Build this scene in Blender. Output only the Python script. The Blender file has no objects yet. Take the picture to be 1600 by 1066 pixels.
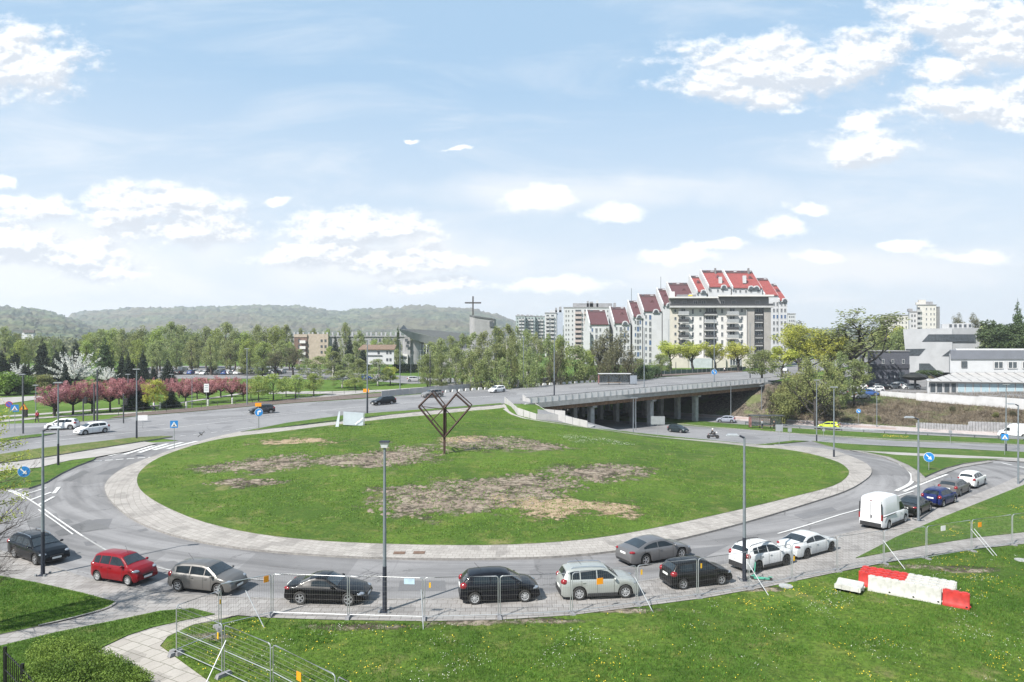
import bpy, bmesh, math, random
import numpy as np
from mathutils import Vector, Matrix
from mathutils.geometry import tessellate_polygon
RND = random.Random(11)
C = bpy.context.scene.collection
SC = bpy.context.scene
F = 1100.0          # focal length in photo pixels (photo is 1600 wide)
H = 13.1            # eye height above the near pavement
PI = math.pi
ORD = ['first','second','third','fourth','fifth','sixth','seventh','eighth','ninth','tenth','eleventh','twelfth','thirteenth','fourteenth','fifteenth','sixteenth','seventeenth','eighteenth','nineteenth','twentieth']+['twenty-'+x for x in ('first','second','third','fourth','fifth','sixth','seventh','eighth','ninth')]
# ---------------------------------------------------------------- camera, sun, sky
cam_d = bpy.data.cameras.new('camera'); cam = bpy.data.objects.new('camera', cam_d); C.objects.link(cam)
cam.location = (0, 0, H); cam.rotation_euler = (PI/2, 0, 0)
cam_d.sensor_width = 36; cam_d.lens = 36*F/1600; cam_d.clip_start = .3; cam_d.clip_end = 30000
SC.camera = cam
SUN_AZ, SUN_EL = math.radians(-136), math.radians(47)   # azimuth measured from +Y towards +X
sd = Vector((math.sin(SUN_AZ)*math.cos(SUN_EL), math.cos(SUN_AZ)*math.cos(SUN_EL), math.sin(SUN_EL)))
sun_d = bpy.data.lights.new('sun', 'SUN'); sun = bpy.data.objects.new('sun', sun_d); C.objects.link(sun)
sun_d.energy = 4.9; sun_d.angle = math.radians(.6); sun_d.color = (1, .955, .89)
sun.rotation_euler = (-sd).to_track_quat('-Z', 'Y').to_euler(); sun.location = (-60, -20, 80)
SC.view_settings.view_transform = 'Standard'; SC.view_settings.look = 'None'
SC.view_settings.exposure = 1.06; SC.view_settings.gamma = 1
SC.cycles.max_bounces = 5; SC.cycles.volume_bounces = 0; SC.cycles.transparent_max_bounces = 16
world = bpy.data.worlds.new('World'); SC.world = world; world.use_nodes = True
class NT:
    def __init__(s, tree): s.t = tree; s.n = tree.nodes; s.l = tree.links
    def add(s, typ, **kw):
        n = s.n.new(typ)
        ins = kw.pop('ins', None)
        for k, v in kw.items(): setattr(n, k, v)
        if ins:
            for k, v in ins.items():
                if isinstance(v, (bpy.types.NodeSocket,)): s.l.new(v, n.inputs[k])
                else: n.inputs[k].default_value = v
        return n
    def math(s, op, a, b=None, clamp=False):
        n = s.n.new('ShaderNodeMath'); n.operation = op; n.use_clamp = clamp
        for i, v in enumerate((a, b)):
            if v is None: continue
            if isinstance(v, bpy.types.NodeSocket): s.l.new(v, n.inputs[i])
            else: n.inputs[i].default_value = v
        return n.outputs[0]
    def vmath(s, op, a, b=None):
        n = s.n.new('ShaderNodeVectorMath'); n.operation = op
        for i, v in enumerate((a, b)):
            if v is None: continue
            if isinstance(v, bpy.types.NodeSocket): s.l.new(v, n.inputs[i])
            else: n.inputs[i].default_value = v
        return n.outputs['Value'] if op in ('LENGTH', 'DOT_PRODUCT') else n.outputs[0]
    def mix(s, f, a, b, typ='RGBA', blend='MIX'):
        n = s.n.new('ShaderNodeMix'); n.data_type = typ; n.blend_type = blend
        ia, ib = (6, 7) if typ == 'RGBA' else (2, 3)
        for i, v in ((0, f), (ia, a), (ib, b)):
            if isinstance(v, bpy.types.NodeSocket): s.l.new(v, n.inputs[i])
            else:
                if typ == 'RGBA' and i != 0 and len(v) == 3: v = (*v, 1)
                n.inputs[i].default_value = v
        return n.outputs[2] if typ == 'RGBA' else n.outputs[0]
    def noise(s, vec, scale, detail=4, rough=.55, dist=0, col=False):
        n = s.n.new('ShaderNodeTexNoise'); s.l.new(vec, n.inputs['Vector'])
        n.inputs['Scale'].default_value = scale; n.inputs['Detail'].default_value = detail
        n.inputs['Roughness'].default_value = rough; n.inputs['Distortion'].default_value = dist
        return n.outputs['Color' if col else 'Fac']
    def ramp(s, v, lo, hi, smooth=True, a=0., b=1.):
        n = s.n.new('ShaderNodeMapRange'); n.interpolation_type = 'SMOOTHSTEP' if smooth else 'LINEAR'
        s.l.new(v, n.inputs[0]); n.inputs[1].default_value = lo; n.inputs[2].default_value = hi
        n.inputs[3].default_value = a; n.inputs[4].default_value = b
        return n.outputs[0]
w = NT(world.node_tree); w.n.clear()
sky = w.add('ShaderNodeTexSky', sky_type='NISHITA', sun_disc=False, sun_elevation=SUN_EL, sun_rotation=SUN_AZ, altitude=200, air_density=1.0, dust_density=1.6, ozone_density=1.2)
tc = w.add('ShaderNodeTexCoord')
sep = w.add('ShaderNodeSeparateXYZ', ins={0: tc.outputs['Generated']})
yy = w.math('MAXIMUM', w.math('ABSOLUTE', sep.outputs[1]), .08)
u_ = w.math('DIVIDE', sep.outputs[0], yy); v_ = w.math('DIVIDE', sep.outputs[2], yy)
uv = w.add('ShaderNodeCombineXYZ', ins={0: u_, 1: v_, 2: 0.}).outputs[0]
# cumulus: (px, py, half width, half height) of each cloud as a direction in the sky
CL = [(10,100,125,58),(250,318,130,36),(300,360,120,26),(60,330,80,22),(20,385,100,40),(120,400,90,35),(560,360,120,30),(500,400,120,22),(620,410,115,22),(430,314,26,8),
      (1200,105,160,52),(1340,85,90,35),(1130,130,90,30),(1215,150,60,22),(1500,30,140,45),(1560,70,130,50),(1470,110,50,26),(1500,160,105,30),(1590,180,60,24),
      (1355,230,90,24),(1350,190,40,18),(840,310,56,18),(955,333,48,17),(1215,362,46,18),(1265,327,34,10),(1400,384,50,8),(1285,403,40,10),(1515,400,58,11),(1050,400,70,12),
      (1120,385,50,9),(870,445,90,12),(700,412,60,12),(170,420,70,18),(0,290,25,12),(20,325,60,15),(1640,120,60,60),(680,445,100,10),(715,232,20,4),(650,220,14,4)]
wob = w.noise(uv, 9, 6, .62, 0, True)
uvw = w.vmath('ADD', uv, w.vmath('MULTIPLY', w.vmath('SUBTRACT', wob, (.5, .5, .5)), (.07, .045, 0)))
M = None; ML = None; uvl = w.vmath('ADD', uvw, (-.010, .020, 0))
for (px, py, rx, ry) in CL:
    mp = w.add('ShaderNodeMapping', vector_type='TEXTURE')
    w.l.new(uvw, mp.inputs[0]); mp.inputs['Location'].default_value = ((px-800)/F, (533-py)/F, 0); mp.inputs['Scale'].default_value = (rx*1.12/F, ry*1.15/F, 1)
    m = w.math('SUBTRACT', 1., w.vmath('LENGTH', mp.outputs[0]))
    M = m if M is None else w.math('MAXIMUM', M, m)
    if rx*ry < 1500: continue
    mp2 = w.add('ShaderNodeMapping', vector_type='TEXTURE'); w.l.new(uvl, mp2.inputs[0]); mp2.inputs['Location'].default_value = mp.inputs['Location'].default_value; mp2.inputs['Scale'].default_value = mp.inputs['Scale'].default_value
    m2 = w.math('SUBTRACT', 1., w.vmath('LENGTH', mp2.outputs[0])); ML = m2 if ML is None else w.math('MAXIMUM', ML, m2)
suv = w.vmath('MULTIPLY', uv, (1, 1.7, 1))
n1 = w.noise(suv, 15, 9, .62); n2 = w.noise(suv, 5, 3, .5)
dens = w.ramp(w.math('ADD', M, w.math('MULTIPLY', w.math('SUBTRACT', n1, .50), 2.3)), -.12, .5)
n3 = w.noise(w.vmath('ADD', suv, (-.004, .012, 0)), 15, 7, .6)
shade = w.ramp(w.math('ADD', w.math('MULTIPLY', w.math('SUBTRACT', M, ML), .20), w.math('MULTIPLY', w.math('SUBTRACT', n1, n3), 1.3)), -.09, .13)
ccol = w.mix(shade, (5.9, 6.3, 6.9), (9.6, 9.65, 9.7))
# thin high veil, whiter towards the horizon
cir = w.noise(w.vmath('MULTIPLY', uv, (1.2, 5.5, 1)), 2.2, 7, .62, .6)
veil = w.math('ADD', w.ramp(cir, .45, .75, True, 0, .36), w.ramp(sep.outputs[2], .0, .34, False, .86, .0), True)
skyc = w.mix(.8, sky.outputs[0], (3.75, 5.6, 7.6))
BK = None      # low, soft banks of cloud near the horizon
for (px, py, rx, ry) in ((120, 400, 420, 75), (600, 405, 300, 60), (930, 300, 420, 40), (1250, 420, 420, 45)):
    mp = w.add('ShaderNodeMapping', vector_type='TEXTURE'); w.l.new(uvw, mp.inputs[0]); mp.inputs['Location'].default_value = ((px-800)/F, (533-py)/F, 0); mp.inputs['Scale'].default_value = (rx/F, ry/F, 1)
    m = w.math('SUBTRACT', 1., w.vmath('LENGTH', mp.outputs[0])); BK = m if BK is None else w.math('MAXIMUM', BK, m)
veil = w.math('ADD', veil, w.math('MULTIPLY', w.ramp(w.math('ADD', BK, w.math('MULTIPLY', w.math('SUBTRACT', n2, .5), 1.4)), -.05, .8), .42), True)
base = w.mix(veil, skyc, (7.7, 7.95, 8.25))
allc = w.mix(w.math('MULTIPLY', dens, .93), base, ccol)
bg = w.add('ShaderNodeBackground', ins={0: allc, 1: .061})
wo = w.add('ShaderNodeOutputWorld', ins={0: bg.outputs[0]})

# ---------------------------------------------------------------- materials
MT = {}
def new_mat(name):
    m = bpy.data.materials.new(name); m.use_nodes = True; t = NT(m.node_tree); t.n.clear()
    b = t.add('ShaderNodeBsdfPrincipled'); o = t.add('ShaderNodeOutputMaterial', ins={0: b.outputs[0]})
    MT[name] = m
    return m, t, b
def pm(name, col, rough=.6, metal=0., var=.12, scale=3., bump=0., spec=None, coat=0., bscale=None, stain=0.):
    if name in MT: return MT[name]
    m, t, b = new_mat(name)
    g = t.add('ShaderNodeTexCoord').outputs['Object']
    n = t.noise(g, scale, 5, .6)
    f = t.ramp(n, .3, .7)
    c1 = [max(0, c*(1-var)) for c in col[:3]]; c2 = [min(1, c*(1+var)) for c in col[:3]]
    cc = t.mix(f, c1, c2)
    if stain:
        n2 = t.noise(t.vmath('MULTIPLY', g, (1, 1, .25)), scale*.6, 6, .65)
        cc = t.mix(t.ramp(n2, .5, .8, True, 0, stain), cc, [c*.45 for c in col[:3]])
    t.l.new(cc, b.inputs['Base Color'])
    b.inputs['Roughness'].default_value = rough; b.inputs['Metallic'].default_value = metal
    if spec is not None: b.inputs['Specular IOR Level'].default_value = spec
    if coat: b.inputs['Coat Weight'].default_value = coat; b.inputs['Coat Roughness'].default_value = .05
    if bump:
        bn = t.noise(g, bscale or scale*4, 6, .65)
        bp = t.add('ShaderNodeBump', ins={'Strength': bump, 'Distance': .03, 'Height': bn}); t.l.new(bp.outputs[0], b.inputs['Normal'])
    return m
def paint(name, col, metal=0.): return pm(name, [c*(.6 if max(col) < .03 else 1) for c in col], .3 if not metal else .34, metal, .03, 1., spec=.12, coat=.35)
def glassy(name, col=(.02, .026, .03), rough=.06):
    return pm(name, col, rough, 0, .25, 2., spec=.35)

# ---------------------------------------------------------------- object helpers
def tag(o, label=None, cat=None, group=None, kind=None):
    if label: o['label'] = label
    if cat: o['category'] = cat
    if group: o['group'] = group
    if kind: o['kind'] = kind
    return o
def thing(name, label, cat, loc=(0, 0, 0), rz=0, group=None, s=1):
    o = bpy.data.objects.new(name, None); C.objects.link(o); o.empty_display_size = .3
    o.location = loc; o.rotation_euler = (0, 0, rz); o.scale = (s, s, s)
    return tag(o, label, cat, group)
def link(name, me, mat=None, parent=None, loc=None, rot=None, scale=None):
    o = bpy.data.objects.new(name, me); C.objects.link(o)
    if mat is not None and len(me.materials) == 0: me.materials.append(mat)
    if parent: o.parent = parent
    if loc is not None: o.location = loc
    if rot is not None: o.rotation_euler = rot
    if scale is not None: o.scale = scale
    return o
def copy_tree(o, parent=None):
    c = o.copy(); C.objects.link(c)
    if parent: c.parent = parent
    for ch in list(o.children): copy_tree(ch, c)
    return c
class MB:
    def __init__(s): s.v = []; s.f = []; s.m = []; s.mi = 0
    def poly(s, pts):
        i = len(s.v); s.v += [tuple(p) for p in pts]; s.f.append(tuple(range(i, i+len(pts)))); s.m.append(s.mi); return s
    def box(s, c, d, rz=0, taper=1., rx=0, ry=0):
        i = len(s.v); hx, hy, hz = d[0]/2, d[1]/2, d[2]/2
        mat = Matrix.Rotation(rz, 3, 'Z') @ Matrix.Rotation(ry, 3, 'Y') @ Matrix.Rotation(rx, 3, 'X')
        for z, k in ((-hz, 1), (hz, taper)):
            for x, y in ((-hx, -hy), (hx, -hy), (hx, hy), (-hx, hy)):
                s.v.append(tuple(mat @ Vector((x*k, y*k, z)) + Vector(c)))
        for f in ((3, 2, 1, 0), (4, 5, 6, 7), (0, 1, 5, 4), (1, 2, 6, 5), (2, 3, 7, 6), (3, 0, 4, 7)):
            s.f.append(tuple(i+k for k in f)); s.m.append(s.mi)
        return s
    def tube(s, pts, rad, n=8, cap=True):
        pts = [Vector(p) for p in pts]
        if not hasattr(rad, '__len__'): rad = [rad]*len(pts)
        i0 = len(s.v); up = None
        for k, p in enumerate(pts):
            d = (pts[min(k+1, len(pts)-1)]-pts[max(k-1, 0)]).normalized()
            if up is None:
                up = Vector((0, 0, 1)) if abs(d.z) < .9 else Vector((1, 0, 0))
            a = d.cross(up)
            if a.length < 1e-5: a = d.cross(Vector((0, 1, 0)))
            a.normalize(); b = d.cross(a).normalized(); up = -b if False else up
            for j in range(n):
                t = 2*PI*j/n; s.v.append(tuple(p + (a*math.cos(t)+b*math.sin(t))*rad[k]))
        for k in range(len(pts)-1):
            for j in range(n):
                a = i0+k*n+j; b = i0+k*n+(j+1) % n
                s.f.append((a, b, b+n, a+n)); s.m.append(s.mi)
        if cap:
            s.f.append(tuple(i0+j for j in range(n))[::-1]); s.m.append(s.mi)
            s.f.append(tuple(i0+(len(pts)-1)*n+j for j in range(n))); s.m.append(s.mi)
        return s
    def ell(s, c, r, nu=10, nv=6, rz=0):
        i0 = len(s.v); mt = Matrix.Rotation(rz, 3, 'Z')
        for a in range(nv+1):
            th = PI*a/nv
            for b in range(nu):
                ph = 2*PI*b/nu
                s.v.append(tuple(Vector(c)+mt @ Vector((r[0]*math.sin(th)*math.cos(ph), r[1]*math.sin(th)*math.sin(ph), r[2]*math.cos(th)))))
        for a in range(nv):
            for b in range(nu):
                q = i0+a*nu+b; q2 = i0+a*nu+(b+1) % nu
                s.f.append((q, q+nu, q2+nu, q2)); s.m.append(s.mi)
        return s
    def prism(s, pts, off):
        off = Vector(off); i = len(s.v); n = len(pts)
        s.v += [tuple(p) for p in pts] + [tuple(Vector(p)+off) for p in pts]
        s.f.append(tuple(range(i, i+n))); s.f.append(tuple(range(i+n, i+2*n))[::-1]); s.m += [s.mi]*2
        for k in range(n):
            k2 = (k+1) % n; s.f.append((i+k2, i+k, i+k+n, i+k2+n)); s.m.append(s.mi)
        return s
    def grid(s, rows):
        i0 = len(s.v); nc = len(rows[0])
        for r in rows: s.v += [tuple(p) for p in r]
        for a in range(len(rows)-1):
            for b in range(nc-1):
                q = i0+a*nc+b; s.f.append((q, q+1, q+nc+1, q+nc)); s.m.append(s.mi)
        return s
    def mesh(s, name, mats=None, smooth=None):
        me = bpy.data.meshes.new(name); me.from_pydata(s.v, [], s.f)
        if mats is not None:
            for m in (mats if isinstance(mats, (list, tuple)) else [mats]): me.materials.append(m)
            if isinstance(mats, (list, tuple)) and len(mats) > 1: me.polygons.foreach_set('material_index', s.m)
        bm = bmesh.new(); bm.from_mesh(me); bmesh.ops.recalc_face_normals(bm, faces=bm.faces); bm.to_mesh(me); bm.free()
        if smooth is not None:
            me.shade_smooth(); me.set_sharp_from_angle(angle=math.radians(smooth))
        return me
    def build(s, name, mats, parent=None, loc=None, smooth=None, rot=None):
        return link(name, s.mesh(name, mats, smooth), None, parent, loc, rot)
def np_mesh(name, V, Fq, mat=None, normals=False):
    me = bpy.data.meshes.new(name); n = Fq.shape[1]
    me.vertices.add(len(V)); me.vertices.foreach_set('co', np.ascontiguousarray(V, dtype=np.float32).ravel())
    me.loops.add(Fq.size); me.loops.foreach_set('vertex_index', np.ascontiguousarray(Fq, dtype=np.int32).ravel())
    me.polygons.add(len(Fq)); me.polygons.foreach_set('loop_start', np.arange(0, Fq.size, n, dtype=np.int32))
    me.update(calc_edges=True)
    if mat: me.materials.append(mat)
    return me
# ---------------------------------------------------------------- terrain height field
def WP(px, py, z):
    k = (H-z)/(py-533.); return ((px-800.)*k, F*k, z)
def WD(px, D, z): return ((px-800.)/F*D, D, z)
UP = [WP(*a) for a in ((-200,705,1.0),(0,690,1.2),(146,682,1.3),(0,655,1.4),(250,650,1.5),(300,690,1.2),(408,652,1.6),(408,630,1.7),(600,640,1.9),(600,618,2.0),(700,636,2.1),(777,629,2.3),(777,604,2.4),
      (827,631,2.3),(1010,614,2.9),(1190,598.5,3.5),(1250,585,3.2))]
UP += [WD(*a) for a in ((760,165,2.4),(1060,200,3.0),(1230,270,2.8),(-100,175,1.6),(150,180,1.8),(350,180,2.0),(550,220,2.2),(800,290,2.3),(1100,300,2.4),(1500,330,1.6),(-200,330,1.6),(400,500,2),(1200,520,2))]
LOW = [WP(*a) for a in ((800,1066,0),(0,1066,0),(1600,1066,0),(400,960,0),(800,960,0),(1200,915,0),(1600,850,.0),(0,900,0),(-300,900,0),(1900,900,0),(-100,800,.2),(160,780,.2),(700,876,0),(1000,860,0),(1362,740,0),(1540,762,0),
      (1600,748,0),(1720,742,-.2),(300,800,.25),(600,800,.4),(900,800,.4),(1200,770,.1),(300,720,.9),(600,720,1.2),(850,720,1.1),(1000,720,.6),(1150,720,0),(700,670,1.9),(560,670,1.7),(850,680,1.4),(950,690,.5),(1100,705,-.5),
      (1250,702,-.9),(1320,715,-.5),(90,750,.5),(270,700,1.1),(0,740,.7),(806,650,.9),(872,658,.3),(918,667,-3.1),(960,673,-3.2),(1040,684,-3.1),(1120,692,-2.6),(1190,697,-1.8),
      (1040,664,-3.9),(1150,668,-3.8),(1300,684,-3.4),(1600,702,-3.0),(1750,708,-2.8),(1100,652,-3.9),(1210,657,-3.8),(1300,664,-3.6),(1450,669,-3.4),(1600,676,-3.2),(1750,684,-3.),(1400,712,-1.4),(1550,716,-1.0),(1480,745,-.1),
      (1250,612,1.2),(1290,612,.8),(1350,613,.8),(1450,622,.7),(1600,634,.6),(1750,648,.5),(1215,604,2.6),(1350,600,1.),(1550,600,1.))]
LOW += [WP(*a) for a in ((1000,648,-3.9),(945,656,-3.8),(1060,655,-3.9))]
ALL = [u for u in UP if abs(u[0]-WP(1010,614,2.9)[0]) > .01] + LOW
def rbf(pts, c=3.):
    P = np.array(pts); A = np.sqrt(((P[:, None, :2]-P[None, :, :2])**2).sum(-1)+c*c)
    n = len(P); M_ = np.zeros((n+1, n+1)); M_[:n, :n] = A - np.eye(n)*.15; M_[:n, n] = 1; M_[n, :n] = 1
    s = np.linalg.solve(M_, np.append(P[:, 2], 0))
    def f(x, y):
        out = np.full(x.shape, s[n])
        for i in range(n): out = out + s[i]*np.sqrt((x-P[i, 0])**2+(y-P[i, 1])**2+c*c)
        return out
    return f
ext = np.array([4., 8, 14, 22, 34, 50, 75, 110, 160, 240, 360, 550, 850, 1400, 2400, 4200, 7000])
XS = np.concatenate([-150-ext[::-1], np.arange(-150, 181, 2.), 180+ext])
YS = np.concatenate([[-60, -20, 0, 12], np.arange(20, 251, 2.), 250+ext])
GX, GY = np.meshgrid(XS, YS)
fU, fT = rbf(UP), rbf(ALL)
def faded(f):
    z = f(np.clip(GX, -180, 220), np.clip(GY, 18, 330))
    return z
ZU, ZT = faded(fU), faded(fT)
far = np.clip((GY-300)/150, 0, 1); ZU = ZU*(1-far)+2*far; ZT = ZT*(1-far)+2*far
nearf = np.clip((34-GY)/8, 0, 1); ZT = ZT*(1-nearf)
# bridge frame: t along the near parapet, s across the deck
N0 = Vector(WP(827, 631, 2.3)[:2]); N1 = Vector(WP(1190, 598.5, 3.5)[:2])
BL = (N1-N0).length; BD = (N1-N0)/BL; BP = Vector((-BD.y, BD.x)); BW = 33.  # deck made wide to keep daylight out from under it
def bts(x, y): return (x-N0.x)*BD.x+(y-N0.y)*BD.y, (x-N0.x)*BP.x+(y-N0.y)*BP.y
TB, SB = bts(GX, GY)
def sst(a, lo, hi):
    q = np.clip((a-lo)/(hi-lo), 0, 1); return q*q*(3-2*q)
ZT = np.where((SB > 1) & (SB < 60) & ((TB < 0) | (TB > BL)), ZU-.06, ZT)
# everything beyond the near edge of the main road follows the upper surface
_ne = [WP(*a)[:2] for a in ((-160,735,1.1),(0,712,1.2),(60,703,1.2),(150,694,1.2),(252,685,1.3),(330,690,1.2),(375,680,1.5),(450,664,1.6),(540,650,1.7),(640,642,1.9),(700,638,2.1),(785,631,2.3),(827,631,2.3))]
_yl = np.interp(GX, [a for a, b in _ne], [b for a, b in _ne])
wU = np.where(GX < _ne[-1][0]+2, sst(GY-_yl, -9, -1), 0); ZT = ZT*(1-wU)+(ZU-.0)*wU
basin = sst(TB, .5, 3.)*sst(BL-TB, 0., 15.)*sst(SB, -6, -1)*sst(BW+7-SB, 0, 4)  # ground shaped to rise past the far edge, keeping the underside dark
inB = (TB > -2) & (TB < BL+1) & (SB > -2) & (SB < BW+8)
ZT = np.where(inB & (basin > 0), np.minimum(ZT, 2.2*(1-basin)-3.9*basin), ZT)
def interp(Z, x, y):
    i = min(max(int(np.searchsorted(XS, x)-1), 0), len(XS)-2); j = min(max(int(np.searchsorted(YS, y)-1), 0), len(YS)-2)
    a = (x-XS[i])/(XS[i+1]-XS[i]); b = (y-YS[j])/(YS[j+1]-YS[j])
    z00, z10, z01, z11 = Z[j, i], Z[j, i+1], Z[j+1, i], Z[j+1, i+1]
    if a >= b: return float(z00+(z10-z00)*a+(z11-z10)*b)
    return float(z00+(z11-z01)*a+(z01-z00)*b)
def zT(x, y): return interp(ZT, x, y)
def zU(x, y): return interp(ZU, x, y)
def G(px, py, Z=None):
    """point of the terrain seen at a photo pixel"""
    Z = ZT if Z is None else Z
    y = 15.; st = 1.; last = None
    while y < 900:
        z = H-(py-533)/F*y; g = interp(Z, (px-800)/F*y, y)
        if z <= g:
            lo, hi = y-st, y
            for _ in range(14):
                m = (lo+hi)/2
                if H-(py-533)/F*m <= interp(Z, (px-800)/F*m, m): hi = m
                else: lo = m
            return Vector(((px-800)/F*hi, hi, interp(Z, (px-800)/F*hi, hi)))
        y += st
    return Vector(((px-800)/F*900, 900, 2))
def GU(px, py): return G(px, py, ZU)
def at(px, D): x = (px-800)/F*D; return Vector((x, D, zT(x, D)))
def topz(ytop, D): return H+(533-ytop)*D/F

def crm(pts, n=6, closed=True):
    """smooth closed curve through points"""
    out = []; N = len(pts); pts = [Vector(p) for p in pts]
    rng = range(N if closed else N-1)
    for i in rng:
        p0 = pts[(i-1) % N] if closed else pts[max(i-1, 0)]; p1 = pts[i]; p2 = pts[(i+1) % N]; p3 = pts[(i+2) % N] if closed else pts[min(i+2, N-1)]
        for k in range(n):
            t = k/n; out.append(.5*((2*p1)+(p2-p0)*t+(2*p0-5*p1+4*p2-p3)*t*t+(3*p1-p0-3*p2+p3)*t**3))
    if not closed: out.append(pts[-1])
    return out
def drape(name, pts, off, mat, Z=None, kerb=None, kmat=None, step=None, parent=None, px=True, kind='structure', sub=4, rough=0):
    """sheet laid on the terrain; pts in photo pixels (px=True) or world xy"""
    Z = ZT if Z is None else Z
    P = []
    N = len(pts)
    for i in range(N):
        a, b = Vector(pts[i]), Vector(pts[(i+1) % N]); n = sub if px else 1
        for k in range(n):
            q = a.lerp(b, k/n)
            P.append(G(q.x, q.y, Z).to_2d() if px else Vector(q[:2]))
    Q = [P[0]]
    for q in P[1:]:
        if (q-Q[-1]).length > .04: Q.append(q)
    if (Q[0]-Q[-1]).length < .04: Q.pop()
    P = Q
    bm = bmesh.new(); vs = [bm.verts.new((p.x, p.y, 0)) for p in P]
    for t in tessellate_polygon([[Vector((p.x, p.y, 0)) for p in P]]):
        try: bm.faces.new([vs[i] for i in t])
        except ValueError: pass
    x0, x1 = min(p.x for p in P), max(p.x for p in P); y0, y1 = min(p.y for p in P), max(p.y for p in P)
    for X in XS:
        if x0 < X < x1: bmesh.ops.bisect_plane(bm, geom=bm.verts[:]+bm.edges[:]+bm.faces[:], plane_co=(X, 0, 0), plane_no=(1, 0, 0), dist=1e-4)
    for Y in YS:
        if y0 < Y < y1: bmesh.ops.bisect_plane(bm, geom=bm.verts[:]+bm.edges[:]+bm.faces[:], plane_co=(0, Y, 0), plane_no=(0, 1, 0), dist=1e-4)
    bmesh.ops.triangulate(bm, faces=bm.faces)
    for v in bm.verts: v.co.z = interp(Z, v.co.x, v.co.y)+off
    for f in bm.faces:
        f.normal_update()
        if f.normal.z < 0: f.normal_flip()
        f.smooth = True
    if kerb:
        edges = [e for e in bm.edges if e.is_boundary]
        for e in edges:
            a, b = e.verts
            # kerb stone: step out then down
            f = e.link_faces[0]; c = f.calc_center_median(); n2 = Vector((-(b.co-a.co).y, (b.co-a.co).x, 0)).normalized()
            if n2.dot(a.co-c) < 0: n2 = -n2
            q = [a.co.copy(), b.co.copy(), b.co+n2*.0, a.co+n2*.0]
            va = [bm.verts.new(p) for p in (a.co, b.co, b.co-Vector((0, 0, kerb+.04)), a.co-Vector((0, 0, kerb+.04)))]
            nf = bm.faces.new(va); nf.material_index = 1
    me = bpy.data.meshes.new(name); bm.to_mesh(me); bm.free()
    me.materials.append(mat)
    if kerb: me.materials.append(kmat or mat)
    o = link(name, me, None, parent)
    if kind: o['kind'] = kind
    return o
def ribbon(name, pts, w, off, mat, Z=None, px=True, dash=None, kind='structure', smooth=4):
    """constant-width strip along a line on the ground"""
    Z = ZT if Z is None else Z
    P = [G(p[0], p[1], Z).to_2d() if px else Vector(p[:2]) for p in pts]
    if smooth and len(P) > 2: P = [q for q in crm(P, smooth, False)]
    Lc = []; acc = 0
    for i in range(len(P)-1):
        seg = (P[i+1]-P[i]).length; n = max(1, int(seg/.7))
        for k in range(n): Lc.append(P[i].lerp(P[i+1], k/n))
    Lc.append(P[-1])
    mb = MB(); acc = 0; L = R_ = None; prev = None
    for i, p in enumerate(Lc):
        d = (Lc[min(i+1, len(Lc)-1)]-Lc[max(i-1, 0)]).normalized(); nrm = Vector((-d.y, d.x))*w/2
        a, b = p+nrm, p-nrm
        a = Vector((a.x, a.y, interp(Z, a.x, a.y)+off)); b = Vector((b.x, b.y, interp(Z, b.x, b.y)+off))
        if prev is not None:
            acc += (p-prev[2]).length
            if not dash or (acc % (dash[0]+dash[1])) < dash[0]: mb.poly([prev[0], prev[1], b, a])
        prev = (a, b, p)
    o = mb.build(name, mat)
    if kind: o['kind'] = kind
    return o
def pline(pts, n=8, Z=None):
    P = [G(p[0], p[1], Z) for p in pts]
    return crm(P, n, False)

# ---------------------------------------------------------------- ground materials
# churned bare soil / straw patches on the grass: (px, py, radius x m, radius y m, tint)
SOIL = [(470,692,4.4,1.5,1),(405,731,5.5,2.,0),(440,722,3,2.2,0),(560,722,5,1.8,0),(635,711,4.5,2.8,0),(600,722,3.5,2.4,0),(380,758,3.5,.8,0),(770,694,6,3.0,0),(820,698,5,1.8,0),(720,688,3,1.5,1),(690,785,6,2.2,0),(640,800,3,1.6,0),(770,770,6,3.,0),(830,760,5,2.6,0),(740,792,5,1.6,0),
        (970,737,3.4,1.8,0),(915,744,4.5,2.2,0),(720,762,3.4,1.,0),(880,795,5.5,1.7,1),(930,797,2.5,1.1,1),(640,770,4,1.,0),(1500,892,2.2,.5,0),(570,982,3.2,.35,0),(740,976,2.3,.3,0),(980,957,2.,.35,0),(1170,923,1.8,.4,0),(330,996,1.1,.4,0),(860,972,1.6,.3,0),(1420,888,1.6,.4,0)]
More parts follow.
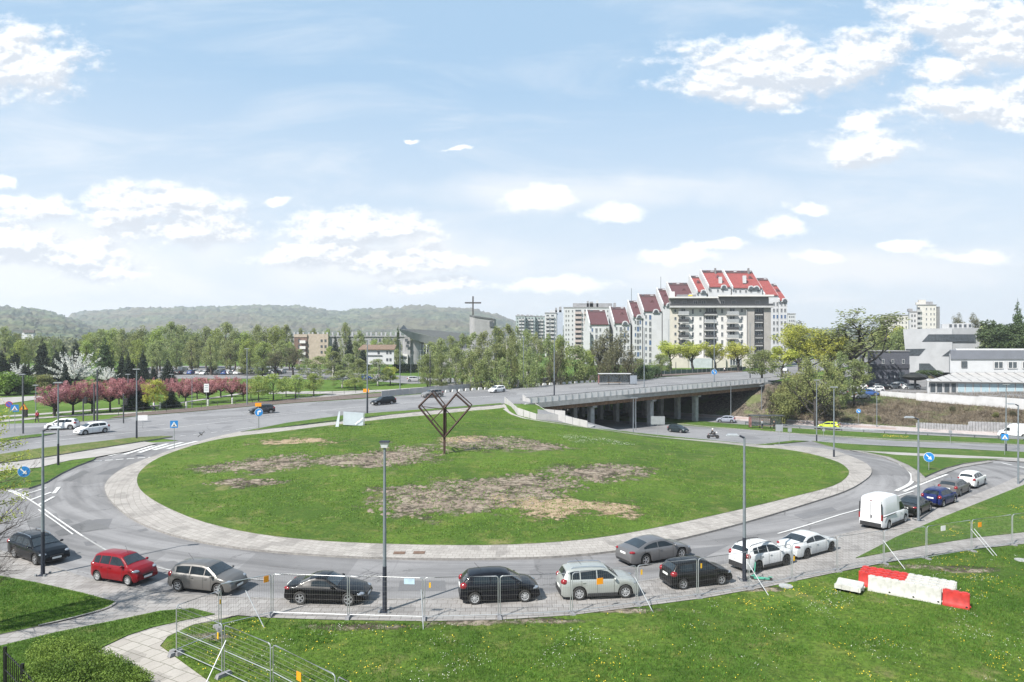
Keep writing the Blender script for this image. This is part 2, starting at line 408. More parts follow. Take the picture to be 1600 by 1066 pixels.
def grass_mat(name, g1, g2, g3, soil=True, scale=1., cellular=True):
    m, t, b = new_mat(name)
    pos = t.add('ShaderNodeNewGeometry').outputs['Position']
    big = t.noise(pos, .09*scale, 4, .6); mid = t.noise(pos, .7*scale, 6, .65, .4); fine = t.noise(pos, 6*scale, 5, .7); vf = t.noise(pos, 28*scale, 3, .7)
    c = t.mix(t.ramp(big, .38, .62), g1, g2)
    c = t.mix(t.ramp(mid, .45, .72, True, 0, .85), c, g3)
    c = t.mix(t.ramp(fine, .38, .66, True, 0, .75), c, [x*.38 for x in g1]); c = t.mix(t.ramp(t.noise(pos, 1.9, 5, .7), .5, .66, True, 0, .6), c, [x*.55 for x in g1])
    c = t.mix(t.ramp(vf, .5, .75, True, 0, .4), c, [min(1, x*1.7) for x in g2])
    dry = t.math('MULTIPLY', t.ramp(t.noise(pos, .35, 6, .7), .56, .72), .5)
    c = t.mix(dry, c, (.19, .16, .085))
    hgt = t.math('ADD', fine, t.math('MULTIPLY', vf, .6))
    if soil:
        wob = t.noise(pos, .55, 6, .68, 0, True); wob2 = t.noise(pos, 3.2, 4, .65, 0, True)
        off = t.vmath('ADD', t.vmath('MULTIPLY', t.vmath('SUBTRACT', wob, (.5, .5, .5)), (9, 6.5, 0)), t.vmath('MULTIPLY', t.vmath('SUBTRACT', wob2, (.5, .5, .5)), (2.2, 1.8, 0)))
        pp = t.vmath('MULTIPLY', t.vmath('ADD', pos, off), (1, 1, 0))
        pn = t.vmath('MULTIPLY', t.vmath('ADD', pos, t.vmath('MULTIPLY', off, (.12, .12, 0))), (1, 1, 0))
        A = [None, None]
        for (px, py, rx, ry, k) in SOIL:
            p = G(px, py); near = py > 880
            mp = t.add('ShaderNodeMapping', vector_type='TEXTURE'); t.l.new(pn if near else pp, mp.inputs[0])
            mp.inputs['Location'].default_value = (p.x, p.y, 0); mp.inputs['Scale'].default_value = (rx, ry*(1.6 if not near else 1.2), 1)
            e = t.math('SUBTRACT', 1., t.vmath('LENGTH', mp.outputs[0]))
            A[k] = e if A[k] is None else t.math('MAXIMUM', A[k], e)
        sn = t.noise(t.vmath('MULTIPLY', pos, (.75, 1., 1)), 1.5, 8, .74, .3); clod = t.noise(pos, .55, 7, .72, .5)
        brk = t.math('ADD', t.math('MULTIPLY', t.math('SUBTRACT', sn, .5), 1.3), t.math('MULTIPLY', t.math('SUBTRACT', t.noise(pos, .28, 5, .6), .5), 2.6))
        m0 = t.ramp(t.math('ADD', A[0], brk), -.16, .5); m1 = t.ramp(t.math('ADD', A[1], brk), .02, .28)
        sc = t.mix(t.ramp(sn, .42, .58), (.085, .065, .05), (.265, .222, .18)); sc = t.mix(t.ramp(clod, .49, .58, True, 0, .85), sc, (.04, .03, .025))
        sc = t.mix(t.ramp(clod, .3, .45, True, .6, 0), sc, (.26, .23, .16))
        st = t.mix(t.ramp(sn, .35, .65), (.18, .13, .08), (.34, .265, .18))
        c = t.mix(t.math('MULTIPLY', m0, .93), c, sc); c = t.mix(m1, c, st)
        hgt = t.math('ADD', hgt, t.math('MULTIPLY', t.math('MULTIPLY', t.math('MAXIMUM', m0, m1), t.math('ADD', sn, clod)), 4.))
    t.l.new(c, b.inputs['Base Color']); b.inputs['Roughness'].default_value = .9; b.inputs['Specular IOR Level'].default_value = .15
    bp = t.add('ShaderNodeBump', ins={'Strength': .8, 'Distance': .06, 'Height': hgt}); t.l.new(bp.outputs[0], b.inputs['Normal'])
    return m
GRASS = grass_mat('grass', (.046, .090, .012), (.082, .140, .018), (.13, .15, .034))
GRASS2 = grass_mat('verge_grass', (.046, .098, .014), (.078, .140, .022), (.12, .14, .038), soil=False)
# bank with dry undergrowth on the right, park grass elsewhere: ground sheet
def ground_mat():
    m, t, b = new_mat('ground')
    pos = t.add('ShaderNodeNewGeometry').outputs['Position']; nor = t.add('ShaderNodeNewGeometry').outputs['Normal']
    big = t.noise(pos, .05, 4, .6); mid = t.noise(pos, .5, 6, .65, .4); fine = t.noise(pos, 5, 5, .7)
    c = t.mix(t.ramp(big, .38, .62), (.048, .098, .016), (.082, .142, .025)); c = t.mix(t.ramp(mid, .45, .75, True, 0, .7), c, (.16, .19, .06))
    c = t.mix(t.ramp(fine, .35, .7, True, 0, .5), c, (.04, .07, .015))
    sz = t.add('ShaderNodeSeparateXYZ', ins={0: nor}).outputs[2]; spx = t.add('ShaderNodeSeparateXYZ', ins={0: pos})
    steep = t.ramp(t.math('ADD', sz, t.math('MULTIPLY', t.math('SUBTRACT', mid, .5), .03)), .9985, .988)
    right = t.ramp(spx.outputs[0], 34., 46.); back = t.ramp(t.math('SUBTRACT', spx.outputs[1], t.math('MULTIPLY', spx.outputs[0], -.1)), 131., 137.)
    under = t.ramp(spx.outputs[2], -1.8, -2.6)
    br = t.mix(t.ramp(t.noise(t.vmath('MULTIPLY', pos, (1, 1, .5)), 1.3, 8, .8, 1.5), .40, .60), (.03, .026, .02), (.15, .125, .10))
    br = t.mix(t.ramp(t.noise(pos, .16, 4, .6), .5, .62, True, 0, .7), br, (.10, .125, .045))
    msk = t.math('MULTIPLY', t.math('MULTIPLY', steep, right), back)
    c = t.mix(msk, c, br); 
    t.l.new(c, b.inputs['Base Color']); b.inputs['Roughness'].default_value = .95; b.inputs['Specular IOR Level'].default_value = .1
    bp = t.add('ShaderNodeBump', ins={'Strength': .7, 'Distance': .15, 'Height': t.math('ADD', fine, mid)}); t.l.new(bp.outputs[0], b.inputs['Normal'])
    return m
GROUND = ground_mat()
def asphalt(name, a, b2, grain=1., ring=False):
    m, t, b = new_mat(name)
    pos = t.add('ShaderNodeNewGeometry').outputs['Position']
    big = t.noise(pos, .12, 5, .6, .5); mid = t.noise(pos, 1.1, 6, .65); fine = t.noise(pos, 22, 4, .8)
    c = t.mix(t.ramp(big, .35, .65), a, b2)
    c = t.mix(t.ramp(mid, .45, .75, True, 0, .45), c, [x*.72 for x in a])
    c = t.mix(t.ramp(fine, .3, .7, True, 0, .5), c, [min(1, x*1.35) for x in b2])
    if ring:   # tyre-darkened lanes and oil following the oval of the roundabout
        d = t.add('ShaderNodeSeparateXYZ', ins={0: t.vmath('MULTIPLY', t.vmath('SUBTRACT', pos, (-1, 78, 0)), (1/46., 1/38., 0))})
        an = t.math('ARCTAN2', d.outputs[1], d.outputs[0]); rr = t.math('SQRT', t.math('ADD', t.math('MULTIPLY', d.outputs[0], d.outputs[0]), t.math('MULTIPLY', d.outputs[1], d.outputs[1])))
        st_ = t.noise(t.add('ShaderNodeCombineXYZ', ins={0: t.math('MULTIPLY', an, 3.), 1: t.math('MULTIPLY', rr, 42.), 2: 0.}).outputs[0], 1., 5, .6, .3)
        c = t.mix(t.ramp(st_, .42, .68, True, 0, .6), c, [x*.62 for x in a]); c = t.mix(t.ramp(st_, .46, .3, True, 0, .5), c, [min(1, x*1.22) for x in b2])
        c = t.mix(t.ramp(t.noise(pos, .9, 6, .75), .6, .72, True, 0, .5), c, [x*.5 for x in a])
    # cracks and old seams
    vo = t.add('ShaderNodeTexVoronoi', feature='DISTANCE_TO_EDGE'); t.l.new(t.vmath('ADD', pos, t.vmath('MULTIPLY', t.noise(pos, 1., 5, .7, 0, True), (1.6, 1.6, 0))), vo.inputs['Vector']); vo.inputs['Scale'].default_value = .17
    crk = t.math('MULTIPLY', t.ramp(vo.outputs[0], .012, .0), t.ramp(t.noise(pos, .2, 3, .5), .48, .6))
    c = t.mix(t.math('MULTIPLY', crk, .75), c, (.06, .06, .06))
    # rectangular resurfacing patches
    vq = t.add('ShaderNodeTexVoronoi', feature='F1', distance='CHEBYCHEV'); t.l.new(pos, vq.inputs['Vector']); vq.inputs['Scale'].default_value = .16
    sepc = t.add('ShaderNodeSeparateColor', ins={0: vq.outputs['Color']})
    c = t.mix(t.math('MULTIPLY', t.ramp(sepc.outputs[0], .72, .74), .35), c, [x*.6 for x in a])
    t.l.new(c, b.inputs['Base Color']); b.inputs['Roughness'].default_value = .88; b.inputs['Specular IOR Level'].default_value = .25
    bp = t.add('ShaderNodeBump', ins={'Strength': .35, 'Distance': .01, 'Height': fine}); t.l.new(bp.outputs[0], b.inputs['Normal'])
    return m
ASPH = asphalt('asphalt', (.165, .165, .172), (.215, .215, .22))
ASPH2 = asphalt('asphalt_old', (.17, .168, .172), (.225, .222, .224), ring=True)
ASPHD = asphalt('asphalt_patch', (.115, .115, .12), (.15, .15, .15))
def slabs(name, c1, c2, mortar, bw=.5, bh=.5, polar=None, rz=0, offs=.5):
    m, t, b = new_mat(name)
    pos = t.add('ShaderNodeNewGeometry').outputs['Position']
    if polar:
        cx, cy, R0 = polar; d = t.add('ShaderNodeSeparateXYZ', ins={0: t.vmath('SUBTRACT', pos, (cx, cy, 0))})
        ang = t.math('MULTIPLY', t.math('ARCTAN2', d.outputs[1], d.outputs[0]), R0)
        rad = t.math('SQRT', t.math('ADD', t.math('MULTIPLY', d.outputs[0], d.outputs[0]), t.math('MULTIPLY', d.outputs[1], d.outputs[1])))
        vec = t.add('ShaderNodeCombineXYZ', ins={0: ang, 1: rad, 2: 0.}).outputs[0]
    else:
        vr = t.add('ShaderNodeVectorRotate', ins={0: pos, 'Angle': rz}); vec = vr.outputs[0]
    vec = t.vmath('ADD', vec, t.vmath('MULTIPLY', t.vmath('SUBTRACT', t.noise(pos, .8, 3, .5, 0, True), (.5, .5, .5)), (.16, .16, 0)))
    bt = t.add('ShaderNodeTexBrick', offset=offs); t.l.new(vec, bt.inputs['Vector'])
    for k, v in (('Color1', (*c1, 1)), ('Color2', (*c2, 1)), ('Mortar', (*mortar, 1)), ('Scale', 1.), ('Brick Width', bw), ('Row Height', bh), ('Mortar Size', .018), ('Mortar Smooth', .3), ('Bias', 0.)): bt.inputs[k].default_value = v
    c = t.mix(t.ramp(t.noise(pos, .45, 6, .68), .48, .75, True, 0, .55), bt.outputs[0], [x*.6 for x in c1])
    c = t.mix(t.ramp(t.noise(pos, 7, 5, .75), .4, .7, True, 0, .3), c, [x*.62 for x in c2])
    vq = t.add('ShaderNodeTexVoronoi', feature='F1', distance='CHEBYCHEV'); t.l.new(vec, vq.inputs['Vector']); vq.inputs['Scale'].default_value = .9
    c = t.mix(t.math('MULTIPLY', t.ramp(t.add('ShaderNodeSeparateColor', ins={0: vq.outputs['Color']}).outputs[1], .86, .88), .35), c, [x*.45 for x in c1])
    t.l.new(c, b.inputs['Base Color']); b.inputs['Roughness'].default_value = .88; b.inputs['Specular IOR Level'].default_value = .2
    bp = t.add('ShaderNodeBump', ins={'Strength': .4, 'Distance': .02, 'Height': bt.outputs['Fac']}); bp.invert = True; t.l.new(bp.outputs[0], b.inputs['Normal'])
    return m
SLAB = slabs('slab_pavement', (.27, .257, .248), (.32, .308, .297), (.17, .155, .14), .5, .5)
RING = slabs('ring_slabs', (.31, .29, .27), (.38, .36, .335), (.21, .19, .17), .5, .45, polar=(0, 75, 40))
FOOT = slabs('footpath', (.33, .315, .30), (.38, .365, .35), (.24, .22, .2), 2., 1.5)
BIGSL = slabs('old_slabs', (.34, .315, .285), (.41, .385, .35), (.15, .145, .11), .7, .7, rz=.5)
KERB = pm('kerb_concrete', (.23, .22, .21), .9, 0, .25, 4, .3)
LINE = pm('road_paint', (.56, .56, .55), .75, 0, .18, 6, .1)
LINEOLD = pm('worn_paint', (.34, .34, .335), .8, 0, .3, 5, .1)
REDP = slabs('red_pavers', (.40, .30, .28), (.45, .35, .32), (.3, .24, .22), .2, .1)
# ---------------------------------------------------------------- the ground sheet
V = np.stack([GX.ravel(), GY.ravel(), ZT.ravel()], 1); nx, ny = len(XS), len(YS)
jj, ii = np.meshgrid(np.arange(ny-1), np.arange(nx-1), indexing='ij'); q = (jj*nx+ii).ravel()
tri = np.concatenate([np.stack([q, q+1, q+nx+1], 1), np.stack([q, q+nx+1, q+nx], 1)])
gme = np_mesh('ground', V, tri, GROUND); gme.shade_smooth()
ground = link('ground', gme); ground['kind'] = 'structure'
# ---------------------------------------------------------------- roads, pavements, lawns (outlines in photo pixels, laid on the terrain)
# main (upper) road, a wide asphalt sheet on the upper surface, also across the bridge
road_far = [(-160,682),(0,663),(120,660),(180,654),(300,644),(400,635),(480,629),(560,624),(640,617.5),(700,613),(760,609),(860,602),(960,595),(1060,588),(1130,583),(1190,579),(1230,573),(1290,566)]
road_near = [(1330,571),(1290,575),(1240,586),(1190,599.3),(1100,607),(1010,614.8),(930,621.5),(827,631.6),(785,631),(700,638),(640,643),(540,650),(450,664),(375,680),(330,690),(290,690),(252,686),(150,695),(60,704),(0,713),(-160,736)]
drape('main_road', road_far+road_near, .035, ASPH, ZU, sub=5)
# roundabout asphalt incl. both arms
rb = [(-160,745),(-60,742),(60,700),(150,697),(270,690),(400,672),(470,672),(560,700),(800,720),(1100,715),(1195,690),(1240,676.5),(1262,683),(1300,692),(1360,700),(1480,720),(1600,718),(1760,720),(1760,735),(1640,722),
      (1600,742),(1560,760),(1500,783),(1420,812),(1340,832),(1260,851),(1180,872),(1100,892),(1000,911),(880,928),(760,936),(600,938),(430,937),(260,928),(140,906),(60,878),(-40,850),(-160,830)]
drape('roundabout_road', rb, .018, ASPH2, sub=4)
# lower road (two carriageways and the verge between them)
drape('lower_road', [(840,640),(930,655),(1000,660),(1040,663),(1110,668.5),(1180,673),(1250,679),(1400,689),(1600,696),(1800,704),(1800,716),(1600,707),(1500,702),(1400,698),(1265,691),(1240,690),(1200,697),(1180,696),(1100,688),(1000,678),(905,668),(840,660)], .05, ASPH, sub=5)
drape('lower_road_far', [(860,634),(960,642),(1060,650),(1110,653.5),(1200,661),(1300,668),(1400,674),(1500,679),(1600,683.5),(1800,692),(1800,698),(1600,688.5),(1500,684),(1400,679.5),(1300,674.5),(1200,669),(1110,662),(1040,656),(960,650),(860,644)], .05, ASPH, sub=5)
drape('cycle_path', [(960,640),(1040,644),(1100,647.5),(1190,654),(1300,660),(1400,667),(1500,672.5),(1600,677),(1800,685),(1800,692),(1600,684),(1500,679.5),(1400,674.5),(1300,668.5),(1200,661.5),(1110,654),(1060,650.5),(960,643)], .10, slabs('cycle_path_pavers', (.40,.35,.34), (.46,.42,.41), (.3,.27,.25), .4, .4), sub=5)
drape('red_cycle_lane', [(1060,647),(1190,655),(1300,663),(1400,670),(1400,672),(1300,665.5),(1190,657.5),(1060,649)], .12, REDP, sub=4)
drape('median_verge', [(1025,652),(1060,656),(1110,660.5),(1200,667.5),(1300,673.8),(1400,679),(1600,688),(1800,696),(1800,703),(1600,695.5),(1400,687.5),(1250,678.5),(1180,673),(1110,667.5),(1040,661)], .13, GRASS2, kerb=.09, kmat=KERB, sub=4)
drape('ramp_verge', [(1268,690),(1300,693),(1400,699.5),(1500,703.5),(1600,707.5),(1760,714),(1760,721),(1600,717.5),(1480,712),(1400,708),(1350,706),(1320,704),(1290,697)], .12, GRASS2, kerb=.08, kmat=KERB, sub=4)
drape('ramp_footpath', [(1325,704),(1400,708),(1500,712.5),(1600,717.5),(1760,721),(1760,727),(1600,723),(1500,717),(1400,712),(1340,707)], .10, FOOT, sub=4)
# main near pavement
pav_top = [(-160,838),(-40,852),(60,880),(140,907),(260,929),(430,937.5),(600,938.5),(760,936),(880,928),(1000,911),(1100,892),(1180,872),(1260,851),(1340,831),(1420,811),(1500,783),(1560,759),(1600,741),(1660,722)]
drape('pavement', pav_top+[(1760,740),(1760,815),(1600,851),(1520,859),(1450,869),(1380,881),(1300,897),(1200,918),(1100,936),(1000,949),(890,963),(780,970),(660,972),(520,970),(430,967),(370,963),(290,985),(245,1012),(330,1080),(330,1150),(130,1150),(60,1060),(-160,1080)], .05, SLAB, sub=3)
KB = ribbon('kerb', [(-40,851),(60,879),(140,906.5),(260,928.5),(430,937),(600,938),(760,935.5),(880,927.5),(1000,910.5),(1100,891.5),(1180,871.5),(1260,850.5),(1340,830.5)], .16, .062, KERB)
drape('lawn', [(1760,817),(1600,852.5),(1520,861),(1450,871),(1380,883.5),(1300,899),(1200,920),(1100,938),(1000,951),(890,965),(780,972),(660,974),(520,972),(430,969),(375,966),(300,980),(262,998),(252,1012),(290,1040),(345,1080),(345,1180),(1760,1180)], .09, GRASS, kerb=.04, kmat=GRASS, sub=3)
drape('pavement_verge', [(1337,874),(1370,857),(1400,841),(1470,811),(1540,783),(1600,759),(1660,736),(1800,700),(1800,790),(1600,833),(1520,842),(1450,853),(1400,862)], .09, GRASS2, kerb=.04, kmat=GRASS2, sub=3)
drape('corner_lawn', [(-160,880),(0,902),(60,913),(130,929),(181,943),(165,953),(120,967),(60,981),(0,994),(-160,1020)], .09, GRASS, kerb=.04, kmat=KERB, sub=3)
ribbon('kerb', [(60,981),(120,967),(165,954),(182,944)], .12, .12, KERB)
drape('path_verge', [(-160,1045),(0,1012),(90,990),(180,972),(250,957),(300,953),(336,962),(290,971),(240,982),(200,995),(160,1014),(130,1040),(60,1100),(-160,1100)], .09, GRASS2, kerb=.04, kmat=GRASS2, sub=3)
drape('slab_path', [(158,1016),(200,997),(240,985),(290,974),(338,964),(368,964),(300,979),(262,997),(250,1012),(288,1040),(343,1080),(343,1150),(280,1150),(225,1075),(195,1040)], .075, BIGSL, sub=3)
# roundabout island: slab ring with kerb, grass on it
ring = [(375,676),(330,686),(285,700),(248,712),(215,724),(187,737),(168,753),(164,768),(178,790),(212,816),(268,838),(340,854),(430,865),(540,872.5),(640,875.5),(750,876),(860,873),(960,864),(1060,845.5),(1160,820),(1250,793),(1320,770),(1352,752),(1362,740),(1356,728),(1330,715),(1295,704),(1250,699),(1190,697)]
ringp = [tuple(v) for v in crm([(a, b, 0) for a, b in ring], 3, False)]
ringp = [(v[0], v[1]) for v in ringp]
back = [(1120,690.5),(1060,686),(1000,681),(930,671),(880,663),(806,655),(793,640),(788,633),(700,639.5),(640,645),(560,657),(460,668)]
drape('island_pavement', ringp+back, .15, RING, kerb=.13, kmat=KERB, sub=1)
gr = [(1195,702.5),(1215,703),(1260,710),(1300,721),(1320,731),(1326,744),(1302,762),(1232,781),(1150,801),(1060,821),(960,840.5),(870,851),(760,856),(620,854.5),(500,849),(400,838),(320,820),(262,797),(226,775),(214,756),(221,737),(250,717),(300,699),(340,689),(376,683)]
grp = [(v[0], v[1]) for v in crm([(a, b, 0) for a, b in gr], 3, False)]
drape('island_lawn', grp+[(430,677.5),(500,668.5),(600,657),(690,648),(787,638.5),(800,650),(830,656.5),(880,663),(930,672),(1000,682),(1060,688),(1130,695)], .18, GRASS, kerb=.05, kmat=KERB, sub=2)
ribbon('worn_track', [(788,641),(800,649),(822,656),(860,662),(930,672),(1010,682),(1060,688),(1110,692),(1190,698.5)], .55, .2, FOOT, smooth=5)
# strip between the main road and the island path, with its footpath
drape('road_verge', [(376,677),(450,662.5),(540,650.5),(640,643),(700,638.6),(782,631.8),(786,633.5),(700,641),(640,646.5),(560,655),(500,661.5),(430,671)], .2, GRASS2, ZU, kerb=.1, kmat=KERB, sub=3)
drape('embankment', [(1120,691),(1190,697),(1265,690),(1240,689),(1200,694),(1180,695.4),(1100,687.5),(1000,677.5),(905,667.5),(880,662),(930,671),(1000,681),(1060,686)], .10, GRASS2, sub=3)
# left arm: traffic islands and verges
drape('traffic_island', [(-120,742),(0,739),(60,733.5),(110,722),(150,716.5),(145,720.5),(120,730),(95,742),(72,756),(45,765),(0,767),(-120,770)], .15, GRASS2, kerb=.13, kmat=KERB, sub=4)
drape('road_island', [(-120,722),(0,712),(60,703),(150,692.5),(210,685.5),(252,683.3),(270,684),(225,691),(150,703),(60,718),(0,726),(-120,740)], .17, grass_mat('dry_verge', (.085,.12,.03), (.12,.15,.04), (.2,.17,.09), soil=False), kerb=.12, kmat=KERB, sub=4)
drape('island_footpath', [(-120,741),(0,727),(60,719),(150,704),(225,692),(246,694),(200,707),(150,716),(110,721),(60,732.5),(0,738),(-120,745)], .13, FOOT, sub=4)
drape('road_island', [(-120,702),(-40,694),(20,684.5),(60,680),(88,678.5),(60,684),(0,691),(-120,712)], .15, GRASS2, kerb=.12, kmat=KERB, sub=4)
# right arm: triangular island
drape('traffic_island', [(1345,706.5),(1400,712.5),(1500,717.5),(1568,719),(1540,721.5),(1505,726),(1478,733),(1456,742),(1445,747.5),(1436,739),(1420,729),(1390,716)], .15, GRASS2, kerb=.13, kmat=KERB, sub=4)
drape('island_apron', [(1330,704.5),(1345,706),(1390,715.5),(1420,728.5),(1436,739),(1446,748.5),(1470,738),(1505,727),(1545,721.5),(1552,723),(1500,732),(1470,744),(1438,757),(1425,752),(1424,741),(1405,726),(1380,716)], .11, SLAB, kerb=.08, kmat=KERB, sub=3)
# ---------------- markings
def line(pts, w=.13, dash=None, Z=None, off=.052, mat=None, name='road_marking'): return ribbon(name, pts, w, off, mat or LINE, Z, True, dash)
line([(1215,835),(1260,822),(1310,806),(1345,796),(1400,777),(1428,768)], .14)
line([(1405,725),(1422,738),(1426,749),(1420,758),(1400,768)], .35); line([(1412,769),(1440,757),(1480,742)], .3)
line([(1565,724),(1590,729.5),(1640,740)], .3, (2.5, 1.5)); line([(1222,697),(1270,704),(1310,713)], .3, None, mat=LINEOLD)
line([(10,765),(30,772),(62,792),(90,812),(128,838)], .12); line([(60,797),(88,817),(114,836)], .1); line([(-60,757),(10,767),(40,781)], .16)
line([(92,762),(84,772)], .3)
for a, b in (((20,770),(60,757)), ((34,775),(72,763)), ((48,782),(80,770)), ((60,790),(84,777))): line([a, b], .24)
for k in range(6):   # give-way dashes and zebra on the exit
    x = 147+k*17; line([(x, 721.5-k*1.2), (x+12, 720.5-k*1.2)], .3)
for x0, y0, x1, y1 in ((170,713,222,700),(193,711,240,697),(217,708,262,694),(240,704,285,692),(262,702,308,690)): line([(x0,y0),(x1,y1)], .55)
for k in range(7): line([(1195+k*13,693.2+k*1.5),(1203+k*13,695.6+k*1.5)], .5, mat=LINEOLD)
line([(120,833),(180,868),(240,886),(300,898),(420,908)], .12, mat=LINEOLD)
line([(-60,712),(0,700),(80,690),(230,674),(330,662),(450,648),(600,633),(760,620),(900,609.5),(1040,598.5),(1180,588)], .14, None, ZU, .062)
line([(-60,700),(60,685),(120,679),(250,664.5),(400,650),(560,636.5),(700,625),(860,612.5),(1000,601.5),(1150,590)], .14, (4, 6), ZU, .062)
line([(282,682),(330,677),(400,668)], .18, (1, 1), ZU, .062)
line([(0,669),(120,664),(180,657.5),(300,647),(400,638),(560,627),(700,616),(860,605)], .14, None, ZU, .062)
for Yo in (0,): line([(960,660.5),(1060,668.5),(1150,676),(1250,683.5),(1400,691.5),(1600,699.5)], .14, (3, 4), off=.085)
line([(1000,677),(1100,686.8),(1180,694)], .14, off=.085); line([(1265,690.2),(1400,697.4),(1600,706.2)], .14, off=.085)
for p in ((600,890),(1350,815)): pass
# darker resurfacing patches seen on the near road
PT = [[(42,814),(88,802),(92,811),(60,826),(44,823)],[(70,816),(108,811),(115,817),(80,824)],[(85,832),(140,812),(172,826),(118,834),(92,838)],[(170,824),(176,811),(150,812),(118,822)],[(240,880),(262,890),(292,885),(272,877)],
      [(214,829),(228,826),(232,829),(218,832)],[(625,908),(695,908),(697,924),(622,924)],[(130,847),(150,846),(152,852),(134,854)],[(395,868),(560,880),(600,879),(560,900),(420,885)],[(1025,872),(1080,858),(1140,852),(1100,872)],[(1240,805),(1300,793),(1308,798),(1255,812)],[(880,905),(985,890),(990,897),(890,915)],[(260,742),(150,742),(170,734),(200,728)],[(98,752),(130,735),(140,738),(112,752)]]
for i, p in enumerate(PT): drape('asphalt_patch', p, .024+.002*(i % 3), ASPHD if i in (0, 1, 2, 13) else ASPH2 if i == 8 else asphalt('asphalt_repair', (.12,.12,.125), (.15,.15,.155)), sub=2)
# manhole grates in the ring
for px, py in ((624,868),(655,867.5)):
    p = G(px, py); o = MB().box((0, 0, 0), (.7, .5, .01)).build('manhole_cover', pm('rust_iron', (.16, .1, .07), .8, .2, .3, 8)); o.location = (p.x, p.y, p.z+.165); tag(o, 'rusty iron drain cover in the slab ring, '+('left' if px < 640 else 'right')+' of the two beside each other', 'drain cover')
# ---------------- tram track, park paths, far streets beyond the main road
drape('tram_bed', [(170,654),(300,643.5),(400,634.5),(480,628.5),(560,623),(640,616.5),(700,612),(760,608),(860,600.8),(960,593.5),(1060,587),(1160,581.5),(1160,577.5),(1060,583),(960,589),(860,596),(760,603),(640,611),(560,617),(480,622.5),(400,628.5),(300,638),(200,647)], .07, pm('ballast', (.125,.095,.08), .95, 0, .4, 6, .6), ZU, sub=3)
for dy in (0, 2.2): ribbon('tram_rail', [(190,651-dy),(300,641.5-dy),(400,632.5-dy),(560,621-dy),(760,606-dy),(960,592-dy),(1150,581-dy)], .12, .14, pm('rail_steel', (.3,.25,.22), .5, .6, .2, 2), ZU)
drape('park_path', [(-100,667),(0,660.5),(60,655),(120,650.5),(240,645.5),(330,638),(420,630),(520,619.5),(600,612),(700,604.5),(760,600.5),(760,598.5),(700,602.5),(600,609.5),(520,616.5),(420,627.5),(330,635.5),(240,643),(120,648.5),(60,652.5),(0,657),(-100,663)], .06, FOOT, ZU, sub=3)
drape('park_path', [(-100,630),(0,622),(60,619),(75,622),(0,633),(-100,645)], .06, FOOT, ZU, sub=3)
drape('park_path', [(-60,654),(0,653),(60,649),(160,641),(260,634),(340,622),(420,610),(420,608),(340,620),(260,632.5),(160,639),(60,646.5),(0,650),(-60,650)], .05, FOOT, ZU, sub=3)
drape('park_path', [(420,612),(520,612),(640,608),(700,600),(860,590),(980,584),(980,586.5),(860,593.5),(760,600),(640,611),(520,616),(420,616)], .06, FOOT, ZU, sub=3)
drape('park_street', [(160,592),(420,592),(560,594),(640,600),(720,598),(720,592),(640,588),(560,584),(420,582),(160,584)], .05, ASPH2, ZU, sub=2)
drape('car_park', [(200,584),(420,583),(500,583),(520,578),(430,572),(240,572)], .045, ASPH2, ZU, sub=2)
drape('forecourt', [(960,578),(1060,577),(1180,573.5),(1250,570),(1300,566),(1400,560),(1400,556),(1200,562),(1060,569),(960,572)], .06, ASPH2, ZU, sub=3)
drape('side_street', [(1185,601),(1250,586),(1330,572),(1420,566),(1420,560),(1330,564),(1250,570),(1200,578)], .08, ASPH2, ZU, sub=3)
drape('showroom_yard', [(1290,611),(1330,613),(1380,615.5),(1500,625),(1620,635),(1700,640),(1700,590),(1500,590),(1330,592),(1270,600)], .06, ASPH2, sub=3)
drape('showroom_yard_edge', [(1500,585),(1700,585),(1700,560),(1330,575),(1300,590)], .05, ASPH2, sub=2)
# ---------------------------------------------------------------- bridge
CONC = pm('concrete', (.36, .36, .35), .88, 0, .16, 1.2, .25, stain=.5); CONCD = pm('concrete_column', (.34, .35, .35), .88, 0, .2, 1.5, .25, stain=.5)
PANEL = pm('parapet_panel', (.72, .70, .69), .7, 0, .07, .8, .05); RUST = pm('rusty_steel', (.20, .12, .07), .8, .2, .35, 2, .3); DGREY = pm('dark_grey_metal', (.09, .095, .105), .5, .5, .12, 3)
GALV = pm('galvanised_steel', (.43, .45, .46), .42, .7, .12, 6); PANELB = pm('pale_panel', (.40, .395, .39), .7, 0, .08, .8, .05)
def bpt(t, s, z): p = N0+BD*t+BP*s; return (p.x, p.y, z)
def dz(t, s=0): p = N0+BD*t+BP*s; return zU(p.x, p.y)
bridge = thing('road_bridge', 'concrete road bridge on columns over the lower road', 'bridge')
mb = MB(); NS = 24
for k in range(NS):
    t0, t1 = -3+(BL+7)*k/NS, -3+(BL+7)*(k+1)/NS
    if k == 0: rows_t = []; rows_b = []
    for j, t in ((0, t0), (1, t1)):
        if j == 0 or k == NS-1:
            rows_t.append([bpt(t, s, dz(t, s)-.02) for s in (-.35, 8, 16, 24, BW)]); rows_b.append([bpt(t, s, dz(t, s)-(.75 if s < 1 else 1.25)) for s in (.4, 8, 16, 24, BW)])
mb.grid(rows_t); mb.grid(rows_b)
mb.build('deck', CONC, bridge)
def along(t0, t1, s0, s1, za, zb, n=20):
    m = MB(); r_ = []
    for k in range(n+1):
        t = t0+(t1-t0)*k/n; z = dz(t, 0)
        r_.append([bpt(t, s0, z+za), bpt(t, s0, z+zb), bpt(t, s1, z+zb), bpt(t, s1, z+za), bpt(t, s0, z+za)])
    m.grid(r_); m.poly(r_[0][:4]); m.poly(r_[-1][:4][::-1]); return m
along(-1, BL+3, -.42, -.05, -.78, .12).build('edge_beam', CONC, bridge)
along(0, BL, .15, .7, -1.5, -.76).build('girder', RUST, bridge)
